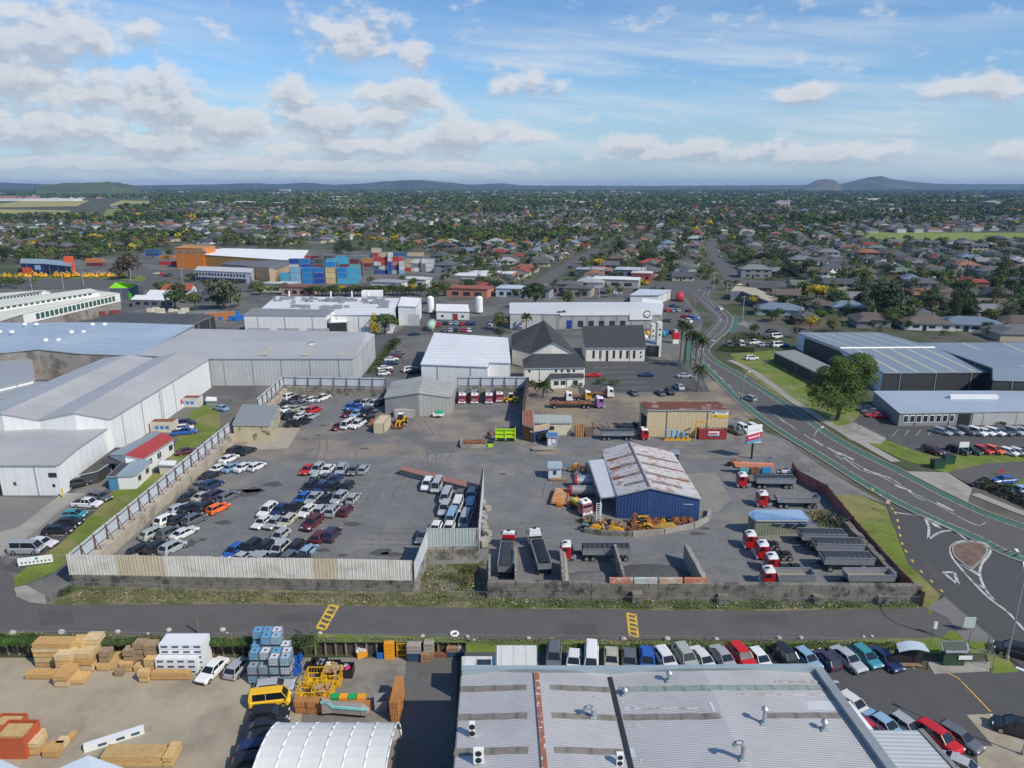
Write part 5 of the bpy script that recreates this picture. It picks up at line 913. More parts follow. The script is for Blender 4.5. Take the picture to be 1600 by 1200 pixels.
def tipper(t, x0, x1, zb=1.35, zt=2.55, cover=True, nm='tipper_bin', m=None):
 m = m or m_bin; w_ = 1.22; k = M(); L = x1 - x0; th = .08
 k.box((x0 + x1) / 2, 0, zb, L, w_ * 1.9, .1)
 for s in (-1, 1):
  k.hexa([(x0, s * w_, zb), (x1, s * w_, zb), (x1, s * (w_ - th), zb), (x0, s * (w_ - th), zb)], [(x0, s * w_, zt), (x1, s * w_, zt), (x1, s * (w_ - th), zt), (x0, s * (w_ - th), zt)])
  k.box((x0 + x1) / 2, s * w_, zt - .04, L + .1, .16, .1)
 k.hexa([(x0 - .0, -w_, zb), (x0 + th, -w_, zb), (x0 + th, w_, zb), (x0, w_, zb)], [(x0 - .15, -w_, zt), (x0 - .15 + th, -w_, zt), (x0 - .15 + th, w_, zt), (x0 - .15, w_, zt)])
 k.hexa([(x1 - th, -w_, zb), (x1, -w_, zb), (x1, w_, zb), (x1 - th, w_, zb)], [(x1 - th + .3, -w_, zt + .1), (x1 + .3, -w_, zt + .1), (x1 + .3, w_, zt + .1), (x1 - th + .3, w_, zt + .1)])
 o = k.build(nm, m, t)
 k = M()
 if cover:
  n = int(L / .85)
  for i in range(n):
   a, b = x0 + L * i / n, x0 + L * (i + 1) / n; mid_ = (a + b) / 2
   for xa, xb, za, zb_ in ((a, mid_, 0, .07), (mid_, b, .07, 0)): k.loft([[(x, -w_ * .95, zt + .02), (x, -w_ * .5, zt + .16 + z), (x, w_ * .5, zt + .16 + z), (x, w_ * .95, zt + .02)] for x, z in ((xa, za), (xb, zb_))], cap=False)
  k.build('cover', m_tarp, o)
 else: k.box((x0 + x1) / 2, 0, zb + .1, L - .2, w_ * 1.8, .12); k.build('load_floor', m_load, o)
def chassis(t, x0, x1, axles, z=.9):
 k = M()
 for s in (-1, 1): k.box((x0 + x1) / 2, s * .42, z, x1 - x0, .12, .28)
 k.box((x0 + x1) / 2, 0, z + .02, (x1 - x0) * .3, .8, .2); k.build('chassis', m_black, t)
 for x in axles:
  for s in (-1, 1): wheel(x, s * 1.02, .5, t, .42 if x < x1 - 1.5 else .3)
def truck(nm, label, cover=True, trailer=True, front=True, x1=6.0):
 t = thing(nm, label, 'truck')
 cabm(t, 6.4, m_red, m_wr)
 k = M(); k.box(4.2, .95, .55, 1.3, .5, .6); k.build('fuel_tank', m_steel, t)
 if trailer == 'semi':
  chassis(t, .2, 5.9, (5.1, 1.7, .5)); tipper(t, -6.2, 2.4, cover=cover); chassis(t, -6.1, -2.6, (-4.2, -5.4), .85)
 elif trailer == 'rigid': chassis(t, -2.2, 5.9, (5.1, .0, -1.3)); tipper(t, -2.2, 3.9, cover=cover)
 else: chassis(t, .0, 5.9, (5.1, 1.7, .5)); k = M(); k.box(1.2, 0, 1.2, 1.2, .9, .15); k.build('coupling', m_black, t)
 k = M(); k.box(4.2, 0, .95, .3, 2.3, 1.3); k.build('exhaust_rack', m_black, t)
 return t
def trailer_(nm, label, cover):
 t = thing(nm, label, 'trailer'); chassis(t, -3.6, 4.6, (3.0, -1.8, -3.0), .85); tipper(t, -3.8, 4.0, cover=cover); k = M(); k.tube([(4.0, 0, .95), (6.0, 0, .8)], .08); k.build('drawbar', m_black, t); return t
TS = truck('tipper_truck', 'a', True, 'semi'); TO = truck('tipper_truck', 'b', False, 'semi'); TR = truck('tipper_truck', 'c', False, 'rigid'); TU = truck('truck_tractor', 'd', False, None)
TL = trailer_('tipper_trailer', 'e', True); TM = trailer_('tipper_trailer', 'f', False)
def put(src, x, y, h, label, group=None, sc=1.0, z=0.0, **kw): g_ = G(x, y, z + .5); g_.z = z; return dup(src, g_, R(h), sc=sc, label=label, group=group, **kw)
RT = 'red and white trucks in the haulage yard'
S8 = .84
put(TS, 930, 868, 180, 'red tipper truck with ribbed dark cover parked side on below the blue shed', RT, S8)
put(TS, 792, 872, 87, 'red tipper truck with pale ribbed cover in the narrow bay beside the long fence', RT, S8)
put(TS, 842, 868, 97, 'tipper truck with smooth black cover and white cab reversed between two concrete dividers', RT, S8)
put(TS, 1196, 757, 178, 'red tipper truck with covered silver trailer parked behind the blue roofed store', RT, S8)
put(TO, 1230, 787, 178, 'red tipper truck with empty open silver trailer just behind the blue roofed store', RT, S8)
put(TU, 1216, 852, 178, 'red truck cab unit nearest the blue roofed store in the packed row', RT, S8); put(TU, 1236, 868, 178, 'red truck cab unit in the middle of the packed row of three', RT, S8); put(TU, 1252, 888, 178, 'red truck cab unit lowest in the packed row of three', RT, S8)
put(TL, 1284, 846, 178, 'grey covered tipper trailer highest of the three side by side', 'covered trailers side by side', 1.06 * S8); put(TL, 1308, 862, 178, 'grey covered tipper trailer in the middle of the three side by side', 'covered trailers side by side', 1.1 * S8); put(TL, 1322, 884, 178, 'grey covered tipper trailer lowest of the three side by side', 'covered trailers side by side', 1.1 * S8)
put(TR, 1248, 909, 180, 'red tipper truck with short empty bin right behind the block wall', RT, S8); put(TM, 1357, 909, 180, 'long empty open tipper trailer right behind the block wall beside the red fence', None, S8)
put(TS, 975, 683, 0, 'red tipper truck with silver covered trailer parked along the internal road by the hut', RT, S8)
for i, (x, l) in enumerate(((724, 'nearest the gabled workshop'), (743, 'in the middle of the line under the back wall'), (765, 'beside the yellow loader'))): put(TR, x, 620, 270, f'red truck facing out {l}', RT, .84)
put(TR, 781, 618, 270, 'red truck in deep shade against the dark partition wall', RT, .8)
def flatdeck(label, wcol, L=9.0, deck=m_rust, h=0):
 t = thing('flatbed_truck', label, 'truck'); b = mat('cab_' + wcol, {'white': (.75, .75, .74), 'yellow': (.6, .35, .05), 'purple': (.30, .15, .38)}[wcol], .4, var=.1)
 cabm(t, 6.4, b, m_wr); chassis(t, 6.4 - L - 2, 5.9, (5.1, 2.2, 1.0, 6.4 - L - .8)); k = M(); k.box((4.2 + 4.2 - L) / 2, 0, 1.3, L, 2.4, .2); k.box(4.15, 0, 1.4, .12, 2.4, 1.1); k.build('deck', deck, t); return t
a = flatdeck('', 'purple', 12.5); put(a, 906, 634, 0, 'long flatbed truck with brown deck and white and purple cab on the gravel lot', 'trucks on the gravel lot', .95); discard(a)
b = flatdeck('', 'white', 6)
put(TU, 862, 624, 0, 'white tractor unit with twin rear axles behind the long flatbed', 'trucks on the gravel lot', .85, colors={}); put(b, 925, 618, 0, 'white flatbed truck facing the church car park', 'trucks on the gravel lot', .9); discard(b)
c_ = flatdeck('', 'yellow', 5); put(c_, 893, 622, 0, 'flatbed truck with small yellow cab behind the long flatbed', 'trucks on the gravel lot', .8); discard(c_)
for s in (TS, TO, TR, TU, TL, TM): discard(s)
for o in bpy.data.objects:      # the two white cabs and the smooth cover
 p = o.parent; l = '' if not p else (p.get('label') or (p.parent.get('label') if p.parent else '') or '')
 if (l.startswith('white tractor') or 'white cab re' in l) and o.name.split('.')[0] in ('cab', 'cover'): o.data = o.data.copy(); o.data.materials[0] = m_wr if o.name[:4] == 'cab' or o.name.startswith('cab') else m_black
for s in PROTO.values(): discard(s)
# ---------------------------------------------------------------- walls and fences
def wallseg(k, a, b, z0, z1, th, z1b=None):
 a, b = Vector((a[0], a[1], 0)), Vector((b[0], b[1], 0)); d = (b - a).normalized(); n = Vector((-d.y, d.x, 0)) * th / 2; z1b = z1 if z1b is None else z1b
 q = [a - n, b - n, b + n, a + n]; k.hexa([(p.x, p.y, z0) for p in q], [(q[0].x, q[0].y, z1), (q[1].x, q[1].y, z1b), (q[2].x, q[2].y, z1b), (q[3].x, q[3].y, z1)])
def blockwall(t, a, b, rows, m, bh=.62, bl=1.9, th=.6, name='block_course', z=0.0):
 "courses of big concrete blocks with open joints"
 a, b = Vector((a[0], a[1], 0)), Vector((b[0], b[1], 0)); L = (b - a).length; d = (b - a).normalized(); ang = math.atan2(d.y, d.x); rd = random.Random(int(L * 10))
 for r in range(rows):
  k = M(); u = -(r % 2) * bl / 2
  while u < L:
   u0, u1 = max(u, 0), min(u + bl, L)
   if u1 - u0 > .2: c = a + d * ((u0 + u1) / 2); k.box(c.x + rd.uniform(-.03, .03), c.y + rd.uniform(-.04, .04), z + r * bh, u1 - u0 - .05, th, bh - .03, ang)
   u += bl
  k.build(name, m, t)
def panelfence(name, label, a, b, z0, z1, m, post_m, post_side=-1, step=3.0, postw=.14, corr=.3):
 "corrugated sheets on posts from a to b"
 a, b = Vector((a[0], a[1], 0)), Vector((b[0], b[1], 0)); L = (b - a).length; d = (b - a).normalized(); n = Vector((-d.y, d.x, 0)); t = thing(name, label, 'fence', (a + b) / 2)
 N = max(1, int(L / step)); rd = random.Random(int(L * 7))
 for i in range(N):
  p, q = a + d * (L * i / N), a + d * (L * (i + 1) / N - .03); k = M(); w_ = (q - p).length; c = max(2, int(w_ / (corr / 2))); dz = rd.uniform(-.06, .06); mm = m[rd.choice(range(len(m)))] if isinstance(m, list) else m
  for j in range(c):
   u, v_ = p + d * (w_ * j / c) + n * (.03 * (j % 2)), p + d * (w_ * (j + 1) / c) + n * (.03 * ((j + 1) % 2))
   k.quad((u.x, u.y, z0), (v_.x, v_.y, z0), (v_.x, v_.y, z1 + dz), (u.x, u.y, z1 + dz)); k.quad((v_.x - n.x * .03, v_.y - n.y * .03, z0), (u.x - n.x * .03, u.y - n.y * .03, z0), (u.x - n.x * .03, u.y - n.y * .03, z1 + dz), (v_.x - n.x * .03, v_.y - n.y * .03, z1 + dz))
  k.build('panel', mm, t)
 for i in range(N + 1):
  p = a + d * (L * i / N) + n * post_side * .2; k = M(); k.box(p.x, p.y, max(0, z0 - .8), postw, postw, z1 - max(0, z0 - .8) - .1);
  k.cyl((p.x, p.y, z1 - .6), (p.x + n.x * post_side * 1.0, p.y + n.y * post_side * 1.0, z0 - .4), .06, n=4); k.build('post', post_m, t)
 for z in (z0 + .4, z1 - .5): k = M(); p, q = a + n * post_side * .1, b + n * post_side * .1; wallseg(k, p, q, z, z + .1, .08); k.build('rail', post_m, t)
 return t
m_cs = mat('weathered_corrugated', (.66, .63, .56), .7, var=.15, scale=.6, stripe=('d', .5, .08), col2=(.50, .47, .40), c2=(.5, .7), s2=.4); m_ct = mat('tan_corrugated', (.55, .48, .34), .7, var=.15, scale=.6, stripe=('d', .5, .16))
m_pb = mat('pale_blue_panel', (.50, .56, .60), .6, var=.12, scale=.3, stripe=('y', .4, .1)); m_post = mat('rusted_post', (.16, .08, .07), .8, var=.3)
A_ = G(112, 915); B_ = G(646, 925); N_ = G(364, 690)
panelfence('corrugated_fence', 'tall cream and tan corrugated fence on a block wall along the lane', A_, B_, 1.7, 5.0, [m_cs, m_cs, m_ct, m_cs, m_cs], m_post, 1, 3.4)
t = thing('block_wall', 'weathered concrete block base under the long corrugated fence by the lane', 'wall', (A_ + B_) / 2); blockwall(t, A_ + Vector((.5, .1, 0)), B_ + Vector((0, .1, 0)), 3, m_blockd)
A2 = Vector((A_.x - .3, A_.y + .3, 0)); B2 = Vector((N_.x - .4, N_.y, 0))
panelfence('panel_fence', 'long pale blue panel fence with rusty posts on the concrete wall beside the lawn', A2, B2, 1.9, 4.6, m_pb, m_post, -1, 3.2)
t = thing('concrete_wall', 'stepped pale concrete wall carrying the pale blue panel fence', 'wall', (A2 + B2) / 2); m_wall = mat('pale_wall', (.42, .37, .29), .9, var=.2, scale=.5, col2=(.27, .24, .19), c2=(.5, .62), s2=.3, bump=.4); q_ = Vector((.7, 0, 0))
blockwall(t, A2 + q_, B2 + q_, 3, m_wall, .66, 3.6, 1.2)
C_ = G(404, 655); D_ = G(444, 616); E_ = G(604, 619)
panelfence('panel_fence', 'short pale blue panel fence climbing from the small shed to the back corner', C_, D_, 2.0, 5.2, m_pb, m_post, -1, 3.2); t = thing('concrete_wall', 'pale block wall under the short climbing panel fence', 'wall', (C_ + D_) / 2); blockwall(t, C_ + q_, D_ + q_, 3, m_wall, .66, 2.4, 1.0)
panelfence('panel_fence', 'pale blue panel fence along the back of the yard beside the gabled workshop', D_, E_, 2.2, 5.2, m_pb, m_post, -1, 3.2); t = thing('block_wall', 'mossy block wall under the back panel fence of the yard', 'wall', (D_ + E_) / 2); blockwall(t, D_ + Vector((0, -.4, 0)), E_ + Vector((0, -.4, 0)), 4, m_block, .6, 1.8, .8)
D2, E2 = G(715, 617), G(826, 617)
panelfence('panel_fence', 'pale blue panel fence behind the parked red trucks', D2, E2, 2.2, 5.2, m_pb, m_post, -1, 3.2); t = thing('block_wall', 'mossy block wall behind the parked red trucks', 'wall', (D2 + E2) / 2); blockwall(t, D2 + Vector((0, -.4, 0)), E2 + Vector((0, -.4, 0)), 4, m_block, .6, 1.8, .8)
F1, F2 = G(824, 617), G(816, 664)
m_part = mat('dark_partition', (.05, .06, .075), .7, var=.2, stripe=('y', .6, .25))
t = thing('partition_wall', 'dark iron partition wall shading the trucks beside the gravel lot', 'wall', (F1 + F2) / 2)
k = M(); wallseg(k, F1, F2, 1.6, 5.0, .12); k.build('panel', m_part, t); k = M(); wallseg(k, F1, F2, 0, 1.6, .7); k.build('block_base', m_blockd, t)
k = M()
for i in range(7): p = F1.lerp(F2, i / 6); k = M(); k.box(p.x + .2, p.y, 0, .2, .2, 5.0); k.build('post', m_post, t)
# east side of the car yard: jog, panel and thin fence
J0 = Vector((B_.x + .2, B_.y, 0)); J1 = G(668, 872); J2 = G(748, 871); J3 = G(756, 770)
panelfence('corrugated_fence', 'short pale fence turning in from the lane beside the overgrown pit', J0, J1, 1.6, 4.6, m_pb, m_post, 1, 2.4); t = thing('block_wall', 'block base under the short fence beside the overgrown pit', 'wall', (J0 + J1) / 2); blockwall(t, J0, J1, 3, m_block, .6)
panelfence('corrugated_fence', 'pale green corrugated fence on stacked blocks facing the overgrown pit', J1, J2, 1.9, 5.0, [mat('pale_green_corrugated', (.42, .47, .45), .6, var=.12, stripe=('x', .5, .15))], m_post, 1, 2.5); t = thing('block_wall', 'stacked mossy blocks under the pale green corrugated fence', 'wall', (J1 + J2) / 2); blockwall(t, J1 + Vector((0, -.3, 0)), J2 + Vector((0, -.3, 0)), 3, m_block, .62, 1.3, .6)
panelfence('panel_fence', 'tall thin fence dividing the car yard from the haulage yard', J2, J3, .2, 5.0, m_pb, m_post, 1, 2.5)
t = thing('low_wall', 'low concrete wall with a red brown top slanting towards the thin dividing fence', 'wall', G(690, 750)); a, b = G(628, 740), G(750, 772); k = M(); wallseg(k, a, b, 0, 1.2, 1.2); k.build('wall', m_conc, t); k = M(); wallseg(k, a, b, 1.2, 1.3, 2.0); k.build('rusty_top', mat('red_brown_sheet', (.28, .15, .12), .9, var=.3, scale=.8), t)
t = thing('block_pile', 'tumbled pale blocks along the foot of the thin dividing fence', 'rubble pile', G(758, 830)); rr = random.Random(8)
for i in range(9): g_ = G(757 + rr.uniform(-3, 5), 790 + i * 8); k = M(); k.box(g_.x, g_.y, rr.uniform(0, .4), rr.uniform(.7, 1.2), rr.uniform(.6, 1.6), rr.uniform(.5, 1.1), rr.uniform(0, 1)); k.build('block', m_conc, t)
# pit with rough growth
sheet('earth_pit', [(650, 925), (668, 882), (748, 880), (758, 870), (766, 928)], mat('pit_earth', (.17, .16, .13), .95, var=.4, scale=.5, col2=(.07, .09, .02), c2=(.5, .6), s2=.3, bump=.6), .06)
# front block wall of the haulage yard
W0, W1 = G(762, 934), G(1436, 940)
t = thing('block_wall', 'long dark retaining wall of stacked concrete blocks fronting the haulage yard', 'wall', (W0 + W1) / 2); blockwall(t, W0, W1, 4, m_blockd, .66, 2.6, .8, 'block_course')
for x, c in ((969, (.45, .17, .10)), (1007, (.42, .50, .50)), (1046, (.46, .32, .20)), (1085, (.45, .18, .11))):
 a, b = G(x - 18, 937), G(x + 18, 937); k = M(); wallseg(k, a, b, 2.62, 3.35, .5); k.build('painted_barrier', mat('barrier_%d' % x, c, .8, var=.25, scale=1.5, col2=(.45, .42, .38), c2=(.5, .6), s2=1), t)
for x in (995, 1129, 1277, 1377): g_ = G(x, 943); k = M(); k.box(g_.x, g_.y, 0, 1.4, 1.0, 1.7 if x < 1000 else 1.3); k.build('buttress', m_blockd, t)
for i, (x0, y0, x1, y1, lab) in enumerate(((765, 893, 765, 934, 'leftmost short concrete divider beside the overgrown pit'), (806, 882, 806, 934, 'concrete divider between the two reversed trucks'), (876, 885, 880, 936, 'concrete divider with broken white top near the side on truck'), (960, 877, 976, 934, 'slanting concrete divider between two gravel bays'), (1069, 876, 1099, 934, 'rough pale concrete divider at the end of the gravel bays'))):
 a, b = G(x0, y0), G(x1, y1); t = thing('bay_divider', lab, 'divider wall', (a + b) / 2, 'concrete dividers of the gravel bays')
 N = 4
 for j in range(N): k = M(); wallseg(k, a.lerp(b, j / N), a.lerp(b, (j + 1) / N - .01), 0, 2.9 - .12 * (j % 2), .35, 2.8); k.build('slab', m_block if i < 4 else m_conc, t)
 if i in (2, 4):
  rr = random.Random(i)
  for j in range(7): p = a.lerp(b, (j + .5) / 7); k = M(); k.loft([[(p.x + .35 + r * math.cos(q), p.y + r * math.sin(q) * 1.3, z) for q in np.linspace(0, 5.6, 7)] for r, z in ((.5, 0), (.6, 1.0), (.45, 2.0), (.25, 2.7))]); k.build('poured_concrete', m_conc, t)
m_gr = mat('gravel_heap', (.085, .088, .09), .95, var=.3, scale=2, bump=.8, bs=8)
def heap(name, lab, cx, cy, rx, ry, h, m, seed=1):
 g_ = G(cx, cy); rr = np.random.RandomState(seed); k = M(); n = 22; rings = []
 for q in range(7):
  s = 1 - q / 6.0; rings.append([(g_.x + rx * s * math.cos(a) * (1 + .08 * math.sin(3 * a + seed)), g_.y + ry * s * math.sin(a), h * (1 - s ** 1.6) + rr.rand() * .08 - .05 * (q == 0)) for a in np.linspace(0, 2 * math.pi, n, endpoint=False)])
 k.loft(rings); return tag(k.build(name, m), lab, 'gravel heap')
heap('gravel_heap', 'low dark gravel heap between the slanting and the rough dividers', 1020, 899, 6.0, 3.4, .8, m_gr, 2); heap('gravel_heap', 'low grey gravel heap in the bay beside the broken topped divider', 925, 904, 4.6, 2.2, .7, mat('grey_gravel', (.14, .14, .14), .95, var=.3, scale=2, bump=.8, bs=8), 5)
# chain link fences along the lane
m_wire = mat('chain_wire', (.30, .31, .31), .6, metal=.4, var=.1)
def wirefence(lab, pts, h=1.8, step=3.0, base=0.0, mesh=True, group=None, gate=False):
 P = [G(x, y, base) for x, y in pts]; t = thing('wire_fence', lab, 'fence', P[0], group); L = 0
 for i in range(len(P) - 1):
  a, b = P[i], P[i + 1]; n = max(1, int((b - a).length / step))
  for j in range(n + 1):
   p = a.lerp(b, j / n); k = M(); k.cyl(p, p + Vector((0, 0, h)), .035, n=5, cap=False); k.build('post', m_wire, t)
  k = M(); k.cyl(a + Vector((0, 0, h)), b + Vector((0, 0, h)), .025, n=4, cap=False); k.build('rail', m_wire, t)
  if mesh:
   k = M(); d = (b - a); Ln = d.length; d = d / Ln; st = .45; m_ = int(Ln / st)
   for j in range(m_):
    for s in (0, 1):
     p = a + d * (j * st); q = a + d * min(Ln, (j * st + h * .8)); z0, z1 = (.05, h) if s else (h, .05)
     k.cyl(p + Vector((0, 0, z0)), q + Vector((0, 0, z1)), .008, n=3, cap=False)
   k.build('mesh', m_wire, t)
wirefence('chain link fence in the weeds between lane and corrugated fence', [(80, 940), (112, 925), (400, 933), (640, 937)], 1.6)
wirefence('chain link fence across the mouth of the overgrown pit', [(700, 940), (762, 941)], 1.6, 2)
wirefence('chain link fence in the flower bank before the long block wall', [(800, 946), (1200, 950), (1440, 947)], 1.5, 3.2)
wirefence('chain link fence along the south side of the lane above the pallets', [(20, 1000), (300, 1003), (735, 1006)], 1.3, 3.2)
wirefence('chain link fence behind the row of parked cars', [(738, 1006), (1100, 1008), (1452, 1012)], 1.3, 3.2)
wirefence('tall mesh fence enclosing the concrete pad by the shelter', [(1455, 1006), (1480, 1036), (1540, 1038), (1550, 1048), (1542, 1012), (1512, 1010)], 2.0, 2.0)
wirefence('thin wire fence on the grass beside the main road', [(1175, 590), (1215, 607), (1260, 634), (1300, 661)], 1.7, 3.2)
wirefence('mesh gate fence at the warehouse driveway', [(1325, 662), (1340, 675), (1385, 690), (1420, 705), (1440, 712)], 1.9, 3.0)
wirefence('wire fence with white posts round the grass by the shop car park', [(1030, 553), (1058, 552), (1062, 545)], 1.2, 2.0, mesh=False)
wirefence('chain link fence beside the church car park and the palms', [(1040, 560), (1075, 580), (1100, 610)], 1.8, 3.0)
# red slatted fence on the east side
m_rf = mat('faded_red_boards', (.36, .14, .125), .85, var=.3, scale=.8, stripe=('y', .35, .3), col2=(.26, .09, .08), c2=(.5, .62), s2=.3)
pr = [(1170, 738), (1236, 738), (1246, 752), (1290, 775), (1340, 838), (1398, 905), (1440, 948)]
P = [G(*q) for q in pr]; t = thing('board_fence', 'faded red board fence running down beside the grass to the lane', 'fence', P[3])
for i in range(1, len(P) - 1):
 a, b = P[i], P[i + 1]; n = max(1, int((b - a).length / 2.5))
 for j in range(n): k = M(); wallseg(k, a.lerp(b, j / n), a.lerp(b, (j + .985) / n), 0, 2.25 - .05 * (j % 2), .06); k.build('board_panel', m_rf, t)
 for j in range(n + 1): p = a.lerp(b, j / n); k = M(); k.box(p.x + .1, p.y, 0, .12, .12, 2.35); k.build('post', m_post, t)
a, b = G(1322, 830), G(1398, 912); t = thing('block_wall', 'dark leaning retaining wall between covered trailers and red board fence', 'wall', (a + b) / 2)
for j in range(9): k = M(); wallseg(k, a.lerp(b, j / 9), a.lerp(b, (j + .98) / 9), 0, 1.7 - .1 * (j % 2), 1.0); k.build('slab', m_blockd, t)
# retaining wall of the low south yard
t = thing('retaining_wall', 'dark timber pile retaining wall below the lane along the timber yard', 'retaining wall', (-40, ED, LOW))
k = M(); k.box(-47.7, ED - .08, LOW, 84, .1, 2.0); k.build('boards', mat('dark_boards', (.07, .06, .045), .9, var=.4, scale=1), t)
mp = mat('timber_pile', (.20, .17, .12), .9, var=.3)
for i in range(64): k = M(); k.cyl((-88 + i * 1.29, ED - .28, LOW), (-88 + i * 1.29, ED - .28, .05), .16, n=7); k.build('pile', mp, t)
# ---------------------------------------------------------------- rocks, poles, lamps, signs
m_rock = mat('pale_rock', (.48, .45, .39), .9, var=.2, scale=2, bump=.5)
rocks = [(20, 991, 1.0), (96, 990, 1.0), (184, 989, .8), (264, 986, .8), (348, 986, .9), (231, 991, .5), (355, 990, .4), (500, 991, .7), (826, 999, .7), (862, 999, .5), (974, 1000, .8), (1042, 1000, .9), (1119, 1000, .7), (1217, 998, .7), (1251, 998, .7), (1349, 996, .5), (660, 995, .7), (730, 996, .6), (740, 1001, .6), (1362, 995, .5)]
its = []
for i, (x, y, s) in enumerate(rocks):
 s *= .75
 g_ = G(x, y); rr = np.random.RandomState(i); k = M(); k.loft([[(g_.x + s * .55 * r * math.cos(a) * (1 + .25 * rr.rand()), g_.y + s * .42 * r * math.sin(a) * (1 + .25 * rr.rand()), z * s) for a in np.linspace(0, 2 * math.pi, 9, endpoint=False)] for r, z in ((.8, 0), (1.05, .25), (.9, .5), (.45, .72))])
 t = k.build('boulder', m_rock); t.location = (0, 0, 0); me = t.data
 for v_ in me.vertices: v_.co.x -= g_.x; v_.co.y -= g_.y
 t.location = g_; tag(t, None, 'boulder', 'pale boulders edging the lane'); its.append((t, 'pale boulder', 'edging the south side of the lane'))
rank_labels(its)
g_ = G(710, 992); t = thing('tyre', 'white painted tyre lying on the verge of the lane', 'tyre', g_); k = M(); k.loft([[(g_.x + (.45 + .17 * math.cos(b_)) * math.cos(a), g_.y + (.45 + .17 * math.cos(b_)) * math.sin(a), .17 + .15 * math.sin(b_)) for b_ in np.linspace(0, 2 * math.pi, 8, endpoint=False)] for a in np.linspace(0, 2 * math.pi, 17)], cap=False); k.build('tyre_wall', m_white, t)
m_pole = mat('pole_wood', (.17, .14, .11), .9, var=.2); m_cp = mat('concrete_pole', (.42, .41, .38), .8, var=.1)
def pole(x, y, h, lab, cat='post', r=.12, m=None, arms=True, z=0.0):
 g_ = G(x, y, z); t = thing('power_pole' if arms else 'post', lab, cat, g_); k = M(); k.cyl(g_, g_ + Vector((0, 0, h)), r, r * .7, 8); k.build('pole', m or m_pole, t)
 if arms:
  for dz in (.4, 1.3): k = M(); k.box(g_.x, g_.y, h - dz, 2.2, .12, .12); k.build('crossarm', m_pole, t)
  for i in (-1, -.4, .4, 1): k = M(); k.cyl((g_.x + i, g_.y, h - .3), (g_.x + i, g_.y, h - .05), .06, n=5); k.build('insulator', m_white, t)
pole(310, 990, 2.6, 'leaning wooden post on the lane verge behind the white wrapped packs', arms=False, r=.14); pole(487, 1000, 3.4, 'wooden post at the end of the green shrub beside the lane', arms=False, r=.1)
for x, y, h, lab in ((51, 458, 9, 'pale pole leaning beside the stepped factory roofs'), (100, 452, 9, 'pale pole on the grass verge before the diggers'), (131, 446, 8, 'short pale pole near the end of the row of diggers'), (205, 440, 8, 'pole behind the lime green roof'), (286, 447, 10, 'pale pole beside the red roofed house'), (936, 465, 8, 'pale pole behind the long shop block'), (1135, 466, 8, 'pole at the corner shops across the crossroads'), (1160, 499, 10, 'tall pole above the bend of the main road'), (1115, 452, 9, 'pole at the crossroads beside the side street'), (1246, 432, 9, 'pole where the back street meets the side street'), (1322, 440, 9, 'pole beside the pair of new white houses'), (1440, 441, 9, 'pole on the cross street below the playing field'), (1345, 437, 8, 'pole on the cross street by the grey house row'), (1543, 437, 9, 'pole on the cross street farthest along to the east')): pole(x, y, h, lab, 'power pole', .16, m_cp)
def lamp(x, y, h, ax, ay, lab, r=.09):
 g_ = G(x, y); t = thing('street_lamp', lab, 'street lamp', g_, 'street lamps along the main road'); k = M(); k.cyl(g_, g_ + Vector((0, 0, h)), r, r * .6, 8); k.build('pole', m_steel, t)
 k = M(); tp = g_ + Vector((0, 0, h)); k.tube([tp, tp + Vector((ax * .4, ay * .4, .9)), tp + Vector((ax, ay, 1.2))], r * .5, 6); k.build('arm', m_steel, t); k = M(); e = tp + Vector((ax, ay, 1.2)); k.box(e.x + ax * .15, e.y + ay * .15, e.z - .08, .7, .3, .14, math.atan2(ay, ax)); k.build('lamp_head', m_white, t); k = M(); k.cyl(g_, g_ + Vector((0, 0, .5)), r * 1.8, n=8); k.build('base', m_conc, t)
lamp(1265, 737, 7.6, 2.0, 1.6, 'street lamp beside the footpath above the red board fence'); lamp(1573, 1030, 11.5, 1.0, 3.0, 'tall street lamp on the grass island by the side road', .13); lamp(1159, 634, 7.5, 1.5, 1.5, 'street lamp near the beige shed and the driving silver car'); lamp(1104, 572, 7, 1.5, .5, 'street lamp beside the row of tall palms'); lamp(1131, 540, 8, -1.5, .5, 'street lamp on the outside of the bend near the clipped hedge'); lamp(1085, 484, 8, 1.5, .5, 'white street lamp at the shop car park below the petrol station'); lamp(1597, 1180, 8, -1, 1, 'street lamp at the bottom corner of the car park')
# billboard
g_ = G(1174, 717); t = thing('billboard', 'roadside billboard with white, red and blue panel on a dark pole', 'billboard', g_); k = M(); k.cyl(g_, g_ + Vector((0, 0, 4.2)), .22, n=8); k.build('pole', m_black, t)
e = Vector((1, .28, 0)).normalized(); n = Vector((e.y, -e.x, 0)); c = g_ + Vector((0, 0, 3.6)); k = M()
def bpan(u0, u1, z0, z1, d, m, nm, sk=0.0):
 k = M(); p = lambda u, z, dd: tuple(c + e * u + n * dd + Vector((0, 0, z + sk * u)))
 k.hexa([p(u0, z0, 0), p(u1, z0, 0), p(u1, z0, d), p(u0, z0, d)][::1], [p(u0, z1, 0), p(u1, z1, 0), p(u1, z1, d), p(u0, z1, d)]); return k.build(nm, m, t)
bpan(-1.7, 1.7, 0, 3.9, .25, m_white, 'panel'); bpan(-1.7, 1.7, .1, .75, .30, mat('bb_teal', (.10, .33, .48), .6), 'blue_band', .12); bpan(-1.7, 1.7, .75, 2.1, .31, mat('bb_red', (.52, .03, .10), .6), 'red_band', .16)
for i, ch in enumerate(range(8)): bpan(-1.3 + i * .27, -1.1 + i * .27, 1.25, 1.6, .34, m_white, 'letter', .16)
bpan(1.0, 1.15, 1.1, 1.8, .34, m_white, 'arrow', .16); bpan(1.15, 1.3, 1.3, 1.6, .34, m_white, 'arrow', .16)
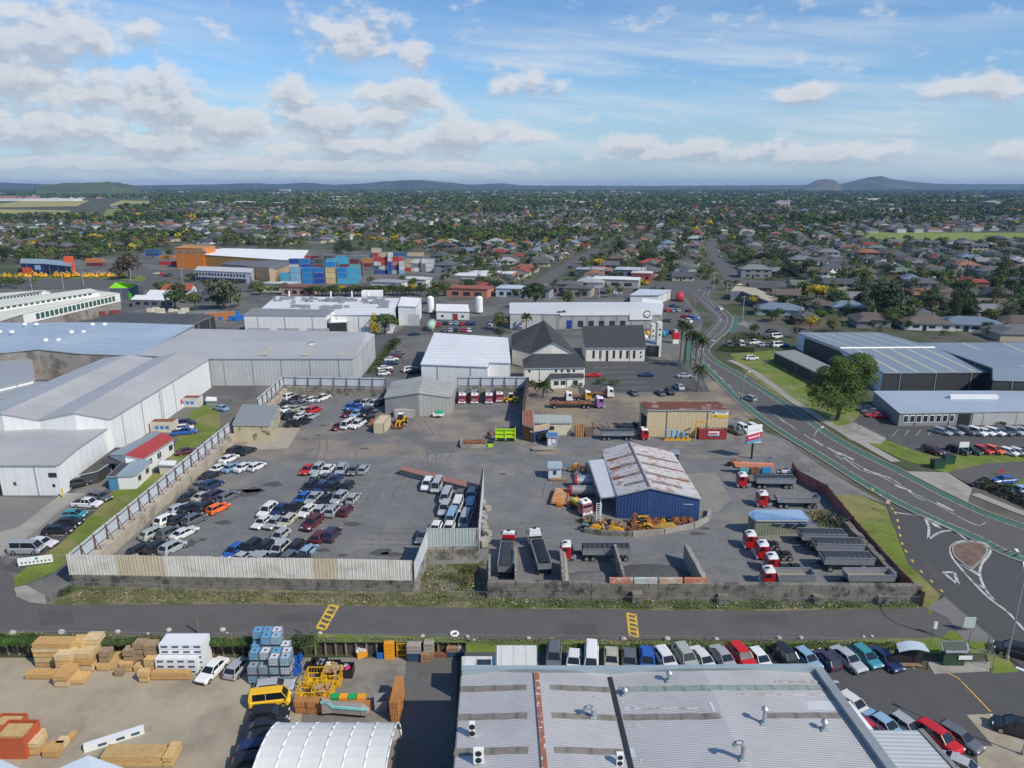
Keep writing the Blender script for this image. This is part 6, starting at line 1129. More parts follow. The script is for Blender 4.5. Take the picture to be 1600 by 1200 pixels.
for i in range(6): bpan(-1.2 + i * .42, -.95 + i * .42, 2.75, 3.05, .28, mat('bb_pale', (.45, .62, .75), .6), 'letter', .1)
# signs near the crossing and the warehouse entrance
def panel_sign(x, y, w_, h, z0, lab, m, extra=None, ang=0.0):
 g_ = G(x, y); t = thing('sign', lab, 'sign', g_); ca, sa = math.cos(ang), math.sin(ang)
 for s in (-1, 1): k = M(); k.cyl((g_.x + s * w_ / 2 * ca, g_.y + s * w_ / 2 * sa, 0), (g_.x + s * w_ / 2 * ca, g_.y + s * w_ / 2 * sa, z0 + h), .05, n=6); k.build('post', m_steel, t)
 k = M(); k.box(g_.x, g_.y, z0, w_, .1, h, ang); k.build('panel', m, t); return t, g_
panel_sign(1512, 987, 1.5, 1.5, .6, 'square pale framed sign board beside the concrete crossing', mat('pale_board', (.45, .52, .48), .6)); panel_sign(1458, 992, .6, 1.0, .9, 'small white upright sign at the end of the lane fence', m_white); panel_sign(1385, 800, .7, .7, 1.6, 'small pinkish road sign on the grass corner above the side road', mat('pink_sign', (.6, .38, .32), .6)); panel_sign(1503, 715, 2.0, 1.2, 2.3, 'hanging shop sign on tall posts beside the green bin', m_white); panel_sign(1563, 743, .8, .6, .6, 'low red sign in the dark hedge', mat('red_board', (.5, .03, .03), .6))
t, g_ = panel_sign(57, 884, 4.6, 1.25, .3, 'long white leaning sign board with teal emblem on the lawn tip', m_white, ang=.28)
ca, sa = math.cos(.28), math.sin(.28)
k = M(); k.cyl((g_.x + .2 * ca + sa * .055, g_.y + .2 * sa - ca * .055, 1.25), (g_.x + .2 * ca + sa * .09, g_.y + .2 * sa - ca * .09, 1.25), .22, n=10); k.build('emblem', mat('teal_emblem', (.05, .35, .33), .6), t)
for i in range(8): u = -1.8 + i * .52; k = M(); k.box(g_.x + u * ca + sa * .06, g_.y + u * sa - ca * .06, .6, .22, .03, .28, .28); k.build('letter', mat('dark_grey_letter', (.12, .12, .13), .6), t)
# round red tank trailer, playground balls etc.
g_ = G(1062, 470); t = thing('tank', 'round bright red tank beside the petrol station canopy', 'tank', g_); k = M(); k.loft([[(g_.x + (2.0 * r) * math.cos(a) + y_ * .3, g_.y + y_ * 1.3, 2.3 + 2.0 * r * math.sin(a)) for a in np.linspace(0, 2 * math.pi, 18, endpoint=False)] for r, y_ in ((.5, -3.2), (.9, -2.8), (1, -2), (1, 2), (.9, 2.8), (.5, 3.2))]); k.build('shell', mat('bright_red', (.50, .03, .06), .6), t, smooth=True); k = M(); k.box(g_.x, g_.y, 0, 3, 4, .6); k.build('cradle', m_black, t)
its = []
for x, y, c in ((1005, 527, 'g'), (1012, 526, 'o'), (1030, 524, 't'), (1036, 526, 't'), (1026, 529, 'g'), (1040, 524, 'b'), (1008, 533, 'w'), (1020, 522, 'y')):
 cc = {'g': ('green', (.05, .4, .08)), 'o': ('orange', (.8, .3, .03)), 't': ('teal', (.03, .25, .3)), 'b': ('blue', (.03, .1, .4)), 'w': ('white', (.7, .7, .7)), 'y': ('yellow', (.8, .6, .05))}[c]; g_ = G(x, y)
 k = M(); k.loft([[(1.1 * s * math.cos(a), 1.1 * s * math.sin(a), z) for a in np.linspace(0, 2 * math.pi, 10, endpoint=False)] for s, z in ((.7, 0), (1, .5), (1, 1.5), (.7, 2.1), (.2, 2.4))]); o = k.build('dome_bin', mat('bin_' + cc[0], cc[1], .5), smooth=True); o.location = g_; tag(o, None, 'bin', 'coloured bins by the church tower'); its.append((o, cc[0] + ' rounded bin', 'behind the church tower'))
rank_labels(its)
g_ = G(1055, 536); t = thing('advertising_figure', 'red and white box shaped stand on the grass edge of the shop car park', 'stand', g_); k = M(); k.box(g_.x, g_.y, 1.6, 2.2, 2.0, 2.4); k.build('red_box', mat('stand_red', (.6, .02, .02), .5), t); k = M(); k.box(g_.x, g_.y, 0, 2.2, 2.0, 1.5); k.build('white_base', m_white, t); k = M(); k.cyl((g_.x, g_.y, 4), (g_.x, g_.y, 5), .6, n=10); k.build('top', m_white, t)
# bins on the right
for x, y, lab in ((1464, 731, 'dark green skip bin on the roadside grass below the maroon SUV'), (1480, 724, 'dark mesh bin between the green skip and the shop sign')):
 g_ = G(x, y); t = thing('skip_bin', lab, 'bin', g_); k = M(); k.box(g_.x, g_.y, 0, 2.2, 1.4, 1.7, .1, 1.08); k.build('body', mat('dark_green_bin', (.02, .07, .04), .6), t); k = M(); k.box(g_.x, g_.y, 1.7, 2.3, 1.5, .1, .1); k.build('lid', m_black, t)
# ---------------------------------------------------------------- shipping containers
m_ct2 = mat('container_paint', rough=.6, var=.12, scale=.5, objcol=True, stripe=('x', .55, .22))
def container(L=6.06):
 t = thing('shipping_container', 'prototype', 'container'); k = M(); k.box(0, 0, .08, L, 2.44, 2.45); k.build('body', m_ct2, t)
 k = M()
 for sx_ in (-1, 1):
  for sy in (-1, 1): k.box(sx_ * (L / 2 - .06), sy * 1.17, 0, .18, .18, 2.6)
 for z in (0, 2.48):
  for sy in (-1, 1): k.box(0, sy * 1.19, z, L - .2, .12, .12)
 k.build('corner_frame', m_steel, t); k = M(); k.box(L / 2 + .02, 0, .15, .04, 2.2, 2.3); k.build('door', m_ct2, t, color=(.3, .3, .3)); return t
C6, C12 = container(), container(12.1); TINT.add('door')
CC = dict(a=('sky blue', (.07, .42, .62)), b=('bright blue', (.02, .22, .55)), d=('deep blue', (.02, .07, .32)), y=('sand yellow', (.62, .48, .22)), l=('pale blue', (.22, .45, .58)), r=('red', (.45, .04, .04)), w=('white', (.62, .62, .60)), m=('maroon', (.16, .04, .04)), g=('grey green', (.16, .20, .20)), c=('cream', (.52, .44, .30)), n=('navy', (.04, .12, .25)), e=('dark grey', (.08, .09, .10)), o=('orange', (.55, .2, .05)), t=('teal', (.15, .42, .42)))
its = []
def stack(x, y, cols, rz_=0, L=6, place='in the blue front stacks', dy=0):
 g_ = G(x, y); g_.y += dy
 for i, c in enumerate(cols):
  if c == '.': continue
  nm, cc = CC[c]; j = random.uniform(.9, 1.1); o = dup(C6 if L == 6 else C12, (g_.x + random.uniform(-.05, .05), g_.y, i * 2.62), R(rz_), color=tuple(v_ * j for v_ in cc), group='stacked shipping containers'); o.scale.z = 1.22 if x < 570 and y > 425 else 1.05; o.location.z *= o.scale.z; its.append((o, f'{nm} {"long " if L != 6 else ""}container {("at ground level", "one up", "two up", "three up", "four up", "five up")[i]}', place))
for i, (x, c) in enumerate(((447, 'aa'), (464, 'lll'), (482, 'bbb'), (500, 'ddb'), (518, 'yyyb'), (536, 'abb'), (552, 'aaa'))): stack(x, 443, c);
for i, (x, c) in enumerate(((462, 'dbwd'), (479, 'bbdb'), (500, 'rrme'), (520, 'gcma'), (540, 'bbma'), (556, 'aatm'))): stack(x, 437, c, place='in the second stacks')
for x, c in ((495, 'gmem'), (515, 'wcme'), (535, 'bbaa'), (562, 'mmmg'), (575, 'ggmo')): stack(x, 431, c, place='behind the blue stacks')
for i, (x, c) in enumerate(((583, 'eeege'), (590, 'dnwrrc'), (600, 'dwrrc'), (611, 'nddww'), (622, 'grwr'), (618, 'wdrr'), (628, 'lww'), (640, 'rcc'), (650, 'wgw'), (663, 'ggw'), (672, 'www'))): stack(x, 428 if i < 7 else 424, c, 90 if i % 3 == 0 else 0, place='in the mixed stacks')
for x, y, c in ((622, 412, 'ggn'), (650, 412, 'ggc'), (480, 418, 'cmr'), (560, 418, 'wwg'), (590, 415, 'ggg')): stack(x, y, c, 0, 12, 'at the depot back')
for x, y, c in ((316, 498, 'g'), (330, 499, 'g'), (345, 499, 'o'), (240, 400, 'dn'), (262, 404, 'o'), (150, 416, 'mo'), (262, 414, 'r')): stack(x, y, c, 0 if y < 450 else 20, 12, 'outside the depot')
rank_labels(its)
# two special containers in the yards
o = dup(C6, G(598, 671), R(84), color=(.62, .52, .34), label='cream shipping container standing end on beside the yellow loader')
o = dup(C6, G(632, 651), R(0), color=(.45, .43, .38), label='grey open container with red item on top before the gabled workshop'); o.scale = (.8, .8, .7)
g_ = G(1113, 687); t = thing('skip_container', 'red open topped container with white sign panel beside the beige shed', 'container', g_); m_rc = mat('red_container', (.34, .04, .05), .6, var=.2, scale=.8, stripe=('x', .5, .35))
k = M(); k.box(g_.x, g_.y, .1, 6.2, .12, 2.4); k.box(g_.x, g_.y + 2.5, .1, 6.2, .12, 2.4); k.box(g_.x - 3.1, g_.y + 1.25, .1, .12, 2.5, 2.4); k.box(g_.x + 3.1, g_.y + 1.25, .1, .12, 2.5, 2.4); k.box(g_.x, g_.y + 1.25, .1, 6.1, 2.4, .1); k.build('shell', m_rc, t)
k = M(); k.box(g_.x + .2, g_.y - .1, .9, 2.4, .06, 1.1); k.build('sign_panel', m_white, t); k = M(); k.box(g_.x + .1, g_.y - .15, 1.3, 1.9, .04, .35); k.build('lettering', mat('letter_red', (.5, .05, .08), .6), t); k = M(); k.box(g_.x + .2, g_.y - .15, .95, 2.2, .04, .2); k.build('blue_stripe', MATS['bb_teal'], t)
for i in range(6): k = M(); k.box(g_.x - 2.6 + i, g_.y + 1.2, 2.4, .1, 2.5, .1); k.build('frame_bar', m_black, t)
for c in (C6, C12): discard(c)
# ---------------------------------------------------------------- timber yard (low yard)
def GL(x, y, dz=0.0): return G(x, y, LOW + dz)
WD = [mat('sawn_timber_%s' % n, c, .8, var=.2, scale=1.6, stripe=('z', .2, .35)) for n, c in (('gold', (.66, .43, .17)), ('pale', (.68, .52, .29)), ('amber', (.56, .34, .13)), ('straw', (.62, .47, .24)))]
def pack(x, y, w_, d_, h, lab, m=None, ang=0.0, z=0.0, name='timber_pack', cat='timber pack', group='packs of sawn timber'):
 g_ = GL(x, y, z); t = thing(name, lab, cat, g_, group); n = max(1, round(h / .75))
 for i in range(n): k = M(); rj = random.uniform; k.box(g_.x + rj(-.05, .05), g_.y + d_ / 2 + rj(-.06, .06), g_.z + i * h / n + .12, w_ * rj(.9, 1.0), d_ * rj(.92, 1), h / n - .12, ang); k.build('bundle', m or WD[(int(x * 7) + i) % 4], t)
 for s in (-.3, .3):
  k = M()
  for i in range(n): k.box(g_.x + s * w_, g_.y + d_ / 2, g_.z + i * h / n, .1, d_ * .98, .09, ang)
  k.build('bearer', m_wood2, t)
for a in ((86, 1044, 5.0, 1.6, 3.4, 'widest tall timber pack with grey topmost bundle in the timber yard'), (62, 1062, 3.6, 1.2, .7, 'low flat timber pack at the front of the widest stack'), (123, 1040, 1.7, 1.8, 3.2, 'tall timber pack behind the two front stacks'), (146, 1036, 1.9, 1.8, 3.3, 'tallest square timber pack at the back beside the brown packs'),
          (101, 1054, 2.1, 2.0, 2.6, 'middle timber pack with weathered end grain facing the yard'), (131, 1050, 2.3, 2.8, 2.5, 'big timber pack stepping forward in the stack group'), (95, 1075, 1.7, 2.6, 1.5, 'front timber pack casting a shadow on the tan yard'), (120, 1071, 1.5, 1.9, .6, 'small low timber pack beside the front one'), (266, 1064, 4.6, .8, 1.0, 'long narrow timber pack lying in front of the white wrapped packs')): pack(*a)
for a in ((166, 1046, 1.4, 1.2, 2.4), (184, 1040, 1.1, 1.0, 1.4), (203, 1046, 1.3, 1.2, 2.6), (220, 1042, 1.4, 1.4, 3.2), (238, 1043, 1.5, 1.4, 3.1), (160, 1046 + 4, 1.5, 1.0, .9), (179, 1046 + 2, 1.3, .9, 1.1), (197, 1050, 1.5, 1.2, 1.2), (217, 1051, 1.2, 1.0, .8), (235, 1051, 1.3, 1.1, 1.8)):
 pack(*a, None, m_wood2 if a[4] > 2 else m_wood, group='small brown timber packs')
rank_labels([(o, 'brown timber pack', 'among the small packs beside the white wrapped stack') for o in S.collection.objects if o.get('group') == 'small brown timber packs'])
pack(186, 1058, 1.1, .7, .8, 'single small grey brown block pack standing apart on the yard', m_wood2); pack(224, 1068, 1.2, .9, 1.5, 'small front timber pack beside the long narrow one', m_wood)
m_wrap = mat('white_wrap', (.72, .73, .74), .5, var=.05, scale=2); m_wl = mat('wrap_label', (.05, .10, .14), .6)
def wrapped(x, y, w_, d_, rows, lab, z0=0.0):
 g_ = GL(x, y); t = thing('wrapped_pack', lab, 'wrapped pack', g_, 'white wrapped packs')
 for r in range(rows):
  z = LOW + z0 + r * .72; k = M(); k.box(g_.x, g_.y + d_ / 2, z, w_, d_, .66); k.build('bundle', m_wrap, t)
  for i in range(4): k = M(); k.box(g_.x - w_ / 2 + w_ * (i + .5) / 4, g_.y - .02, z + .2, w_ * .15, .03, .24); k.build('label', m_wl, t)
wrapped(277, 1053, 5.0, 2.4, 3, 'front low stack of white wrapped packs with dark labels'); wrapped(287, 1046, 5.3, 2.2, 5, 'tall rear stack of white wrapped packs with dark labels')
a, b = GL(132, 1174), GL(226, 1144); t = thing('wrapped_pack', 'single long white wrapped beam lying askew before the timber', 'wrapped pack', (a + b) / 2); d = (b - a).normalized(); k = M(); k.box((a.x + b.x) / 2, (a.y + b.y) / 2, LOW, (b - a).length, .6, .8, math.atan2(d.y, d.x)); k.build('bundle', m_wrap, t)
for u in (.3, .6, .85): c = a.lerp(b, u); k = M(); k.box(c.x + d.y * .32, c.y - d.x * .32, LOW + .25, .8, .04, .3, math.atan2(d.y, d.x)); k.build('label', m_wl, t)
pack(205, 1200, 6.5, 1.8, 1.4, 'long timber pack at the bottom with a loose splintered end', m_wood); pack(262, 1200, 1.0, 2.4, 1.2, 'ragged upright end of loose yellow boards at the bottom', m_wood)
for a in ((52, 1181, 1.5, 1.3, 1.5), (56, 1166, 1.4, 1.1, 1.4), (78, 1186, 1.5, 1.5, .9), (95, 1172, .9, 1.1, .9), (42, 1179, 1.2, 1.2, 1.1), (106, 1160, .7, 1.4, .4)): pack(*a, None, group='cut offs in the bottom corner')
rank_labels([(o, 'small timber pack', 'beside the orange bin in the bottom corner') for o in S.collection.objects if o.get('group') == 'cut offs in the bottom corner'])
for x, y, w_, d_, h, lab in ((18, 1186, 3.2, 2.6, 2.6, 'orange red bin full of timber at the very edge of the picture'), (10, 1158, 2.8, 1.8, 2.0, 'dark red bin of offcuts behind the orange bin')):
 g_ = GL(x, y); t = thing('timber_bin', lab, 'bin', g_); mm = mat('orange_red_bin', (.45, .10, .04), .7, var=.2); k = M()
 for s in (-1, 1): k.box(g_.x + s * w_ / 2, g_.y + d_ / 2, LOW, .1, d_, h); k.box(g_.x, g_.y + d_ / 2 + s * d_ / 2, LOW, w_, .1, h)
 k.box(g_.x, g_.y + d_ / 2, LOW, w_, d_, .1); k.build('shell', mm, t); k = M(); k.box(g_.x, g_.y + d_ / 2, LOW + h - .9, w_ * .8, d_ * .7, .8); k.build('timber', m_wood, t)
# blue caged liquid totes
m_tot = mat('tote_plastic', rough=.35, var=.12, scale=2, objcol=True)
def tote():
 t = thing('liquid_tote', 'proto', 'tote'); k = M(); k.box(0, 0, .16, 1.0, 1.15, .95, 0, .97); k.build('body', m_tot, t)
 k = M()
 for z in (.2, .5, .8, 1.12):
  for s in (-1, 1): k.box(0, s * .6, z, 1.12, .03, .04); k.box(s * .54, 0, z, .03, 1.2, .04)
 for i in range(5):
  for s in (-1, 1): k.box(-.54 + i * .27, s * .61, .15, .03, .03, 1.0); k.box(s * .55, -.6 + i * .3, .15, .03, .03, 1.0)
 k.build('cage', m_steel, t); k = M(); k.box(0, 0, 0, 1.1, 1.2, .14); k.build('pallet', m_black, t); k = M(); k.cyl((0, 0, 1.1), (0, 0, 1.17), .16, n=10); k.build('lid', m_rrd, t); return t
m_rrd = mat('lid_red', (.25, .03, .05), .5); TT = tote(); its = []; rr = random.Random(4); rowsn = ('front', 'second', 'third', 'back')
for r, (y, xs, hs) in enumerate(((1064, (399, 416, 433, 450), (2, 2, 3, 3)), (1055, (403, 419, 436, 452), (3, 3, 3, 3)), (1044, (406, 422, 437, 450), (3, 4, 4, 3)), (1035, (409, 424, 438), (4, 4, 4)))):
 for i, (x, h) in enumerate(zip(xs, hs)):
  g_ = GL(x, y)
  for lv in range(h):
   if (lv < h - 2):
    if r and not (r == 1 and i == 3): continue
   c = rr.choice([('pale blue', (.30, .48, .58)), ('blue', (.10, .36, .58)), ('frosty white', (.55, .62, .66)), ('grey blue', (.25, .33, .40))])
   o = dup(TT, (g_.x, g_.y, LOW + lv * 1.2), R(rr.uniform(-3, 3)), color=c[1], group='stacked liquid totes'); its.append((o, f'{c[0]} caged tote {("at the bottom", "second up", "third up", "topmost")[lv]}', f'in the {rowsn[r]} row of totes'))
rank_labels(its); discard(TT)
its = []
for x, y, z in ((462, 1055, 0), (468, 1049, 0), (466, 1040, 0), (470, 1042, 1), (462, 1047, 1)):
 g_ = GL(x, y); k = M(); k.cyl((0, 0, 0), (0, 0, .9), .32, n=12); k.cyl((0, 0, .9), (0, 0, .95), .28, n=12); o = k.build('drum', mat('drum_blue', (.02, .10, .40), .4)); o.location = (g_.x, g_.y, LOW + z * .95); tag(o, None, 'drum', 'blue drums'); its.append((o, 'blue plastic drum ' + ('on top of another' if z else 'standing'), 'beside the totes'))
rank_labels(its)
# cages, pallets, bins round the concrete loading yard
m_cage = mat('cage_yellow', (.70, .42, .02), .5, var=.15)
def cage(x, y, lab, w_=2.1, d_=1.9, h=1.7, load=None):
 g_ = GL(x, y); t = thing('stillage_cage', lab, 'cage', g_, 'yellow steel cages'); k = M(); q = [(-w_ / 2, 0), (w_ / 2, 0), (w_ / 2, d_), (-w_ / 2, d_)]
 for i in range(4):
  a, b = q[i], q[(i + 1) % 4]; k.box(g_.x + a[0], g_.y + a[1], LOW, .1, .1, h)
  for z in (.15, h * .5, h - .05): wallseg(k, (g_.x + a[0], g_.y + a[1]), (g_.x + b[0], g_.y + b[1]), LOW + z, LOW + z + .08, .08)
 k.build('frame', m_cage, t); k = M();
 for i in range(4):
  a, b = q[i], q[(i + 1) % 4]
  for j in range(1, 6): u = j / 6; k.box(g_.x + a[0] + (b[0] - a[0]) * u, g_.y + a[1] + (b[1] - a[1]) * u, LOW, .03, .03, h)
 k.build('bars', m_cage, t); k = M(); k.box(g_.x, g_.y + d_ / 2, LOW + .05, w_, d_, .08); k.build('floor', m_cage, t)
 if load:
  rr = random.Random(int(x))
  for i in range(9): k = M(); k.box(g_.x + rr.uniform(-.7, .7), g_.y + d_ / 2 + rr.uniform(-.6, .6), LOW + h * rr.uniform(.5, .95), rr.uniform(.5, .9), rr.uniform(.3, .7), .25, rr.uniform(0, 3)); k.build('box', load[i % len(load)], t)
m_card = mat('cardboard', (.42, .26, .14), .8, var=.2); m_pink = mat('pink_rag', (.6, .03, .18), .7); m_whr = mat('white_rag', (.65, .65, .62), .8); m_bk = mat('blue_rag', (.1, .4, .5), .7)
cage(490, 1078, 'empty yellow cage behind the pair of loaded ones'); cage(517, 1075, 'yellow cage heaped with brown boxes higher up', load=[m_card]); cage(478, 1102, 'empty yellow cage nearest the tent corner'); cage(502, 1100, 'yellow cage heaped with brown boxes nearest the tent', load=[m_card])
def tub(x, y, lab, m, ld, w_=1.9, h=1.2, ang=0.0):
 g_ = GL(x, y); t = thing('open_bin', lab, 'bin', g_); k = M(); ca = 1
 for s in (-1, 1): k.box(g_.x + s * w_ / 2 * math.cos(ang), g_.y + .7 + s * w_ / 2 * math.sin(ang), LOW, .07, 1.5, h, ang); k.box(g_.x - s * .75 * math.sin(ang), g_.y + .7 + s * .75 * math.cos(ang), LOW, w_, .07, h, ang)
 k.box(g_.x, g_.y + .7, LOW, w_, 1.5, .1, ang); k.build('shell', m, t); rr = random.Random(int(x * 3))
 for i in range(10 if ld else 0): k = M(); k.box(g_.x + rr.uniform(-.6, .6), g_.y + .7 + rr.uniform(-.45, .45), LOW + h * .75, rr.uniform(.3, .6), rr.uniform(.2, .5), rr.uniform(.2, .45), rr.uniform(0, 3), .7); k.build('scrap', ld[i % len(ld)], t)
tub(496, 1052, 'dark bin with a loose tyre and scraps beside the totes', m_black, [m_black, m_steel]); tub(517, 1056, 'dark bin heaped with white and tan rags', m_black, [m_whr, m_card, m_whr]); tub(538, 1060, 'dark mesh bin heaped with pink white and blue rags', m_black, [m_pink, m_whr, m_bk])
tub(562, 1028, 'small orange bin of white scraps standing askew by the retaining wall', mat('orange_bin', (.75, .33, .02), .5), [m_whr], 1.2, .8, .5); tub(596, 1029, 'empty blue bin beside the upright orange rack', mat('blue_bin', (.02, .12, .45), .5), None, 1.1, .9)
g_ = GL(609, 1028); t = thing('upright_rack', 'bright orange upright steel rack behind the loading yard', 'rack', g_); k = M(); k.box(g_.x, g_.y, LOW, 1.2, .7, 2.3); k.build('body', mat('bright_orange', (.80, .33, .02), .5), t)
for z in (.5, 1.0, 1.5): k = M(); k.box(g_.x, g_.y - .36, LOW + z, 1.0, .03, .1); k.build('shelf_edge', m_cage, t)
cage(629, 1026, 'yellow and dark wheel shaped cage beside the pallet stacks', 1.3, 1.0, 1.9)
def pallets(x, y, n, lab, m, w_=1.25, d_=1.1):
 g_ = GL(x, y); t = thing('pallet_stack', lab, 'pallet stack', g_, 'stacks of pallets'); rr = random.Random(int(x)); m = m if isinstance(m, list) else [m]
 for i in range(n): k = M(); x_, y_ = g_.x + rr.uniform(-.05, .05), g_.y + .5 + rr.uniform(-.05, .05); k.box(x_, y_, LOW + i * .15 + .08, w_, d_, .045); k.box(x_, y_, LOW + i * .15, w_, .1, .08); k.box(x_, y_ + d_ / 2 - .08, LOW + i * .15, w_, .1, .08); k.box(x_, y_ - d_ / 2 + .08, LOW + i * .15, w_, .1, .08); k.build('pallet', m[(i * len(m)) // n], t)
m_pn = mat('navy_pallet', (.04, .08, .16), .7, var=.2); m_pg = mat('grey_pallet', (.36, .33, .28), .9, var=.25); m_pb2 = mat('brown_pallet', (.32, .20, .11), .9, var=.3)
for a in ((647, 1034, 15, 'tall pallet stack with blue lower half and pale upper half', [m_pn, m_pg], 1.7), (670, 1032, 16, 'tall narrow stack of pale brown pallets', [m_pb2, m_pg], 1.2), (665, 1036, 8, 'short brown pallet stack in front of the tall narrow one', m_pb2, 1.2), (706, 1027, 9, 'blue pallet stack with yellowish top beside the red boxes', [m_pn, m_pb2], 1.3), (723, 1027, 9, 'grey blue pallet stack between two blue ones', [m_pn, m_pg], 1.3), (739, 1027, 9, 'dark blue pallet stack next to the white container', m_pn, 1.3)): pallets(*a)
for x, y, z, c, lab in ((752, 1023, .4, (.6, .05, .03), 'small red crate among the dark junk by the white container'), (753, 1023, 1.1, (.02, .25, .55), 'small blue crate above the red one by the white container'), (688, 1026, 0, (.22, .10, .06), 'low rusty brown box between the pallet stacks')):
 g_ = GL(x, y); o = M().box(0, 0, 0, .8 if z else 1.6, .6, .55).build('crate', mat('crate_%d' % (x + z * 10), c, .6)); o.location = (g_.x, g_.y, LOW + z); tag(o, lab, 'crate')
# slide, stacked boards and grey crate beside the tent
g_ = GL(540, 1107); t = thing('playground_slide', 'turquoise trimmed conveyor slide with green and orange trays behind the tent', 'slide', g_); k = M(); a = [GL(503, 1098, 1.7), GL(519, 1106, .9), GL(565, 1110, .9), GL(577, 1116, .4)]
for i in range(3): wallseg(k, a[i], a[i + 1], LOW + .6, LOW + 1.5 if i else LOW + 2.1, .9, LOW + 1.5 if i < 2 else LOW + .9)
k.build('bed', mat('slide_grey', (.3, .27, .25), .8), t); k = M()
for i in range(3): wallseg(k, a[i] + Vector((0, -.5, 0)), a[i + 1] + Vector((0, -.5, 0)), LOW + 1.3 if i else LOW + 2.0, LOW + 1.6 if i else LOW + 2.3, .12, LOW + 1.6)
k.build('trim', mat('turquoise', (.25, .65, .62), .5), t)
for i in range(4): p = GL(524 + i * 14, 1103); k = M(); k.box(p.x, p.y, LOW + 1.0, .95, .8, .4); k.build('tray', [mat('tray_green', (.02, .35, .10), .5), MATS['bright_orange']][i % 2], t)
for x, y, w_, d_, h, lab in ((475, 1116, 2.2, 1.0, 1.6, 'stack of orange brown boards against the tent corner'), (498, 1117, 2.6, 1.0, 1.7, 'wider stack of orange brown boards below the slide'), (555, 1117, 3.4, 1.0, 1.2, 'low orange board stack beneath the slide trays'), (618, 1112, 1.6, 1.6, 2.0, 'stack of orange boards at the open end of the tent'), (617, 1130, 1.0, 4.6, 2.6, 'long row of upright orange boards inside the tent mouth')): pack(x, y, w_, d_, h, lab, mat('orange_boards', (.50, .22, .07), .8, var=.3, stripe=('x', .18, .4)), name='board_stack', cat='board stack', group='orange board stacks')
tub(594, 1112, 'grey louvred crate beside the slide end', mat('crate_grey', (.3, .3, .31), .7), None, 1.4, 1.3, .2)
def low_sheet(name, pts, m, z): return sheet(name, pts, m, LOW + z)
low_sheet('timber_yard_floor', [(-2200, 1500), (-400, 1027.5), (470, 1027.5), (475, 1100), (400, 1500)], m_tan, .02)
low_sheet('loading_yard_floor', [(470, 1027.5), (636, 1027.5), (622, 1130), (600, 1500), (400, 1500), (475, 1100)], mat('loading_concrete', (.24, .22, .185), .9, var=.18, scale=.2, col2=(.17, .16, .145), c2=(.48, .6), s2=.15), .025)
low_sheet('loading_asphalt', [(636, 1027.5), (715, 1027.5), (700, 1500), (600, 1500), (622, 1130)], mat('old_asphalt', (.12, .12, .115), .9, var=.15, scale=.3, spots=(.3, .62, .8)), .03)
# ---------------------------------------------------------------- junk and machines in the haulage yard
m_ylw = mat('machine_yellow', (.62, .33, .02), .5, var=.25, scale=1.5); m_lime = mat('lime_steel', (.50, .75, .02), .5, var=.08); m_org = mat('deck_orange', (.55, .20, .04), .8, var=.4, scale=1.5, col2=(.45, .33, .22), c2=(.45, .58), s2=1.2)
def junk(name, lab, cat, x0, y0, x1, y1, n, ms, h=1.2, seed=1, long=2.0, part='scrap_piece'):
 "a heap of separate rusty members"
 a, b = G(x0, y0), G(x1, y1); t = thing(name, lab, cat, a.lerp(b, .5)); rr = random.Random(seed)
 for i in range(n):
  u = rr.random(); p = a.lerp(b, u); p.y += rr.uniform(-.8, .9); k = M(); z = rr.uniform(0, h * .7); an = rr.choice([0, 0, 1.57, rr.uniform(0, 3)]); L = rr.uniform(.5, long)
  ty = rr.random()
  if ty < .55: k.box(p.x, p.y, z, L, rr.uniform(.12, .5), rr.uniform(.12, .5), an)
  elif ty < .8: r = rr.uniform(.2, .45); k.cyl((p.x, p.y - .15, z + r), (p.x + .1, p.y + .2, z + r), r, r, 10)
  else: k.tube([(p.x, p.y, z), (p.x + rr.uniform(-.6, .6), p.y + rr.uniform(-.3, .3), z + rr.uniform(.3, .8)), (p.x + rr.uniform(-1, 1), p.y, z + rr.uniform(0, .6))], .07, 5)
  k.build(part, ms[i % len(ms)], t)
 return t
m_rb2 = mat('bright_rust', (.30, .12, .035), .9, var=.4, scale=2)
junk('scrap_heap', 'rust red parts piled behind the low pale barrier by the engines', 'scrap heap', 990, 826, 1080, 823, 44, [m_rust, m_rb2, m_rust, m_black, m_ylw], .9, 21, 3.2)
t = thing('flat_rack', 'rusty flat rack loaded with engines against the blue shed front', 'flat rack', G(1035, 818)); a, b = G(985, 822), G(1083, 820); k = M(); wallseg(k, a, b, .5, .7, 2.0); wallseg(k, a + Vector((0, -1, 0)), b + Vector((0, -1, 0)), .3, .6, .15); k.build('deck', m_rust, t)
for i in range(9): p = a.lerp(b, (i + .5) / 9); k = M(); k.box(p.x, p.y, .7, 1.0, 1.2, .45, .2 * (i % 3)); k.cyl((p.x - .4, p.y - .3, 1.2), (p.x + .4, p.y - .2, 1.2), .18, n=10); k.box(p.x + .15, p.y + .3, 1.1, .5, .3, .3); k.build('engine', [m_rust, m_black, m_rb2, m_rust][i % 4], t)
junk('scrap_heap', 'heap of yellow and rusty scrap at the front corner of the blue shed', 'scrap heap', 986, 822, 1006, 818, 14, [m_rust, m_ylw, m_rb2, m_black], 1.8, 4)
junk('scrap_heap', 'mixed scrap in front of the white lean to posts', 'scrap heap', 913, 818, 988, 828, 64, [m_rust, m_black, m_ylw, m_steel, m_wood2, m_rb2], 1.4, 7, 3.6)
junk('scrap_heap', 'small scrap heap with teal drum at the outer corner of the scrap row', 'scrap heap', 908, 828, 922, 830, 9, [m_rust, m_black, mat('teal_drum', (.05, .3, .28), .6)], 1.2, 9, 1.0)
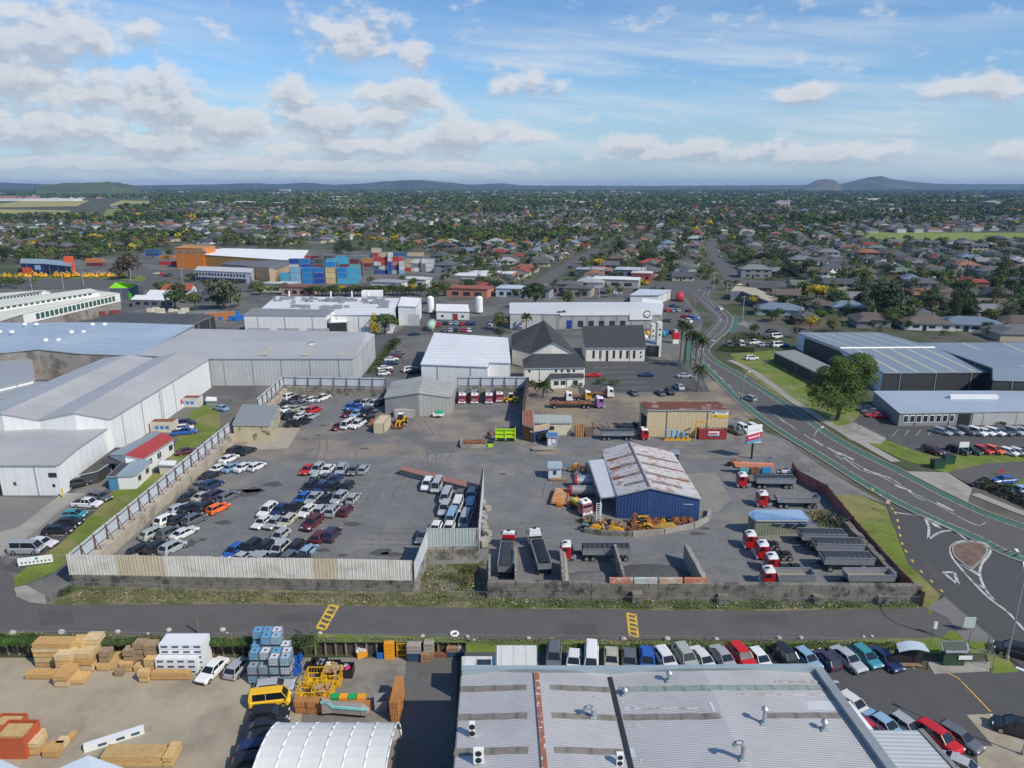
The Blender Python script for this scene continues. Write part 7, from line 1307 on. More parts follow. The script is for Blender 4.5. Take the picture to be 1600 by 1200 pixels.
junk('scrap_heap', 'rusty frames and blue panels behind the lean to roof', 'scrap heap', 888, 738, 925, 736, 22, [m_rust, m_ylw, m_rb2, mat('slate_panel', (.12, .2, .28), .6), m_wood2], 1.8, 12, 2.6)
junk('scrap_heap', 'brown scrap and timber on the gravel beside the lime skip', 'scrap heap', 758, 686, 776, 678, 12, [m_rust, m_wood2, m_conc], 1.0, 13)
junk('scrap_heap', 'muddle of rusty parts behind the covered silver trailer by the beige shed', 'scrap heap', 925, 672, 1000, 668, 40, [m_rust, m_black, m_steel, m_wood2], 1.5, 14, 2.2)
junk('scrap_heap', 'colourful scrap behind the haulage yard corner beside the red board fence', 'scrap heap', 1205, 742, 1240, 745, 20, [m_rust, m_black, m_steel, mat('drum_blue2', (.02, .1, .4), .5), m_whr], 1.6, 15)
junk('scrap_heap', 'grey tangle of mesh in the weeds beside the blue roofed store', 'scrap heap', 1292, 812, 1306, 818, 12, [m_steel, m_blockd], 1.0, 16, 1.6)
junk('scrap_heap', 'rusty trailer frames standing near the billboard pole', 'scrap heap', 1138, 728, 1160, 732, 12, [m_rust, m_rb2, m_black], 1.4, 17)
for x0, x1, y, c, lab in ((920, 941, 828, 0, 'first yellow digger bucket arm along the low barrier'), (950, 975, 832, 1, 'second yellow digger arm along the low barrier'), (998, 1022, 826, 1, 'orange yellow beam along the low barrier by the engines')):
 a, b = G(x0, y), G(x1, y); t = thing('digger_arm', lab, 'digger arm', a, 'yellow machine arms'); k = M(); k.loft([[(a.x + (b.x - a.x) * u, a.y + s, z) for s, z in ((-.35, .2), (.35, .2), (.35, .2 + h), (-.35, .2 + h))] for u, h in ((0, .3), (.3, .75), (.7, .7), (1, .25))]); k.build('boom', m_oyel if c else m_ylw, t); k = M(); k.cyl((a.x, a.y - .4, .5), (a.x, a.y + .4, .5), .25, n=10); k.build('pivot', m_rust, t)
a, b = G(1022, 828), G(1058, 824); t = thing('timber_boat', 'ochre curved skip tray behind the pale barrier', 'skip tray', a); k = M(); k.loft([[(a.x + (b.x - a.x) * u, a.y + s * w_, z * h) for s, z in ((-1, .1), (1, .1), (1.1, 1), (-1.1, 1))] for u, w_, h in ((0, .3, .5), (.25, .8, .8), (.75, .8, 1.0), (1, .3, .6))]); k.build('tray', mat('ochre_tray', (.42, .27, .06), .7, var=.3, scale=1.5), t)
P = [G(*q) for q in ((913, 832), (938, 836), (988, 838), (1038, 834), (1084, 825), (1106, 814), (1109, 800))]; t = thing('barrier', 'curved line of low concrete barriers round the scrap before the blue shed', 'barrier', P[3])
for i in range(len(P) - 1): k = M(); wallseg(k, P[i], P[i].lerp(P[i + 1], .98), 0, .85, .5); k.build('barrier_unit', [m_blockd, m_blockd, m_conc, m_conc, m_conc, m_conc][i], t)
g_ = G(935, 822); t = thing('ladder_frame', 'tall white lattice ladder standing in front of the lean to', 'ladder', g_); k = M()
for s in (-.4, .4): k.box(g_.x + s, g_.y, 0, .08, .08, 4.2)
k.build('stile', m_white, t); k = M()
for i in range(11): k.box(g_.x, g_.y, .3 + i * .38, .8, .06, .06)
k.build('rung', m_white, t)
for x, y, L, w_, h, ang, m, lab, nm in ((876, 780, 2.9, 6.0, .9, 2.95, m_org, 'rusty orange flat deck lying alone on the asphalt beside the lean to', 'truck_deck'), (872, 751, 3.2, .9, .5, 0, m_wood2, 'flat brown pallet pack in front of the pale blue kiosk', 'pallet_pack'), (848, 704, 4.6, 1.2, .7, .05, m_conc, 'pale broken concrete slab beside the internal road', 'slab')):
 g_ = G(x, y); t = thing(nm, lab, nm.replace('_', ' '), g_); k = M(); k.box(g_.x, g_.y, h * .45, L, w_, h * .5, ang - math.pi if ang > 2 else ang); k.build('deck', m, t); k = M()
 for q in (-.35, 0, .35): k.box(g_.x, g_.y + q * w_, 0, L * .9, .2, h * .45)
 k.build('bearer', m_rust, t)
 if L < 3:
  for s in (-1, 1): k = M(); k.box(g_.x + s * 1.35, g_.y - .3, h * .9, .12, 5.6, .25, -.19); k.build('side_rail', m_rb2, t)
  for s in (-.9, .9): k = M(); k.box(g_.x + s + .5, g_.y - 3.0, .2, 1.1, .8, .5, -.19); k.build('ramp', mat('ramp_orange', (.65, .2, .02), .6), t)
for x0, x1, y, lab, m in ((898, 935, 762, 'silver and red round tank body beside the lean to', m_steel), (890, 938, 775, 'long grey steel trough beside the lean to', mat('trough_grey', (.28, .29, .30), .6, metal=.3, var=.3))):
 a, b = G(x0, y), G(x1, y); t = thing('storage_tank', lab, 'tank', a); r = 1.1 if x0 > 895 else .9; k = M(); k.cyl(a + Vector((0, 0, r + .3)), b + Vector((0, 0, r + .3)), r, n=16); k.build('barrel', m, t, smooth=False); k = M(); k.cyl(a + Vector((-.05, 0, r + .3)), a + Vector((.35, 0, r + .3)), r * 1.03, n=16); k.build('end_band', m_red, t)
 for u in (.2, .8): p = a.lerp(b, u); k = M(); k.box(p.x, p.y, 0, .3, 1.6, .5); k.build('cradle', m_rust, t)
t = thing('old_truck', 'faded pink and yellow dismantled truck parked askew beside the lean to', 'truck', G(908, 800)); k = M(); t.location = (0, 0, 0)
cabm(t, 2.4, mat('faded_pink', (.42, .12, .15), .6, var=.3), m_wr); chassis(t, -4, 2, (1.2, -2.5), .8); k = M(); k.box(-1.6, .3, 1.1, 3.2, 1.6, .8); k.build('machinery', m_ylw, t); k = M(); k.cyl((-2.4, -.4, 1.9), (-.6, -.4, 1.9), .45, n=10); k.build('tank', mat('pale_yellow', (.6, .55, .1), .6), t); g_ = G(908, 800); t.location = g_; t.rotation_euler = (0, 0, R(-62)); t.scale = (.85,) * 3
# lime skip stand
g_ = G(790, 690); t = thing('open_skip', 'bright lime green open steel skip standing before the dark partition', 'skip', g_); k = M(); W_ = 4.4
for z in (.9, 1.9, 2.8): k.box(g_.x, g_.y, z, W_, .12, .22)
for u in (-.5, 0, .5): k.box(g_.x + u * W_ * .97, g_.y, .3, .2, .14, 2.6)
k.box(g_.x, g_.y + .3, .9, W_ * .96, .08, 1.9); k.build('front_panel', m_lime, t)
for s in (-1, 1): k = M(); k.box(g_.x + s * W_ / 2, g_.y + .9, .3, .1, 1.8, 2.6); k.build('side_panel', m_lime, t)
k = M(); k.box(g_.x, g_.y + .7, 0, W_ * .9, 1.4, .4); k.build('base', m_black, t)
g_ = G(766, 698); t = thing('bin', 'small lime green box with dark lid at the end of the internal wall', 'bin', g_); k = M(); k.box(g_.x, g_.y, 0, 1.1, .8, 1.0); k.build('body', m_lime, t); k = M(); k.box(g_.x, g_.y, 1.0, 1.3, 1.0, .3); k.build('lid', m_black, t)
t = thing('low_wall', 'low pale wall with reddish fill beside the small lime green box', 'low wall', G(740, 698)); k = M(); wallseg(k, G(720, 700), G(760, 700), 0, .8, .4); wallseg(k, G(720, 700), G(722, 690), 0, .9, .4); k.build('wall', m_conc, t); k = M(); a, b = G(722, 694), G(758, 694); wallseg(k, a, b, 0, .7, 2.2); k.build('red_fill', m_rust, t)
# wheel loader
def loader(x, y, lab, ang, col, sc=1.0):
 t = thing('wheel_loader', lab, 'wheel loader'); mm = col
 k = M(); k.loft([[(u, -.9, .9), (u, .9, .9), (u, .85, h), (u, -.85, h)] for u, h in ((-3, 1.7), (-1.2, 2.0), (-1.2, 2.0), (-.9, 1.6), (1.2, 1.4))]); k.build('body', mm, t)
 k = M(); k.box(-.3, 0, 1.6, 1.3, 1.3, 1.5, 0, .88); k.build('cab_glass', m_cglass, t); k = M(); k.box(-.3, 0, 3.08, 1.5, 1.4, .12); k.build('cab_roof', m_white, t)
 for s in (-1, 1):
  k = M(); k.tube([(.6, s * .5, 1.5), (2.0, s * .5, 1.5), (3.0, s * .5, .6)], .14, 6); k.build('lift_arm', mm, t)
  for u in (-1.9, 1.1): wheel(u, s * 1.05, .75, t, .5, mm)
 k = M(); n = 7
 pts = [(3.0 + .9 * math.cos(a), .75 + .65 * math.sin(a)) for a in np.linspace(2.6, 5.6, n)]
 for i in range(n - 1): (a0, z0), (a1, z1) = pts[i], pts[i + 1]; k.quad((a0, -1.4, z0), (a1, -1.4, z1), (a1, 1.4, z1), (a0, 1.4, z0)); k.quad((a0 + .05, 1.4, z0), (a1 + .05, 1.4, z1), (a1 + .05, -1.4, z1), (a0 + .05, -1.4, z0))
 for s in (-1.4, 1.4): k.quad(*[(a, s, z) for a, z in pts])
 k.build('bucket', m_rust, t); t.location = G(x, y); t.rotation_euler = (0, 0, R(ang)); t.scale = (sc,) * 3
loader(626, 664, 'yellow and white wheel loader with rusty bucket facing the yard', 262, m_ylw, .9); loader(797, 628, 'yellow loader half hidden beside the red trucks', 180, mat('vivid_yellow', (.75, .5, .02), .5), .75)
g_ = G(685, 652); t = thing('boat_trailer', 'small green and white canopy trailer before the grey gabled workshop', 'trailer', g_); k = M(); k.box(g_.x, g_.y, .5, 2.6, 1.3, .6); k.build('tray', m_white, t); k = M(); k.box(g_.x + .3, g_.y, 1.1, 1.9, 1.3, .6, 0, .85); k.build('canopy', mat('jade_green', (.02, .40, .20), .5), t)
for s in (-1, 1): wheel(g_.x, g_.y + s * .7, .35, t)
g_ = G(582, 668); o = M().box(0, 0, 0, .8, 1.0, 2.0, 0, .7).build('drum_stand', mat('orange_red_box', (.5, .12, .04), .6)); o.location = g_; tag(o, 'tapered orange red box beside the cream container', 'box')
# yellow frame with blue barrels at the beige shed
its = []
for i in range(5):
 g_ = G(1041 + i * 8.5, 688); t = thing('pump_stand', 'x', 'pump stand', g_, 'yellow stands with blue drums'); k = M()
 for s in (-1, 1): k.tube([(g_.x + s * .6, g_.y - .5, 0), (g_.x, g_.y, .9), (g_.x + s * .6, g_.y + .5, 0)], .08, 5)
 k.box(g_.x, g_.y, 0, 1.1, .8, .35); k.build('base', m_oyel, t)
 if i != 3 and i < 4 or i == 3: k = M(); k.cyl((g_.x, g_.y, .9), (g_.x, g_.y, 2.4 - .4 * (i == 3)), .32, n=10); k.build('drum', mat('pale_blue_drum', (.15, .42, .68), .5), t)
 its.append((t, 'yellow stand with blue drum' if i < 4 else 'bare yellow stand', 'against the beige shed wall'))
rank_labels(its)
g_ = G(1086, 689); t = thing('crane_arm', 'yellow post crane with a short jib before the beige shed', 'jib crane', g_); k = M(); k.cyl(g_, g_ + Vector((0, 0, 4.6)), .12, n=8); k.build('post', m_oyel, t); k = M(); k.box(g_.x + 1.2, g_.y, 4.5, 2.6, .15, .2); k.box(g_.x + 1.6, g_.y, 4.35, 1.0, .4, .3); k.build('jib', m_oyel, t)
g_ = G(1073, 687); t = thing('rack', 'leaning brown board rack between the yellow stands and the jib crane', 'rack', g_); k = M(); k.quad(*[tuple(g_ + Vector(q)) for q in ((-1.6, 0, 1.2), (.8, 0, 2.6), (1.0, 1, 2.7), (-1.4, 1, 1.3))]); k.build('board', m_wood2, t); k = M(); k.box(g_.x - .5, g_.y + .4, 0, .1, .1, 1.6); k.box(g_.x + .6, g_.y + .4, 0, .1, .1, 2.2); k.build('leg', m_rust, t)
# orange boat-like pipe trailers beside the billboard
for x, y, c, lab in ((1180, 741, m_rb2, 'orange steel beam trailer with blue drums below the billboard'),):
 g_ = G(x, y); t = thing('beam_trailer', lab, 'trailer', g_); k = M(); k.hexa([(g_.x - 4, g_.y, 1.5), (g_.x + 3.5, g_.y, 1.5), (g_.x + 3.5, g_.y + .8, 1.5), (g_.x - 4, g_.y + .8, 1.5)], [(g_.x - 4.4, g_.y, 2.4), (g_.x + 3.5, g_.y, 2.1), (g_.x + 3.5, g_.y + .8, 2.1), (g_.x - 4.4, g_.y + .8, 2.4)]); k.build('beam', mat('salmon_steel', (.62, .25, .14), .6, var=.2), t)
 for i, m in enumerate((mat('teal_box', (.1, .35, .38), .6), m_rust, mat('blue_box', (.02, .25, .5), .5))): k = M(); k.box(g_.x - 2.4 + i * 2.2, g_.y, .4, 1.7, .9, 1.0); k.build('box', m, t)
 for s in (-2.5, 2.5): wheel(g_.x + s, g_.y - .2, .45, t)
g_ = G(892, 683)
for x, y, w_, h, m, lab, nm in ((905, 683, 1.9, 2.6, m_org, 'rusty brown standing bin beside the cream hut', 'bin'), (921, 683, 1.9, 2.0, mat('grey_brown_bin', (.22, .17, .14), .9, var=.3), 'grey brown slatted bin next to the rusty brown one', 'bin')):
 g_ = G(x, y); t = thing('scrap_bin', lab, 'bin', g_); k = M()
 for s in (-1, 1): k.box(g_.x + s * w_ / 2, g_.y + .8, 0, .1, 1.6, h); k.box(g_.x, g_.y + .8 + s * .8, 0, w_, .1, h)
 k.build('shell', m, t); k = M()
 for i in range(5): k.box(g_.x - w_ / 2 + .2 + i * w_ * .2, g_.y - .06, 0, .1, .08, h)
 k.build('rib', m_rust, t)
for x, y, ang, lab in ((928, 666, 15, 'white wrecked car stacked behind the slatted bin'), (924, 660, 170, 'white wrecked pickup perched behind the slatted bin')): pass
its = []
for i in range(26):
 x, y, c = [(random.uniform(338, 378), random.uniform(492, 502), ('blue', (.03, .18, .5))), (random.uniform(225, 292), random.uniform(486, 490), ('pale', (.6, .57, .46))), (random.uniform(130, 195), 0, ('maroon', (.25, .06, .07)))][i % 3]
 if not y: y = 497 - (x - 130) * .13
 g_ = G(x, y, .1); k = M(); w_ = random.uniform(1.5, 3.5); k.box(0, 0, 0, w_, 1.6, random.uniform(.8, 2.2)); k.box(0, 0, 0, w_ + .1, 1.7, .15); o = k.build('crate', mat('crate_' + c[0], c[1], .7, var=.2)); o.location = g_; tag(o, None, 'crate', 'crates in the rear yards'); its.append((o, c[0] + ' crate', 'in the rear yard behind the warehouses'))
rank_labels(its)
# row of yellow diggers at the hire yard
m_dig = mat('digger_yellow', (.80, .42, .02), .5, var=.1); its = []
def digger():
 t = thing('mini_digger', 'x', 'digger'); k = M(); k.box(0, 0, .5, 2.2, 1.8, 1.2); k.box(-.2, .3, 1.6, 1.0, 1.0, 1.1, 0, .85); k.build('body', m_dig, t); k = M()
 for s in (-1, 1): k.box(0, s * .85, 0, 2.6, .45, .6)
 k.build('track', m_black, t); k = M(); k.tube([(.9, -.3, 1.2), (2.0, -.3, 3.4), (3.4, -.3, 2.2), (3.6, -.3, .8)], .22, 6); k.build('boom', m_dig, t); return t
DG = digger()
for i in [q for q in range(24) if q != 9]:
 x = 6 + i * 8.2; o = dup(DG, G(x + random.uniform(-2, 2), 433.5 + random.uniform(-1.2, 1.2)), R(random.choice([200, 215, 170, 330]) + random.uniform(-12, 12)), sc=random.uniform(.8, 1.15), group='yellow diggers lined up at the hire yard'); its.append((o, 'yellow digger', 'west of the gap in the hire yard row' if i < 11 else 'east of the gap in the hire yard row'))
rank_labels(its); discard(DG)

# ---------------------------------------------------------------- foliage
m_leaf = mat('leaves', rough=.8, var=.55, scale=.9, objcol=True, spec=.25); m_leafa = mat('far_leaves', rough=.85, var=.5, scale=.25, attr=True, spec=.2); m_bark = mat('bark', (.10, .08, .06), .95, var=.3)
def quads_mesh(name, C, N, Sz, rs, col=None, m=None):
 "leaf clumps: centres C, rough normals N, sizes Sz -> one mesh of four-cornered leaves"
 n = len(C); N = N + rs.normal(0, .55, (n, 3)); N /= np.linalg.norm(N, axis=1)[:, None] + 1e-9
 A = np.cross(N, rs.normal(0, 1, (n, 3))); A /= np.linalg.norm(A, axis=1)[:, None] + 1e-9; B = np.cross(N, A); s = Sz[:, None] * .5
 V = np.empty((n, 4, 3)); V[:, 0] = C - A * s; V[:, 1] = C - B * s * .8; V[:, 2] = C + A * s * rs.uniform(.7, 1.2, (n, 1)); V[:, 3] = C + B * s * .8
 me = bpy.data.meshes.new(name); me.vertices.add(n * 4); me.loops.add(n * 4); me.polygons.add(n)
 me.vertices.foreach_set('co', V.reshape(-1).astype(np.float32)); me.loops.foreach_set('vertex_index', np.arange(n * 4, dtype=np.int32)); me.polygons.foreach_set('loop_start', np.arange(0, n * 4, 4, dtype=np.int32)); me.polygons.foreach_set('loop_total', np.full(n, 4, dtype=np.int32))
 if col is not None:
  at = me.attributes.new('col', 'FLOAT_COLOR', 'POINT'); at.data.foreach_set('color', np.repeat(np.c_[col, np.ones(n)], 4, axis=0).reshape(-1).astype(np.float32))
 me.materials.append(m or m_leaf); me.update(calc_edges=True); return me
def crown_pts(rs, blobs, n, fill=.35):
 "points on and in a set of ellipsoids (cx,cy,cz,rx,ry,rz)"
 w_ = np.array([b[3] * b[4] for b in blobs]); idx = rs.choice(len(blobs), n, p=w_ / w_.sum()); B = np.array(blobs)[idx]
 d = rs.normal(0, 1, (n, 3)); d[:, 2] = np.where(rs.rand(n) < .7, np.abs(d[:, 2]), d[:, 2]); d /= np.linalg.norm(d, axis=1)[:, None]
 r = np.where(rs.rand(n) < fill, rs.uniform(.55, .9, n), rs.uniform(.88, 1.08, n))[:, None]
 return B[:, :3] + d * B[:, 3:] * r, d
def blobs_for(rs, H, Rr, kind):
 if kind == 'round': return [(rs.uniform(-.5, .5) * Rr, rs.uniform(-.5, .5) * Rr, H * rs.uniform(.48, .82), Rr * rs.uniform(.35, .6), Rr * rs.uniform(.35, .6), Rr * rs.uniform(.28, .45)) for _ in range(9)] + [(0, 0, H * .55, Rr * .7, Rr * .7, H * .28)]
 if kind == 'tall': return [(rs.uniform(-.3, .3) * Rr, rs.uniform(-.3, .3) * Rr, H * z, Rr * (1.05 - z) * rs.uniform(.9, 1.3), Rr * (1.05 - z) * rs.uniform(.9, 1.3), H * .12) for z in np.linspace(.2, .93, 9)]
 if kind == 'spread': return [(math.cos(a) * Rr * .55, math.sin(a) * Rr * .55, H * rs.uniform(.55, .75), Rr * .45, Rr * .45, H * .16) for a in np.linspace(0, 6.28, 7)] + [(0, 0, H * .78, Rr * .6, Rr * .6, H * .18)]
 return [(rs.uniform(-.6, .6) * Rr, rs.uniform(-.6, .6) * Rr, H * rs.uniform(.3, .6), Rr * .5, Rr * .5, H * .35) for _ in range(7)]
def tree_proto(kind, H, Rr, n, seed, leaf=None, name=None):
 rs = np.random.RandomState(seed); t = thing(name or ('shrub' if kind == 'bush' else 'tree'), 'proto', 'shrub' if kind == 'bush' else 'tree'); bl_ = blobs_for(rs, H, Rr, kind); C, N = crown_pts(rs, bl_, n)
 me = quads_mesh('crown', C, N, rs.uniform(.7, 1.3, n) * (leaf or Rr * .16), rs); o = bpy.data.objects.new('crown', me); S.collection.objects.link(o); o.parent = t
 if kind != 'bush':
  k = M(); k.cyl((0, 0, -.1), (Rr * .04, 0, H * .5), Rr * .075, Rr * .045, 7)
  for b in bl_[:5]: k.cyl((Rr * .02, 0, H * .3), (b[0] * .8, b[1] * .8, b[2]), Rr * .04, Rr * .015, 5)
  k.build('trunk', m_bark, t)
 return t
TP = [tree_proto('round', 7.5, 3.7, 900, 1), tree_proto('round', 6.5, 3.2, 800, 2), tree_proto('tall', 10.5, 3.0, 900, 3), tree_proto('spread', 6.5, 4.4, 900, 4), tree_proto('round', 8.5, 4.6, 1000, 5), tree_proto('tall', 12, 2.4, 800, 6)]
BP = tree_proto('bush', 2.4, 2.0, 500, 7); BP2 = tree_proto('bush', 1.8, 2.6, 500, 8)
GREENS = [('dark green', (.052, .082, .030)), ('deep green', (.040, .066, .030)), ('mid green', (.080, .120, .035)), ('olive', (.115, .125, .042)), ('fresh green', (.115, .165, .035)), ('brownish', (.105, .085, .055)), ('yellow flowering', (.42, .32, .03)), ('grey green', (.085, .105, .065))]
def tcol(rs, pw=(.23, .17, .24, .14, .08, .05, .02, .07)): return GREENS[rs.choice(8, p=np.array(pw) / sum(pw))]
# hand-placed trees
def plant(src, x, y, sc, cn, lab, rz=0.0, z=0.0, group=None, col=None):
 return dup(src, G(x, y, z), rz or random.uniform(0, 6), sc=sc, color=col or dict(GREENS)[cn], label=lab, group=group)
# big tree by the road
rs = np.random.RandomState(11); g_ = G(1308, 657); t = thing('tree', 'large dense green tree leaning over the grass in front of the warehouse', 'tree', g_); rs2 = np.random.RandomState(5)
bl_ = [(-4.2, 0, 5.2, 2.6, 2.6, 2.2), (-2.5, 1, 8.2, 3.2, 3, 2.6), (0, -1, 10.8, 3.2, 3, 2.8), (3.4, 0, 12.6, 3.0, 3, 2.2), (1.6, 1, 8, 4, 3.6, 3), (-2.4, -1.2, 5, 3, 2.8, 2.4), (2.8, 0, 5.6, 2.8, 2.6, 2.4), (5.0, 0, 9.2, 2.2, 2.6, 2.0), (-5.2, .5, 7, 2.0, 2, 1.6), (0, -1, 4, 3, 2.5, 2), (5.4, 0, 11.4, 1.8, 2, 1.4), (-1, 0, 13, 2.2, 2, 1.2), (-3.6, 0, 10.6, 2.0, 2, 1.4)]
bl_ = [tuple(v_ * 1.13 for v_ in b) for b in bl_]; C, N = crown_pts(rs, bl_, 21000, .4); me = quads_mesh('crown', C, N, rs.uniform(.22, .5, 21000), rs); o = bpy.data.objects.new('crown', me); S.collection.objects.link(o); o.parent = t; o.color = (.095, .14, .032, 1)
k = M(); k.cyl(g_ + Vector((0, 0, -.1)), g_ + Vector((.3, 0, 5)), .55, .35, 10)
for b in bl_[:8]: k.cyl(g_ + Vector((.2, 0, 3.2)), g_ + Vector(b[:3]), .22, .07, 6)
k.build('trunk', m_bark, t)
plant(TP[4], 203, 436, 1.9, 'brownish', 'large grey brown gum tree beside the end of the digger row'); plant(TP[3], 186, 437, 1.3, 'brownish', 'lower wide grey brown tree left of the large gum tree')
for x, y, s, c, p, l in ((275, 485, 1.7, 'dark green', 0, 'dark rounded tree in front of the flat white roofed blocks'), (306, 485, 1.4, 'olive', 1, 'olive tree between the flat white blocks and the dark shed'), (350, 484, 1.8, 'grey green', 4, 'large grey green tree behind the coloured containers'), (372, 478, .8, 'fresh green', 1, 'bright green tree at the corner of the white factory'), (286, 418, .9, 'mid green', 0, 'tree before the ochre depot wall'), (300, 440, .8, 'dark green', 3, 'low dark tree beside the pale office strip'),
                         (586, 525, .9, 'yellow flowering', 2, 'bright yellow flowering tree at the corner of the long grey shed'), (602, 522, 1.25, 'mid green', 3, 'spreading green tree beside the yellow one by the factory'), (619, 547, .75, 'dark green', 1, 'small round dark tree on the kerb by the hedge'), (781, 517, 1.0, 'olive', 0, 'dense olive tree behind the white roofed warehouse'), (781, 532, .9, 'grey green', 1, 'grey green tree touching the white roofed warehouse'), (836, 482, 1.5, 'dark green', 4, 'big dark tree behind the shop block'), (888, 478, .9, 'mid green', 0, 'green tree before the long shop roofs'),
                         (1177, 524, .75, 'dark green', 1, 'small round clipped tree by the branch street'), (1148, 468, .8, 'mid green', 1, 'round tree at the purple walled corner shops'), (1381, 497, 1.9, 'deep green', 4, 'tall dark umbrella shaped tree among the grey houses'), (1266, 516, 1.0, 'yellow flowering', 1, 'yellow flowered bush tree behind the pale blue warehouse wall'), (1300, 520, .8, 'olive', 0, 'olive tree above the warehouse roof edge'), (1408, 505, 1.2, 'mid green', 3, 'wide green tree beside the tall dark umbrella tree'),
                         (676, 475, 1.0, 'dark green', 0, 'dark tree between the white annexe and the silo'), (695, 463, 1.2, 'mid green', 1, 'tree behind the small white office'), (535, 396, 1.7, 'deep green', 2, 'tall dark conifer group behind the container depot'), (546, 398, 1.6, 'deep green', 2, 'second tall dark conifer behind the container depot'), (527, 400, 1.3, 'dark green', 2, 'lower dark conifer beside the container depot'), (972, 396, 1.6, 'deep green', 0, 'big dark tree beside the long straight road'), (933, 420, 1.1, 'yellow flowering', 3, 'yellow flowering tree beside the long straight road'), (1118, 350, 2.0, 'deep green', 2, 'very tall dark conifer above the suburb roofs')):
 plant(TP[p], x, y, s, c, l)
its = []
for i in range(30):
 x = 478 + i * 6.2; y = 462 + (i % 3) * .8 - i * .05; its.append((plant(TP[1], x, y, .8 + .25 * ((i * 7) % 5) / 5, ['dark green', 'olive', 'mid green', 'yellow flowering'][0 if i % 9 else 3] if i % 4 else 'olive', '', group='row of trees behind the white factory'), 'tree', 'in the leafy row behind the white factory'))
rank_labels(its[:15]); rank_labels([(o, d, 'in the eastern leafy row behind the factory') for o, d, p in its[15:]])
its = []
for x, y in ((478, 372), (506, 371), (560, 374), (582, 379), (598, 380), (616, 379), (691, 383), (703, 380), (740, 381), (772, 385), (793, 383), (806, 378), (890, 384), (560, 330), (330, 332), (220, 328), (590, 366)): its.append((plant(TP[3], x, y, random.uniform(.8, 1.2), 'yellow flowering', '', group='golden flowering trees'), 'golden flowering tree', 'across the roofs behind the depot'))
rank_labels(its)
# hedges and shrubs
def hedge(lab, pts, w_, h, col, n=2500, leaf=.35, name='hedge', z=0.0, seed=1, flowers=None):
 P = [G(x, y, z) for x, y in pts]; rs = np.random.RandomState(seed); Ls = [(P[i + 1] - P[i]).length for i in range(len(P) - 1)]; tot = sum(Ls)
 n = int(n); u = rs.rand(n) * tot; C = np.zeros((n, 3)); acc = 0
 for i, L in enumerate(Ls):
  s = (u >= acc) & (u <= acc + L); q = ((u[s] - acc) / L)[:, None]; C[s] = np.array(P[i]) * (1 - q) + np.array(P[i + 1]) * q; acc += L
 a = rs.uniform(0, math.pi, n); rr_ = rs.uniform(.8, 1.05, n); hh = h * (.75 + .25 * np.sin(u * 1.3 + seed) * np.sin(u * .37)); dv = np.array((P[-1] - P[0]).normalized()); pv = np.array([-dv[1], dv[0], 0]) * (1 if dv[0] > 0 else -1); C += (np.cos(a) * w_ / 2 * rr_)[:, None] * pv; C[:, 2] += np.sin(a) ** .6 * hh * rr_; N = np.c_[np.zeros(n), np.cos(a), np.sin(a)]
 c0 = P[0]; me = quads_mesh(name, C - np.array(c0), N, rs.uniform(.6, 1.3, n) * leaf, rs); o = bpy.data.objects.new(name, me); S.collection.objects.link(o); o.location = c0; o.color = c4(col); tag(o, lab, 'hedge'); return o
hedge('dense green hedge sloping beside the end wall of the long grey shed', [(582, 585), (612, 540)], 2.6, 2.4, (.055, .095, .02), 2500); hedge('clipped dark hedge along the repair yard at the bend', [(1124, 548), (1178, 550)], 2.4, 2.2, (.04, .06, .02), 2000); hedge('low hedge along the street before the pale office strip', [(313, 441), (378, 443)], 2, 2, (.05, .08, .02), 1500, .5)
hedge('dark bushy hedge beside the far car park driveway', [(1530, 758), (1560, 768), (1620, 795)], 3, 2.2, (.035, .045, .025), 2200); hedge('dark ivy hedge on top of the timber pile wall', [(-20, 1003), (60, 1005)], 1.6, 1.2, (.05, .10, .02), 1800, .3); hedge('creeper along the pile wall behind the timber packs', [(150, 1005), (250, 1006)], 1.2, .8, (.055, .09, .03), 1500, .25); hedge('creeper along the pile wall behind the totes and parked cars', [(325, 1006), (400, 1007)], 1.2, .9, (.055, .10, .025), 1500, .25)
hedge('hedge behind the row of parked cars from the containers to the red car', [(845, 1014), (1160, 1016)], 1.2, .7, (.09, .13, .04), 5000, .2); hedge('hedge behind the parked cars from the red car to the shelter', [(1160, 1016), (1402, 1013)], 1.3, .8, (.085, .125, .035), 4500, .2, seed=4); hedge('low green planting before the white two storey house', [(810, 604), (910, 605)], 2.2, 1.9, (.06, .10, .025), 2200, seed=3); hedge('long hedge beside the stepped factory verge', [(-20, 442), (40, 443)], 3, 2.5, (.05, .07, .03), 1500, .5); hedge('shrubs behind the grass in front of the office wing', [(1548, 662), (1568, 662)], 2, 1.6, (.05, .09, .02), 900)
for x, y, s, lab, c in ((470, 1014, .8, 'tall dark shrub beside the totes and the lane', 'dark green'), (482, 1011, .7, 'second dark shrub at the end of the totes', 'mid green'), (1157, 535, 1.4, 'broad olive shrub by the branch street', 'olive'), (1186, 530, .9, 'small olive shrub beside the broad one', 'olive'), (735, 895, .6, 'olive bush inside the overgrown pit', 'olive'), (700, 905, .5, 'yellowish bush at the lip of the overgrown pit', 'fresh green'), (722, 912, .7, 'ochre bush beside the dark hole of the pit', 'olive'), (105, 928, .5, 'dark bush in the angle of fence and wall', 'dark green'), (1302, 822, 1.0, 'weedy shrub in the corner beside the blue roofed store', 'grey green'), (1175, 665, .8, 'grassy clump by the street lamp', 'fresh green'), (940, 600, .9, 'low shrub in the church car park island', 'mid green'), (960, 602, .8, 'second low shrub in the church car park island', 'olive'), (775, 545, 1.4, 'shrub between warehouse and church hall', 'grey green')): plant(BP, x, y, s, c, lab)
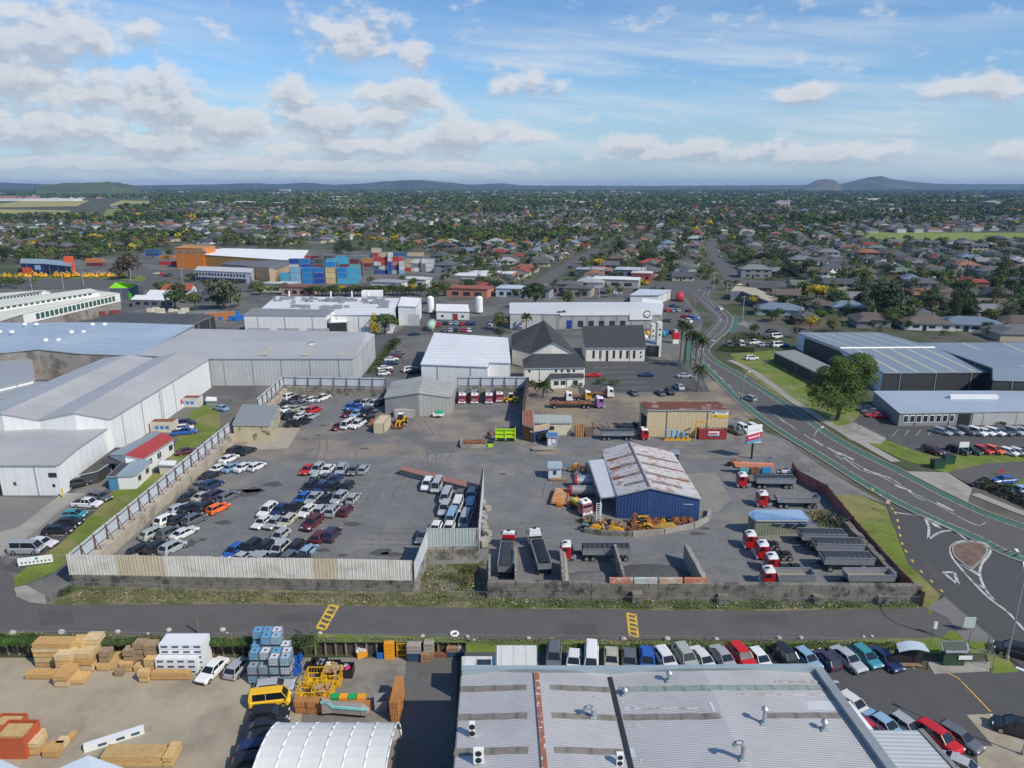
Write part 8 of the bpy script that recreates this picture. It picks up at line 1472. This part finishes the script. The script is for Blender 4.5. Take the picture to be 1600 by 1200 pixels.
# weeds and flowers on the banks: too many to count
def weeds(name, pts, n, h, cols, size=.25, seed=1, z=0.0):
 rs = np.random.RandomState(seed); P = [G(x, y, z) for x, y in pts]; q = [(p.x, p.y) for p in P]; xs = [p.x for p in P]; ys = [p.y for p in P]; C = []
 while len(C) < n:
  a = rs.uniform(min(xs), max(xs), 4000); b = rs.uniform(min(ys), max(ys), 4000); ns = np.sin(a * .9 + seed) * np.sin(a * .23) * .5 + .5
  for i in range(4000):
   if rs.rand() < .25 + .75 * ns[i] and inpoly(a[i], b[i], q): C.append((a[i], b[i], z + rs.rand() ** 1.5 * h * (.3 + ns[i])))
   if len(C) >= n: break
 C = np.array(C); cc = np.array([c[:3] for c in cols])[rs.choice(len(cols), n, p=np.array([c[3] for c in cols]) / sum(c[3] for c in cols))]; cc = cc * rs.uniform(.6, 1.3, (n, 1))
 me = quads_mesh(name, C, np.tile([0, -.6, .8], (n, 1)), rs.uniform(.5, 1.3, n) * size, rs, cc, m_leafa); o = bpy.data.objects.new(name, me); S.collection.objects.link(o); tag(o, kind='stuff')
mix1 = [(.12, .15, .045, 4), (.20, .19, .08, 4), (.17, .14, .09, 3), (.26, .25, .15, 2), (.5, .5, .42, .25)]; mix2 = [(.075, .14, .025, 6), (.12, .15, .04, 3), (.15, .12, .07, 2), (.22, .22, .28, .5), (.6, .6, .52, .35)]
weeds('weeds', [(78, 943), (112, 922), (640, 930), (760, 934), (760, 949), (400, 942)], 13000, .3, mix1, .2, 1); weeds('weeds', [(765, 950), (765, 936), (1438, 941), (1440, 949), (1180, 953)], 15000, .35, mix2, .2, 2); weeds('weeds', [(655, 925), (672, 884), (745, 884), (760, 932), (700, 936)], 2600, .35, mix1, .25, 3)
weeds('weeds', [(0, 989), (400, 996), (1200, 1002), (1400, 1003), (1400, 1015), (800, 1014), (735, 1003), (0, 1002)], 12000, .35, mix1, .18, 4); weeds('weeds', [(1260, 800), (1300, 800), (1330, 838), (1290, 835)], 2500, .8, mix1, .3, 5)
# palms
def palm(x, y, h, lab, seed=1):
 g_ = G(x, y); t = thing('palm_tree', lab, 'palm', g_, 'tall palms beside the main road'); k = M(); k.cyl(g_, g_ + Vector((.2, 0, h)), .28, .2, 8); k.build('trunk', mat('palm_trunk', (.17, .13, .09), .9, var=.3), t); rs = np.random.RandomState(seed); C = []; N = []
 for i in range(46):
  a = rs.uniform(0, 6.28); e = rs.uniform(-.7, 1.1); L = rs.uniform(1.8, 2.7)
  for j in range(9): s = (j + 1) / 9 * L; C.append((g_.x + .2 + math.cos(a) * math.cos(e) * s, g_.y + math.sin(a) * math.cos(e) * s, h + math.sin(e) * s - .18 * s * s)); N.append((math.sin(a), -math.cos(a), .8))
 n = len(C); me = quads_mesh('crown', np.array(C) - np.array(g_), np.array(N), rs.uniform(.4, .75, n), rs); o = bpy.data.objects.new('crown', me); S.collection.objects.link(o); o.parent = t; o.color = (.07, .095, .03, 1)
for i, (x, y, h, l) in enumerate(((1062, 568, 13, 'tall slim palm nearest the church car park fence'), (1069, 572, 12.5, 'second tall palm from the church side'), (1078, 576, 11, 'leaning tall palm in the middle of the roadside group'), (1086, 577, 10.5, 'palm right of the leaning one in the roadside group'), (1094, 576, 9, 'shorter palm at the road end of the roadside group'), (1090, 612, 6.5, 'stout bushy palm below the roadside group'), (822, 517, 6, 'small palm behind the church hall roof on the west'), (877, 512, 6, 'small palm between church hall and nave'), (848, 622, 4, 'small palm behind the cream hut'), (1575, 485, 13, 'lone tall palm among the houses at the picture edge'))): palm(x, y, h, l, i)
# bare winter tree on the grass
g_ = G(1195, 580); t = thing('bare_tree', 'thin bare tree on the grass before the long black annexe', 'tree', g_); k = M(); k.cyl(g_, g_ + Vector((0, 0, 2)), .12, .09, 6)
for i in range(10): a = i * .63; k.tube([g_ + Vector((0, 0, 1.8)), g_ + Vector((math.cos(a) * .9, math.sin(a) * .9, 3.6 + .3 * (i % 3))), g_ + Vector((math.cos(a) * 1.6, math.sin(a) * 1.6, 5 + .5 * (i % 2)))], .045, 4)
k.build('trunk', mat('pale_bark', (.28, .25, .2), .9), t)
# ---------------------------------------------------------------- the suburb
RA = R(-15.3); CA_, SA_ = math.cos(RA), math.sin(RA)
def rot(u_, v_): return (u_ * CA_ - v_ * SA_, u_ * SA_ + v_ * CA_)
BND = [(-400, 412), (20, 412), (40, 402), (118, 402), (125, 415), (150, 405), (262, 380), (345, 384), (440, 387), (570, 377), (686, 392), (690, 440), (702, 456), (800, 461), (960, 452), (1060, 440), (1140, 437), (1146, 441), (1205, 445), (1222, 500), (1240, 512), (1300, 513), (1400, 516), (1470, 528), (1700, 535)]
EXC = [[(1340, 364), (1344, 380), (1700, 380), (1700, 361)], [(-80, 310), (240, 310), (238, 325), (165, 324), (190, 325), (178, 347), (156, 347), (150, 338), (-80, 339)], [(1140, 436), (1140, 447), (1222, 480), (1230, 445)], [(1140, 495), (1290, 512), (1300, 530), (1140, 530)]]
ROADS = [[G(x, y) for x, y in q] for q in ([(700, 468), (780, 462), (830, 452), (870, 425), (905, 405), (955, 382), (985, 370), (1010, 362)], [(1150, 446), (1138, 425), (1118, 402), (1110, 390), (1112, 378)], [(1040, 444), (1140, 440), (1250, 445), (1400, 452), (1800, 466)], [(1400, 448), (1330, 436), (1250, 428), (1190, 425)], [(1147, 500), (1215, 512), (1300, 523)])]
def seg_d(p, a, b):
 dx, dy = b.x - a.x, b.y - a.y; t = max(0, min(1, ((p[0] - a.x) * dx + (p[1] - a.y) * dy) / (dx * dx + dy * dy))); return math.hypot(p[0] - a.x - t * dx, p[1] - a.y - t * dy)
def road_d(p): return min(seg_d(p, q[i], q[i + 1]) for q in ROADS for i in range(len(q) - 1))
def free(p, pad=0.0):
 if p[1] < 280: return False
 x, y = PX((p[0], p[1], 0));
 if y > np.interp(x, [q[0] for q in BND], [q[1] for q in BND]) - pad: return False
 return not any(inpoly(x, y, e) for e in EXC)
rs = np.random.RandomState(21); rd = random.Random(21)
HS = []      # x, y, angle, width, depth
for x, y, a, b in ((1225, 476, 14, 10), (1216, 491, 20, 9), (1281, 484, 13, 10), (1322, 487, 15, 10), (1251, 452, 13, 10), (1306, 457, 18, 11), (1333, 472, 16, 10), (1388, 458, 18, 10), (1440, 466, 15, 10), (1473, 476, 16, 11), (1357, 507, 14, 10), (1445, 513, 18, 10), (1512, 514, 22, 12), (1556, 484, 22, 11), (1592, 512, 16, 12), (1590, 527, 22, 9), (1408, 482, 14, 10), (1220, 430, 18, 10), (1178, 433, 16, 10), (1350, 432, 22, 9), (1400, 430, 22, 10), (1463, 432, 18, 11), (1545, 428, 20, 11), (1190, 456, 14, 9)): g_ = G(x, y); HS.append((g_.x, g_.y, -.15 + .1 * (x % 4 - 1.5), a, b))
NH = len(HS)
for gu in range(-90, 90):
 for side in (-1, 1):
  u0 = gu * 52 + side * 14
  for gv in range(14, 130):
   v0 = gv * 18.5 + (5 if side > 0 else 0)
   if gv % 13 == 0: continue
   u_, v_ = u0 + rd.uniform(-3, 3), v0 + rd.uniform(-2.5, 2.5); p = rot(u_, v_)
   if abs(p[0]) > p[1] * .76 + 30 or p[1] > 2300: continue
   if rd.random() < (.08 if p[1] < 800 else .25) or not free(p, 2.0): continue
   if p[1] < 1100 and (road_d(p) < 14 or any(math.hypot(p[0] - h[0], p[1] - h[1]) < 17 for h in HS[:NH])): continue
   HS.append((p[0], p[1], RA + rd.choice([0, math.pi / 2, math.pi / 2]) + rd.uniform(-.12, .12), rd.uniform(12, 17), rd.uniform(9, 11.5)))
HS.sort(key=lambda h: h[1])
m_hw = mat('house_wall', rough=.8, var=.08, scale=.6, objcol=True); m_hr = mat('house_roof', rough=.8, var=.18, scale=.5, objcol=True, stripe=('d', .5, .12))
def house_proto(kind, W_=13.0, D_=8.8, h=2.8, two=False):
 t = thing('house', 'proto', 'house'); H_ = h * (2 if two else 1); k = M(); a, b = W_ / 2, D_ / 2; rh = D_ * .27
 if kind == 'gable': k.prism([(-a, -b), (a, -b), (a, 0), (a, b), (-a, b), (-a, 0)], 0, zs=[H_, H_, H_ + rh, H_, H_, H_ + rh])
 else: k.box(0, 0, 0, W_, D_, H_)
 if kind == 'ell': k.box(-a + 2.6, -b - 2.0, 0, 5.2, 4.2, H_)
 k.build('wall', m_hw, t); k = M(); e = .5; z = H_; A, B = a + e, b + e
 if kind == 'gable': k.slab([(-A, -B, z - .1), (A, -B, z - .1), (A, 0, z + rh + .05), (-A, 0, z + rh + .05)], .14); k.slab([(A, B, z - .1), (-A, B, z - .1), (-A, 0, z + rh + .05), (A, 0, z + rh + .05)], .14)
 else:
  r = a - b + .4
  k.quad((-A, -B, z), (A, -B, z), (r, 0, z + rh), (-r, 0, z + rh)); k.quad((A, B, z), (-A, B, z), (-r, 0, z + rh), (r, 0, z + rh)); k.quad((A, -B, z), (A, B, z), (r, 0, z + rh)); k.quad((-A, B, z), (-A, -B, z), (-r, 0, z + rh)); k.quad((-A, -B, z), (-A, B, z), (A, B, z), (A, -B, z))
 if kind == 'ell': x0, x1, y0 = -a - e, -a + 5.2 + e, -b - 4.1 - e; xm = (x0 + x1) / 2; q = rh * .75; k.quad((x0, y0, z + .02), (x1, y0, z + .02), (xm, y0 + 2.2, z + q)); k.quad((x1, y0, z + .02), (x1, -b, z + .02), (xm, 0, z + q), (xm, y0 + 2.2, z + q)); k.quad((x0, -b, z + .02), (x0, y0, z + .02), (xm, y0 + 2.2, z + q), (xm, 0, z + q))
 ro = k.build('roof', m_hr, t)
 if kind != 'gable': k = M(); k.box(a * .35, b * .4, z + rh * .5, .6, .6, rh * .9); k.build('chimney', m_block, ro)
 for fl in range(2 if two else 1):
  for s in (-1, 1):
   for x in ((-a * .55, a * .1, a * .65) if not (kind == 'ell' and s < 0) else (a * .1, a * .65)): k = M(); k.box(x, s * (b + .02), fl * h + 1.0, 1.7, .08, 1.15); k.build('window', m_glass, t)
  for s in (-1, 1): k = M(); k.box(s * (a + .02), 0, fl * h + 1.0, .08, 1.8, 1.1); k.build('window', m_glass, t)
 k = M(); k.box(-a * .2, -b - .03, 0, 1.0, .08, 2.1); k.build('door', m_dark, t); return t
HP = [house_proto('hip'), house_proto('ell'), house_proto('gable'), house_proto('hip', 15, 9.5, 2.7, True), house_proto('gable', 11, 8, 2.7, True)]
HN = ['hipped house', 'L shaped house', 'gabled house', 'two storey house', 'tall gabled house']
ROOF = [('dark grey', (.11, .112, .12)), ('brown', (.125, .10, .085)), ('grey', (.19, .195, .205)), ('terracotta', (.26, .12, .075)), ('pale grey', (.34, .35, .36)), ('dull green', (.12, .17, .13)), ('blue grey', (.15, .20, .26)), ('red', (.26, .05, .04)), ('charcoal', (.072, .074, .08))]
RW = np.array([.20, .24, .13, .06, .05, .04, .06, .03, .19]); WALLC = [('white', (.62, .61, .58)), ('cream', (.42, .37, .28)), ('grey', (.22, .23, .24)), ('brick', (.20, .12, .09)), ('pale blue', (.34, .41, .45))]; WW = np.array([.26, .24, .22, .22, .06])
LM = [(60, 380, 'beyond the hire yard'), (60, 355, 'just below the paddocks'), (200, 370, 'beyond the large gum tree'), (180, 352, 'below the green field strip'), (320, 365, 'beyond the orange topped depot block'), (330, 345, 'beyond the depot on the upper slope'), (440, 360, 'behind the brown grey warehouse'), (450, 340, 'far beyond the white warehouse roofs'), (560, 360, 'beyond the container stacks'), (570, 342, 'far beyond the container stacks'), (700, 375, 'beside the eastern containers'), (740, 420, 'between containers and long road'), (730, 350, 'far behind the eastern containers'), (800, 440, 'behind the church hall'), (840, 400, 'west of the long road'), (850, 365, 'beside the far long road'), (900, 440, 'close behind the shop block'), (960, 425, 'just east of the long road'), (1000, 400, 'between the long streets'), (1010, 375, 'beyond the end of the long road'), (1060, 420, 'by the crossroads side street'), (1110, 370, 'at the top of the side street'), (1180, 400, 'just east of the side street'), (1200, 425, 'along the back street'), (1190, 370, 'east beyond the side street'),
      (1280, 400, 'below the field west end'), (1260, 372, 'west of the playing field'), (1380, 400, 'below the field middle'), (1500, 400, 'below the field east end'), (1580, 420, 'at the edge below the field'), (1290, 440, 'around the pair of new white houses'), (1260, 480, 'above the branch street'), (1330, 480, 'behind the big warehouse roof'), (1410, 440, 'north of the cross street'), (1420, 490, 'around the tall umbrella shaped tree'), (1500, 460, 'south of the cross street'), (1520, 500, 'behind the second warehouse'), (1580, 475, 'near the lone tall palm'), (1350, 350, 'beyond the field west end'), (1500, 350, 'beyond the playing field')]
def zone(p):
 x, y = PX((p[0], p[1], 0)); return min(LM, key=lambda l: (l[0] - x) ** 2 + ((l[1] - y) * 2.2) ** 2)[2]
vis = [h for h in HS if -10 < PX((h[0], h[1], 0))[0] < 1610]; near = vis[:285]; nset = set(id(h) for h in near); its = []
for h in near:
 q = rd.choices(range(5), [.36, .28, .2, .10, .06])[0]; r = int(rs.choice(9, p=RW)); w_ = int(rs.choice(5, p=WW)); j = rd.uniform(.85, 1.15)
 o = dup(HP[q], (h[0], h[1], 0), h[2], sc=(h[3] / 13.0, h[4] / 8.8, 1), colors={'wall': WALLC[w_][1], 'roof': tuple(c * j for c in ROOF[r][1])}, group='houses of the suburb'); its.append((o, f'{WALLC[w_][0]} {HN[q]}, {ROOF[r][0]} roof', zone(h)))
rank_labels(its)
for x, y, a_, w_, l in ((1275, 421, .2, 12, 'new white box house with charcoal roof beside its taller twin'), (1297, 432, .1, 9, 'tall new white house with one big dark window')):
 dup(HP[4], G(x, y), a_, sc=(w_ / 11, 1, 1.1), colors={'wall': (.78, .78, .77), 'roof': (.08, .085, .09)}, label=l)
dup(HP[2], G(281, 459), .15, sc=(1.1, 1.2, 1), colors={'wall': (.66, .64, .58), 'roof': (.33, .09, .05)}, label='white house with orange red tiled roof beside the flat white roofed blocks')
for s in HP: discard(s)
# farther houses: one mass
V = []; Fc = []; CL = []
def addhouse(x, y, a, w_, d_, h, rh, wc, rc):
 b = len(V); ca, sa = math.cos(a), math.sin(a); r = max(0, w_ / 2 - d_ / 2)
 for (px_, py_, z) in ((-w_ / 2, -d_ / 2, 0), (w_ / 2, -d_ / 2, 0), (w_ / 2, d_ / 2, 0), (-w_ / 2, d_ / 2, 0), (-w_ / 2, -d_ / 2, h), (w_ / 2, -d_ / 2, h), (w_ / 2, d_ / 2, h), (-w_ / 2, d_ / 2, h)): V.append((x + px_ * ca - py_ * sa, y + px_ * sa + py_ * ca, z)); CL.append(wc)
 e = 1.06
 for (px_, py_, z) in ((-w_ / 2 * e, -d_ / 2 * e, h + .02), (w_ / 2 * e, -d_ / 2 * e, h + .02), (w_ / 2 * e, d_ / 2 * e, h + .02), (-w_ / 2 * e, d_ / 2 * e, h + .02), (-r, 0, h + rh), (r, 0, h + rh)): V.append((x + px_ * ca - py_ * sa, y + px_ * sa + py_ * ca, z)); CL.append(rc)
 for f in ((0, 1, 5, 4), (1, 2, 6, 5), (2, 3, 7, 6), (3, 0, 4, 7), (8, 9, 13, 12), (10, 11, 12, 13), (9, 10, 13), (11, 8, 12)): Fc.append(tuple(b + i for i in f))
for h in HS:
 if id(h) in nset: continue
 r = ROOF[int(rs.choice(9, p=RW))][1]; wc = WALLC[int(rs.choice(5, p=WW))][1]; addhouse(h[0], h[1], h[2], h[3], h[4], 2.9 if rd.random() < .8 else 5.4, 2.2, wc, tuple(c * .95 for c in r))
nf = 0
while nf < 3200:
 y = 2200 * (9500 / 2200) ** rd.random(); x = rd.uniform(-.78, .78) * y; den = .5 + .5 * math.sin(x / 700 + 1.3) * math.sin(y / 900 + x / 1500)
 px_, py_ = PX((x, y, 0))
 if rd.random() > den + .25 or any(inpoly(px_, py_, e) for e in EXC): continue
 s = y / 2200; indu = (y > 4500 and 420 < px_ < 1000 and rd.random() < .7) or rd.random() < .06
 if indu: c = rd.uniform(.5, .85); addhouse(x, y, rd.uniform(-.3, .3), rd.uniform(25, 80) * (1 + s * .2), rd.uniform(20, 40), rd.uniform(6, 11), 1.5, (c, c, c), (c, c, c * .98))
 else: c = rd.choice(WALLC)[1]; r = ROOF[int(rs.choice(9, p=RW))][1]; addhouse(x, y, rd.uniform(-1, 1), rd.uniform(11, 17) * (1 + .35 * s), rd.uniform(9, 11) * (1 + .2 * s), rd.uniform(3, 6), 2.4, tuple(v_ * .8 for v_ in c), tuple(v_ * 1.1 for v_ in r))
 nf += 1
me = bpy.data.meshes.new('distant_houses'); me.from_pydata(V, [], Fc); at = me.attributes.new('col', 'FLOAT_COLOR', 'POINT'); at.data.foreach_set('color', np.c_[np.array(CL), np.ones(len(CL))].reshape(-1).astype(np.float32)); me.materials.append(mat('far_house_paint', rough=.8, var=.1, scale=.3, attr=True)); o = bpy.data.objects.new('distant_houses', me); S.collection.objects.link(o); tag(o, kind='stuff')
def big(lab, x, y, w_, d_, h, c, cat='tower block'):
 g_ = G(x, y); t = thing('tower_block', lab, cat, g_); k = M(); k.box(g_.x, g_.y, 0, w_, d_, h); k.build('wall', mat('tower_%d' % x, c, .8, var=.1), t); k = M(); k.box(g_.x, g_.y, h, w_ * 1.03, d_ * 1.05, .6); k.build('roof', m_conc, t)
 n = int(h / 3.2)
 for i in range(n): k = M(); k.box(g_.x, g_.y - d_ / 2 - .05, i * 3.2 + 1.2, w_ * .86, .2, 1.3); k.build('window', m_glass, t)
big('pale six storey apartment block standing alone among distant trees', 1222, 324, 34, 14, 17, (.62, .58, .54)); big('white long school block beyond the playing field', 1388, 334, 48, 14, 11, (.70, .71, .72)); big('cream commercial block far off beside a belt of trees', 1086, 303, 90, 30, 16, (.6, .58, .54)); big('white office block on the far skyline above the containers', 446, 301, 90, 40, 30, (.6, .62, .65))
for x0, x1, y, c, lab in ((-30, 115, 314, (.72, .73, .75), 'very long white distribution warehouse beyond the paddocks'), (-30, 50, 310, (.55, .18, .14), 'long red and white warehouse on the skyline beyond the paddocks')):
 a, b = G(x0, y), G(x1, y); t = thing('warehouse', lab, 'warehouse', a); k = M(); k.box((a.x + b.x) / 2, a.y + 30, 0, b.x - a.x, 60, 9); k.build('wall', mat('dist_%d' % x1, c, .7), t); k = M(); k.box((a.x + b.x) / 2, a.y + 30, 9, b.x - a.x + 3, 62, .6); k.build('roof', m_white, t)
# ---- suburb trees
def dens(x, y): return .5 + .5 * math.sin(x / 95 + 2) * math.sin(y / 120 + x / 210 + 1)
TRS = []; occ = {}
for h in HS: occ.setdefault((int(h[0] // 20), int(h[1] // 20)), []).append(h)
def clear(p, m_=6.0):
 cx, cy = int(p[0] // 20), int(p[1] // 20)
 for i in (-1, 0, 1):
  for j in (-1, 0, 1):
   for h in occ.get((cx + i, cy + j), ()):
    if (h[0] - p[0]) ** 2 + (h[1] - p[1]) ** 2 < (m_ + 1.5) ** 2: return False
 return True
tries = 0
while len(TRS) < 13500 and tries < 200000:
 tries += 1; y = math.sqrt(rd.uniform(285 ** 2, 2300 ** 2)) if rd.random() < .72 else rd.uniform(285, 900); p = (rd.uniform(-.76, .76) * y, y)
 if (y < 620 and rd.random() < .4) or rd.random() > .35 + .65 * dens(*p) or not free(p, 1.0): continue
 if y < 1000 and (road_d(p) < 8 or not clear(p, 4.0)): continue
 s = rd.choice([.4, .5, .6, .7, .8, .9, 1.1]) * (1.15 if dens(*p) > .7 else .85) * (1 if y < 700 else 1.2 if y < 1000 else 1.5)
 TRS.append((p[0], p[1], s))
# belts of big trees seen in the photograph
for x0, x1, y, n, s in ((250, 345, 345, 50, 1.7), (-20, 110, 345, 60, 1.6), (-20, 60, 375, 26, 1.5), (115, 210, 382, 36, 1.4), (470, 560, 340, 30, 1.6), (560, 760, 309, 90, 2.2), (820, 1000, 322, 60, 1.9), (1215, 1320, 350, 30, 1.8), (1440, 1600, 338, 60, 1.7), (1110, 1210, 318, 40, 1.9), (650, 720, 345, 22, 1.4), (1560, 1610, 445, 10, 1.6), (1150, 1240, 412, 22, 1.2), (1240, 1600, 312, 110, 2.3), (140, 260, 312, 70, 2.2), (1000, 1060, 412, 12, 1.1)):
 for i in range(n):
  g_ = G(rd.uniform(x0, x1), y + rd.uniform(-3, 3));
  if free(g_) and (g_.y > 1000 or (road_d(g_) > 9 and clear(g_, 5))): TRS.append((g_.x, g_.y, s * rd.uniform(.7, 1.2)))
for x0, x1, y0, y1, n, s in ((100, 262, 385, 400, 40, 1.2), (-10, 118, 398, 412, 30, 1.0), (345, 470, 380, 389, 22, 1.0), (565, 700, 384, 397, 26, 1.0), (690, 790, 398, 452, 42, .9), (395, 450, 452, 462, 9, .9), (560, 900, 447, 464, 26, .8), (340, 376, 470, 486, 4, 1.0), (-10, 60, 444, 452, 8, .8), (596, 640, 505, 520, 3, .7), (800, 1040, 462, 468, 10, .7), (1155, 1240, 470, 498, 12, .7), (1200, 1250, 500, 515, 6, .6), (1240, 1600, 515, 530, 16, .6), (230, 262, 452, 462, 5, .8), (230, 330, 402, 416, 8, .9), (1100, 1150, 440, 455, 5, .7)):
 for i in range(n):
  g_ = G(rd.uniform(x0, x1), rd.uniform(y0, y1))
  if road_d(g_) > 8: TRS.append((g_.x, g_.y, s * rd.uniform(.7, 1.2)))
TRS.sort(key=lambda t: t[1] / t[2]); its = []; nn_ = 0; rest = []
for t in TRS:
 px_, py_ = PX((t[0], t[1], 0))
 if nn_ < 205 and -10 < px_ < 1610 and t[2] > .6:
  cn, cc = tcol(rs); q = rd.randrange(6); j = rd.uniform(.85, 1.2); o = dup(TP[q], (t[0], t[1], 0), rd.uniform(0, 6), sc=t[2] * rd.uniform(.9, 1.1), color=tuple(c * j for c in cc), group='trees of the suburb'); its.append((o, f'{cn} {["rounded", "bushy", "pointed", "spreading", "broad", "slender"][q]} tree', zone(t))); nn_ += 1
 else: rest.append(t)
rank_labels(its)
C = []; N = []; Sz = []; CO = []
for x, y, s in rest:
 n = int(max(14, min(130, 60000 / y))) ; Rr, H = 3.9 * s, 7.6 * s; cc = np.array(tcol(rs)[1]) * rd.uniform(.75, 1.25); nb = 4
 bl_ = [(rs.uniform(-.45, .45) * Rr, rs.uniform(-.45, .45) * Rr, H * rs.uniform(.4, .75), Rr * .6, Rr * .6, H * .28) for _ in range(nb)]
 c, m_ = crown_pts(rs, bl_, n, .2); C.append(c + np.array([x, y, 0])); N.append(m_); Sz.append(rs.uniform(.8, 1.3, n) * Rr * math.sqrt(26.0 / n) * .62); CO.append(np.tile(cc, (n, 1)))
for i in range(17000):
 y = 2250 * (10500 / 2250) ** rd.random(); x = rd.uniform(-.78, .78) * y; px_, py_ = PX((x, y, 0))
 if rd.random() > .3 + .7 * (.5 + .5 * math.sin(x / 500) * math.sin(y / 420 + x / 900)) or any(inpoly(px_, py_, e) for e in EXC): continue
 s = 1.2 + y / 3800; n = 16; Rr, H = 7 * s, 8 + 2.5 * s; bl_ = [(rs.uniform(-1, 1) * Rr, rs.uniform(-.6, .6) * Rr, H * .4, Rr * .6, Rr * .6, H * .5) for _ in range(3)]; c, m_ = crown_pts(rs, bl_, n, .1); cc = np.array(GREENS[rs.choice(5)][1]) * rd.uniform(.8, 1.2); C.append(c + np.array([x, y, 0])); N.append(m_); Sz.append(rs.uniform(.8, 1.2, n) * Rr * .75); CO.append(np.tile(cc, (n, 1)))
C = np.concatenate(C); me = quads_mesh('distant_trees', C, np.concatenate(N), np.concatenate(Sz), rs, np.concatenate(CO), m_leafa); o = bpy.data.objects.new('distant_trees', me); S.collection.objects.link(o); tag(o, kind='stuff')
# garden bushes between the nearer houses
its = []
for i in range(130):
 for _ in range(30):
  y = rd.uniform(290, 560); p = (rd.uniform(-.72, .76) * y, y)
  if free(p, 0) and road_d(p) > 8 and clear(p, 3): break
 else: continue
 cn, cc = tcol(rs); o = dup(BP if i % 2 else BP2, (p[0], p[1], 0), rd.uniform(0, 6), sc=rd.uniform(.7, 1.5), color=cc, group='garden shrubs of the suburb'); its.append((o, f'{cn} {"dense" if i % 2 else "low wide"} shrub', zone(p)))
rank_labels(its)
for s in TP + [BP, BP2]: discard(s)
# garden fences and sheds between the houses, a few large light roofs near the long road
its = []
for x, y, w_, d_, c, rc in ((738, 441, 20, 14, (.6, .58, .54), (.62, .62, .6)), (770, 437, 26, 12, (.55, .2, .15), (.6, .6, .58)), (610, 452, 18, 11, (.6, .6, .58), (.30, .31, .32)), (650, 447, 16, 10, (.6, .6, .58), (.5, .52, .5)), (922, 431, 17, 12, (.15, .16, .18), (.30, .33, .38)), (985, 431, 18, 14, (.16, .20, .26), (.42, .46, .5)), (963, 447, 26, 12, (.4, .38, .34), (.66, .66, .64)), (1003, 437, 12, 10, (.5, .1, .08), (.55, .5, .46)), (905, 462, 14, 12, (.35, .3, .26), (.10, .10, .10)), (735, 462, 22, 12, (.45, .2, .14), (.28, .10, .07)), (800, 462, 14, 12, (.5, .55, .6), (.42, .5, .55)), (842, 465, 13, 10, (.3, .3, .33), (.05, .055, .06)), (440, 455, 18, 9, (.6, .58, .5), (.45, .45, .4)), (468, 460, 16, 9, (.5, .3, .25), (.22, .09, .07)), (890, 455, 12, 14, (.25, .2, .17), (.13, .115, .10))):
 g_ = G(x, y); t = thing('commercial_building', 'x', 'building', g_); k = M(); k.box(g_.x, g_.y, 0, w_, d_, 4.4, RA); k.build('wall', mat('cw%d' % x, c, .8, var=.1), t); k = M(); k.box(g_.x, g_.y, 4.4, w_ + .8, d_ + .8, .3, RA); k.box(g_.x, g_.y, 4.7, w_ * .96, d_ * .9, .7, RA, .35); k.build('roof', mat('cr%d' % x, rc, .6, var=.12), t)
 for i in range(3): k = M(); k.box(g_.x + (i - 1) * w_ * .28 * CA_ + SA_ * (d_ / 2 + .05), g_.y + (i - 1) * w_ * .28 * SA_ - CA_ * (d_ / 2 + .05), 1, w_ * .16, .1, 1.8, RA); k.build('window', m_glass, t)
 nm = min(ROOF + [('white', (.64, .64, .62))], key=lambda q: sum((a - b) ** 2 for a, b in zip(q[1], rc)))[0]; its.append((t, f'low flat building with {nm} roof', zone(g_)))
rank_labels(its)
# ---------------------------------------------------------------- the air
k = M(); k.box(0, 7300, -5, 19000, 15400, 5 + 155); hz_ = k.build('haze', (hm := bpy.data.materials.new('haze')))
hm.use_nodes = True; t = NT(hm.node_tree); v_ = t.n('ShaderNodeVolumePrincipled', ins={'Color': (.36, .60, 1.0, 1), 'Density': 5.5e-5, 'Anisotropy': .2}); t.n('ShaderNodeOutputMaterial', ins={'Volume': v_.outputs[0]}); tag(hz_, kind='stuff')
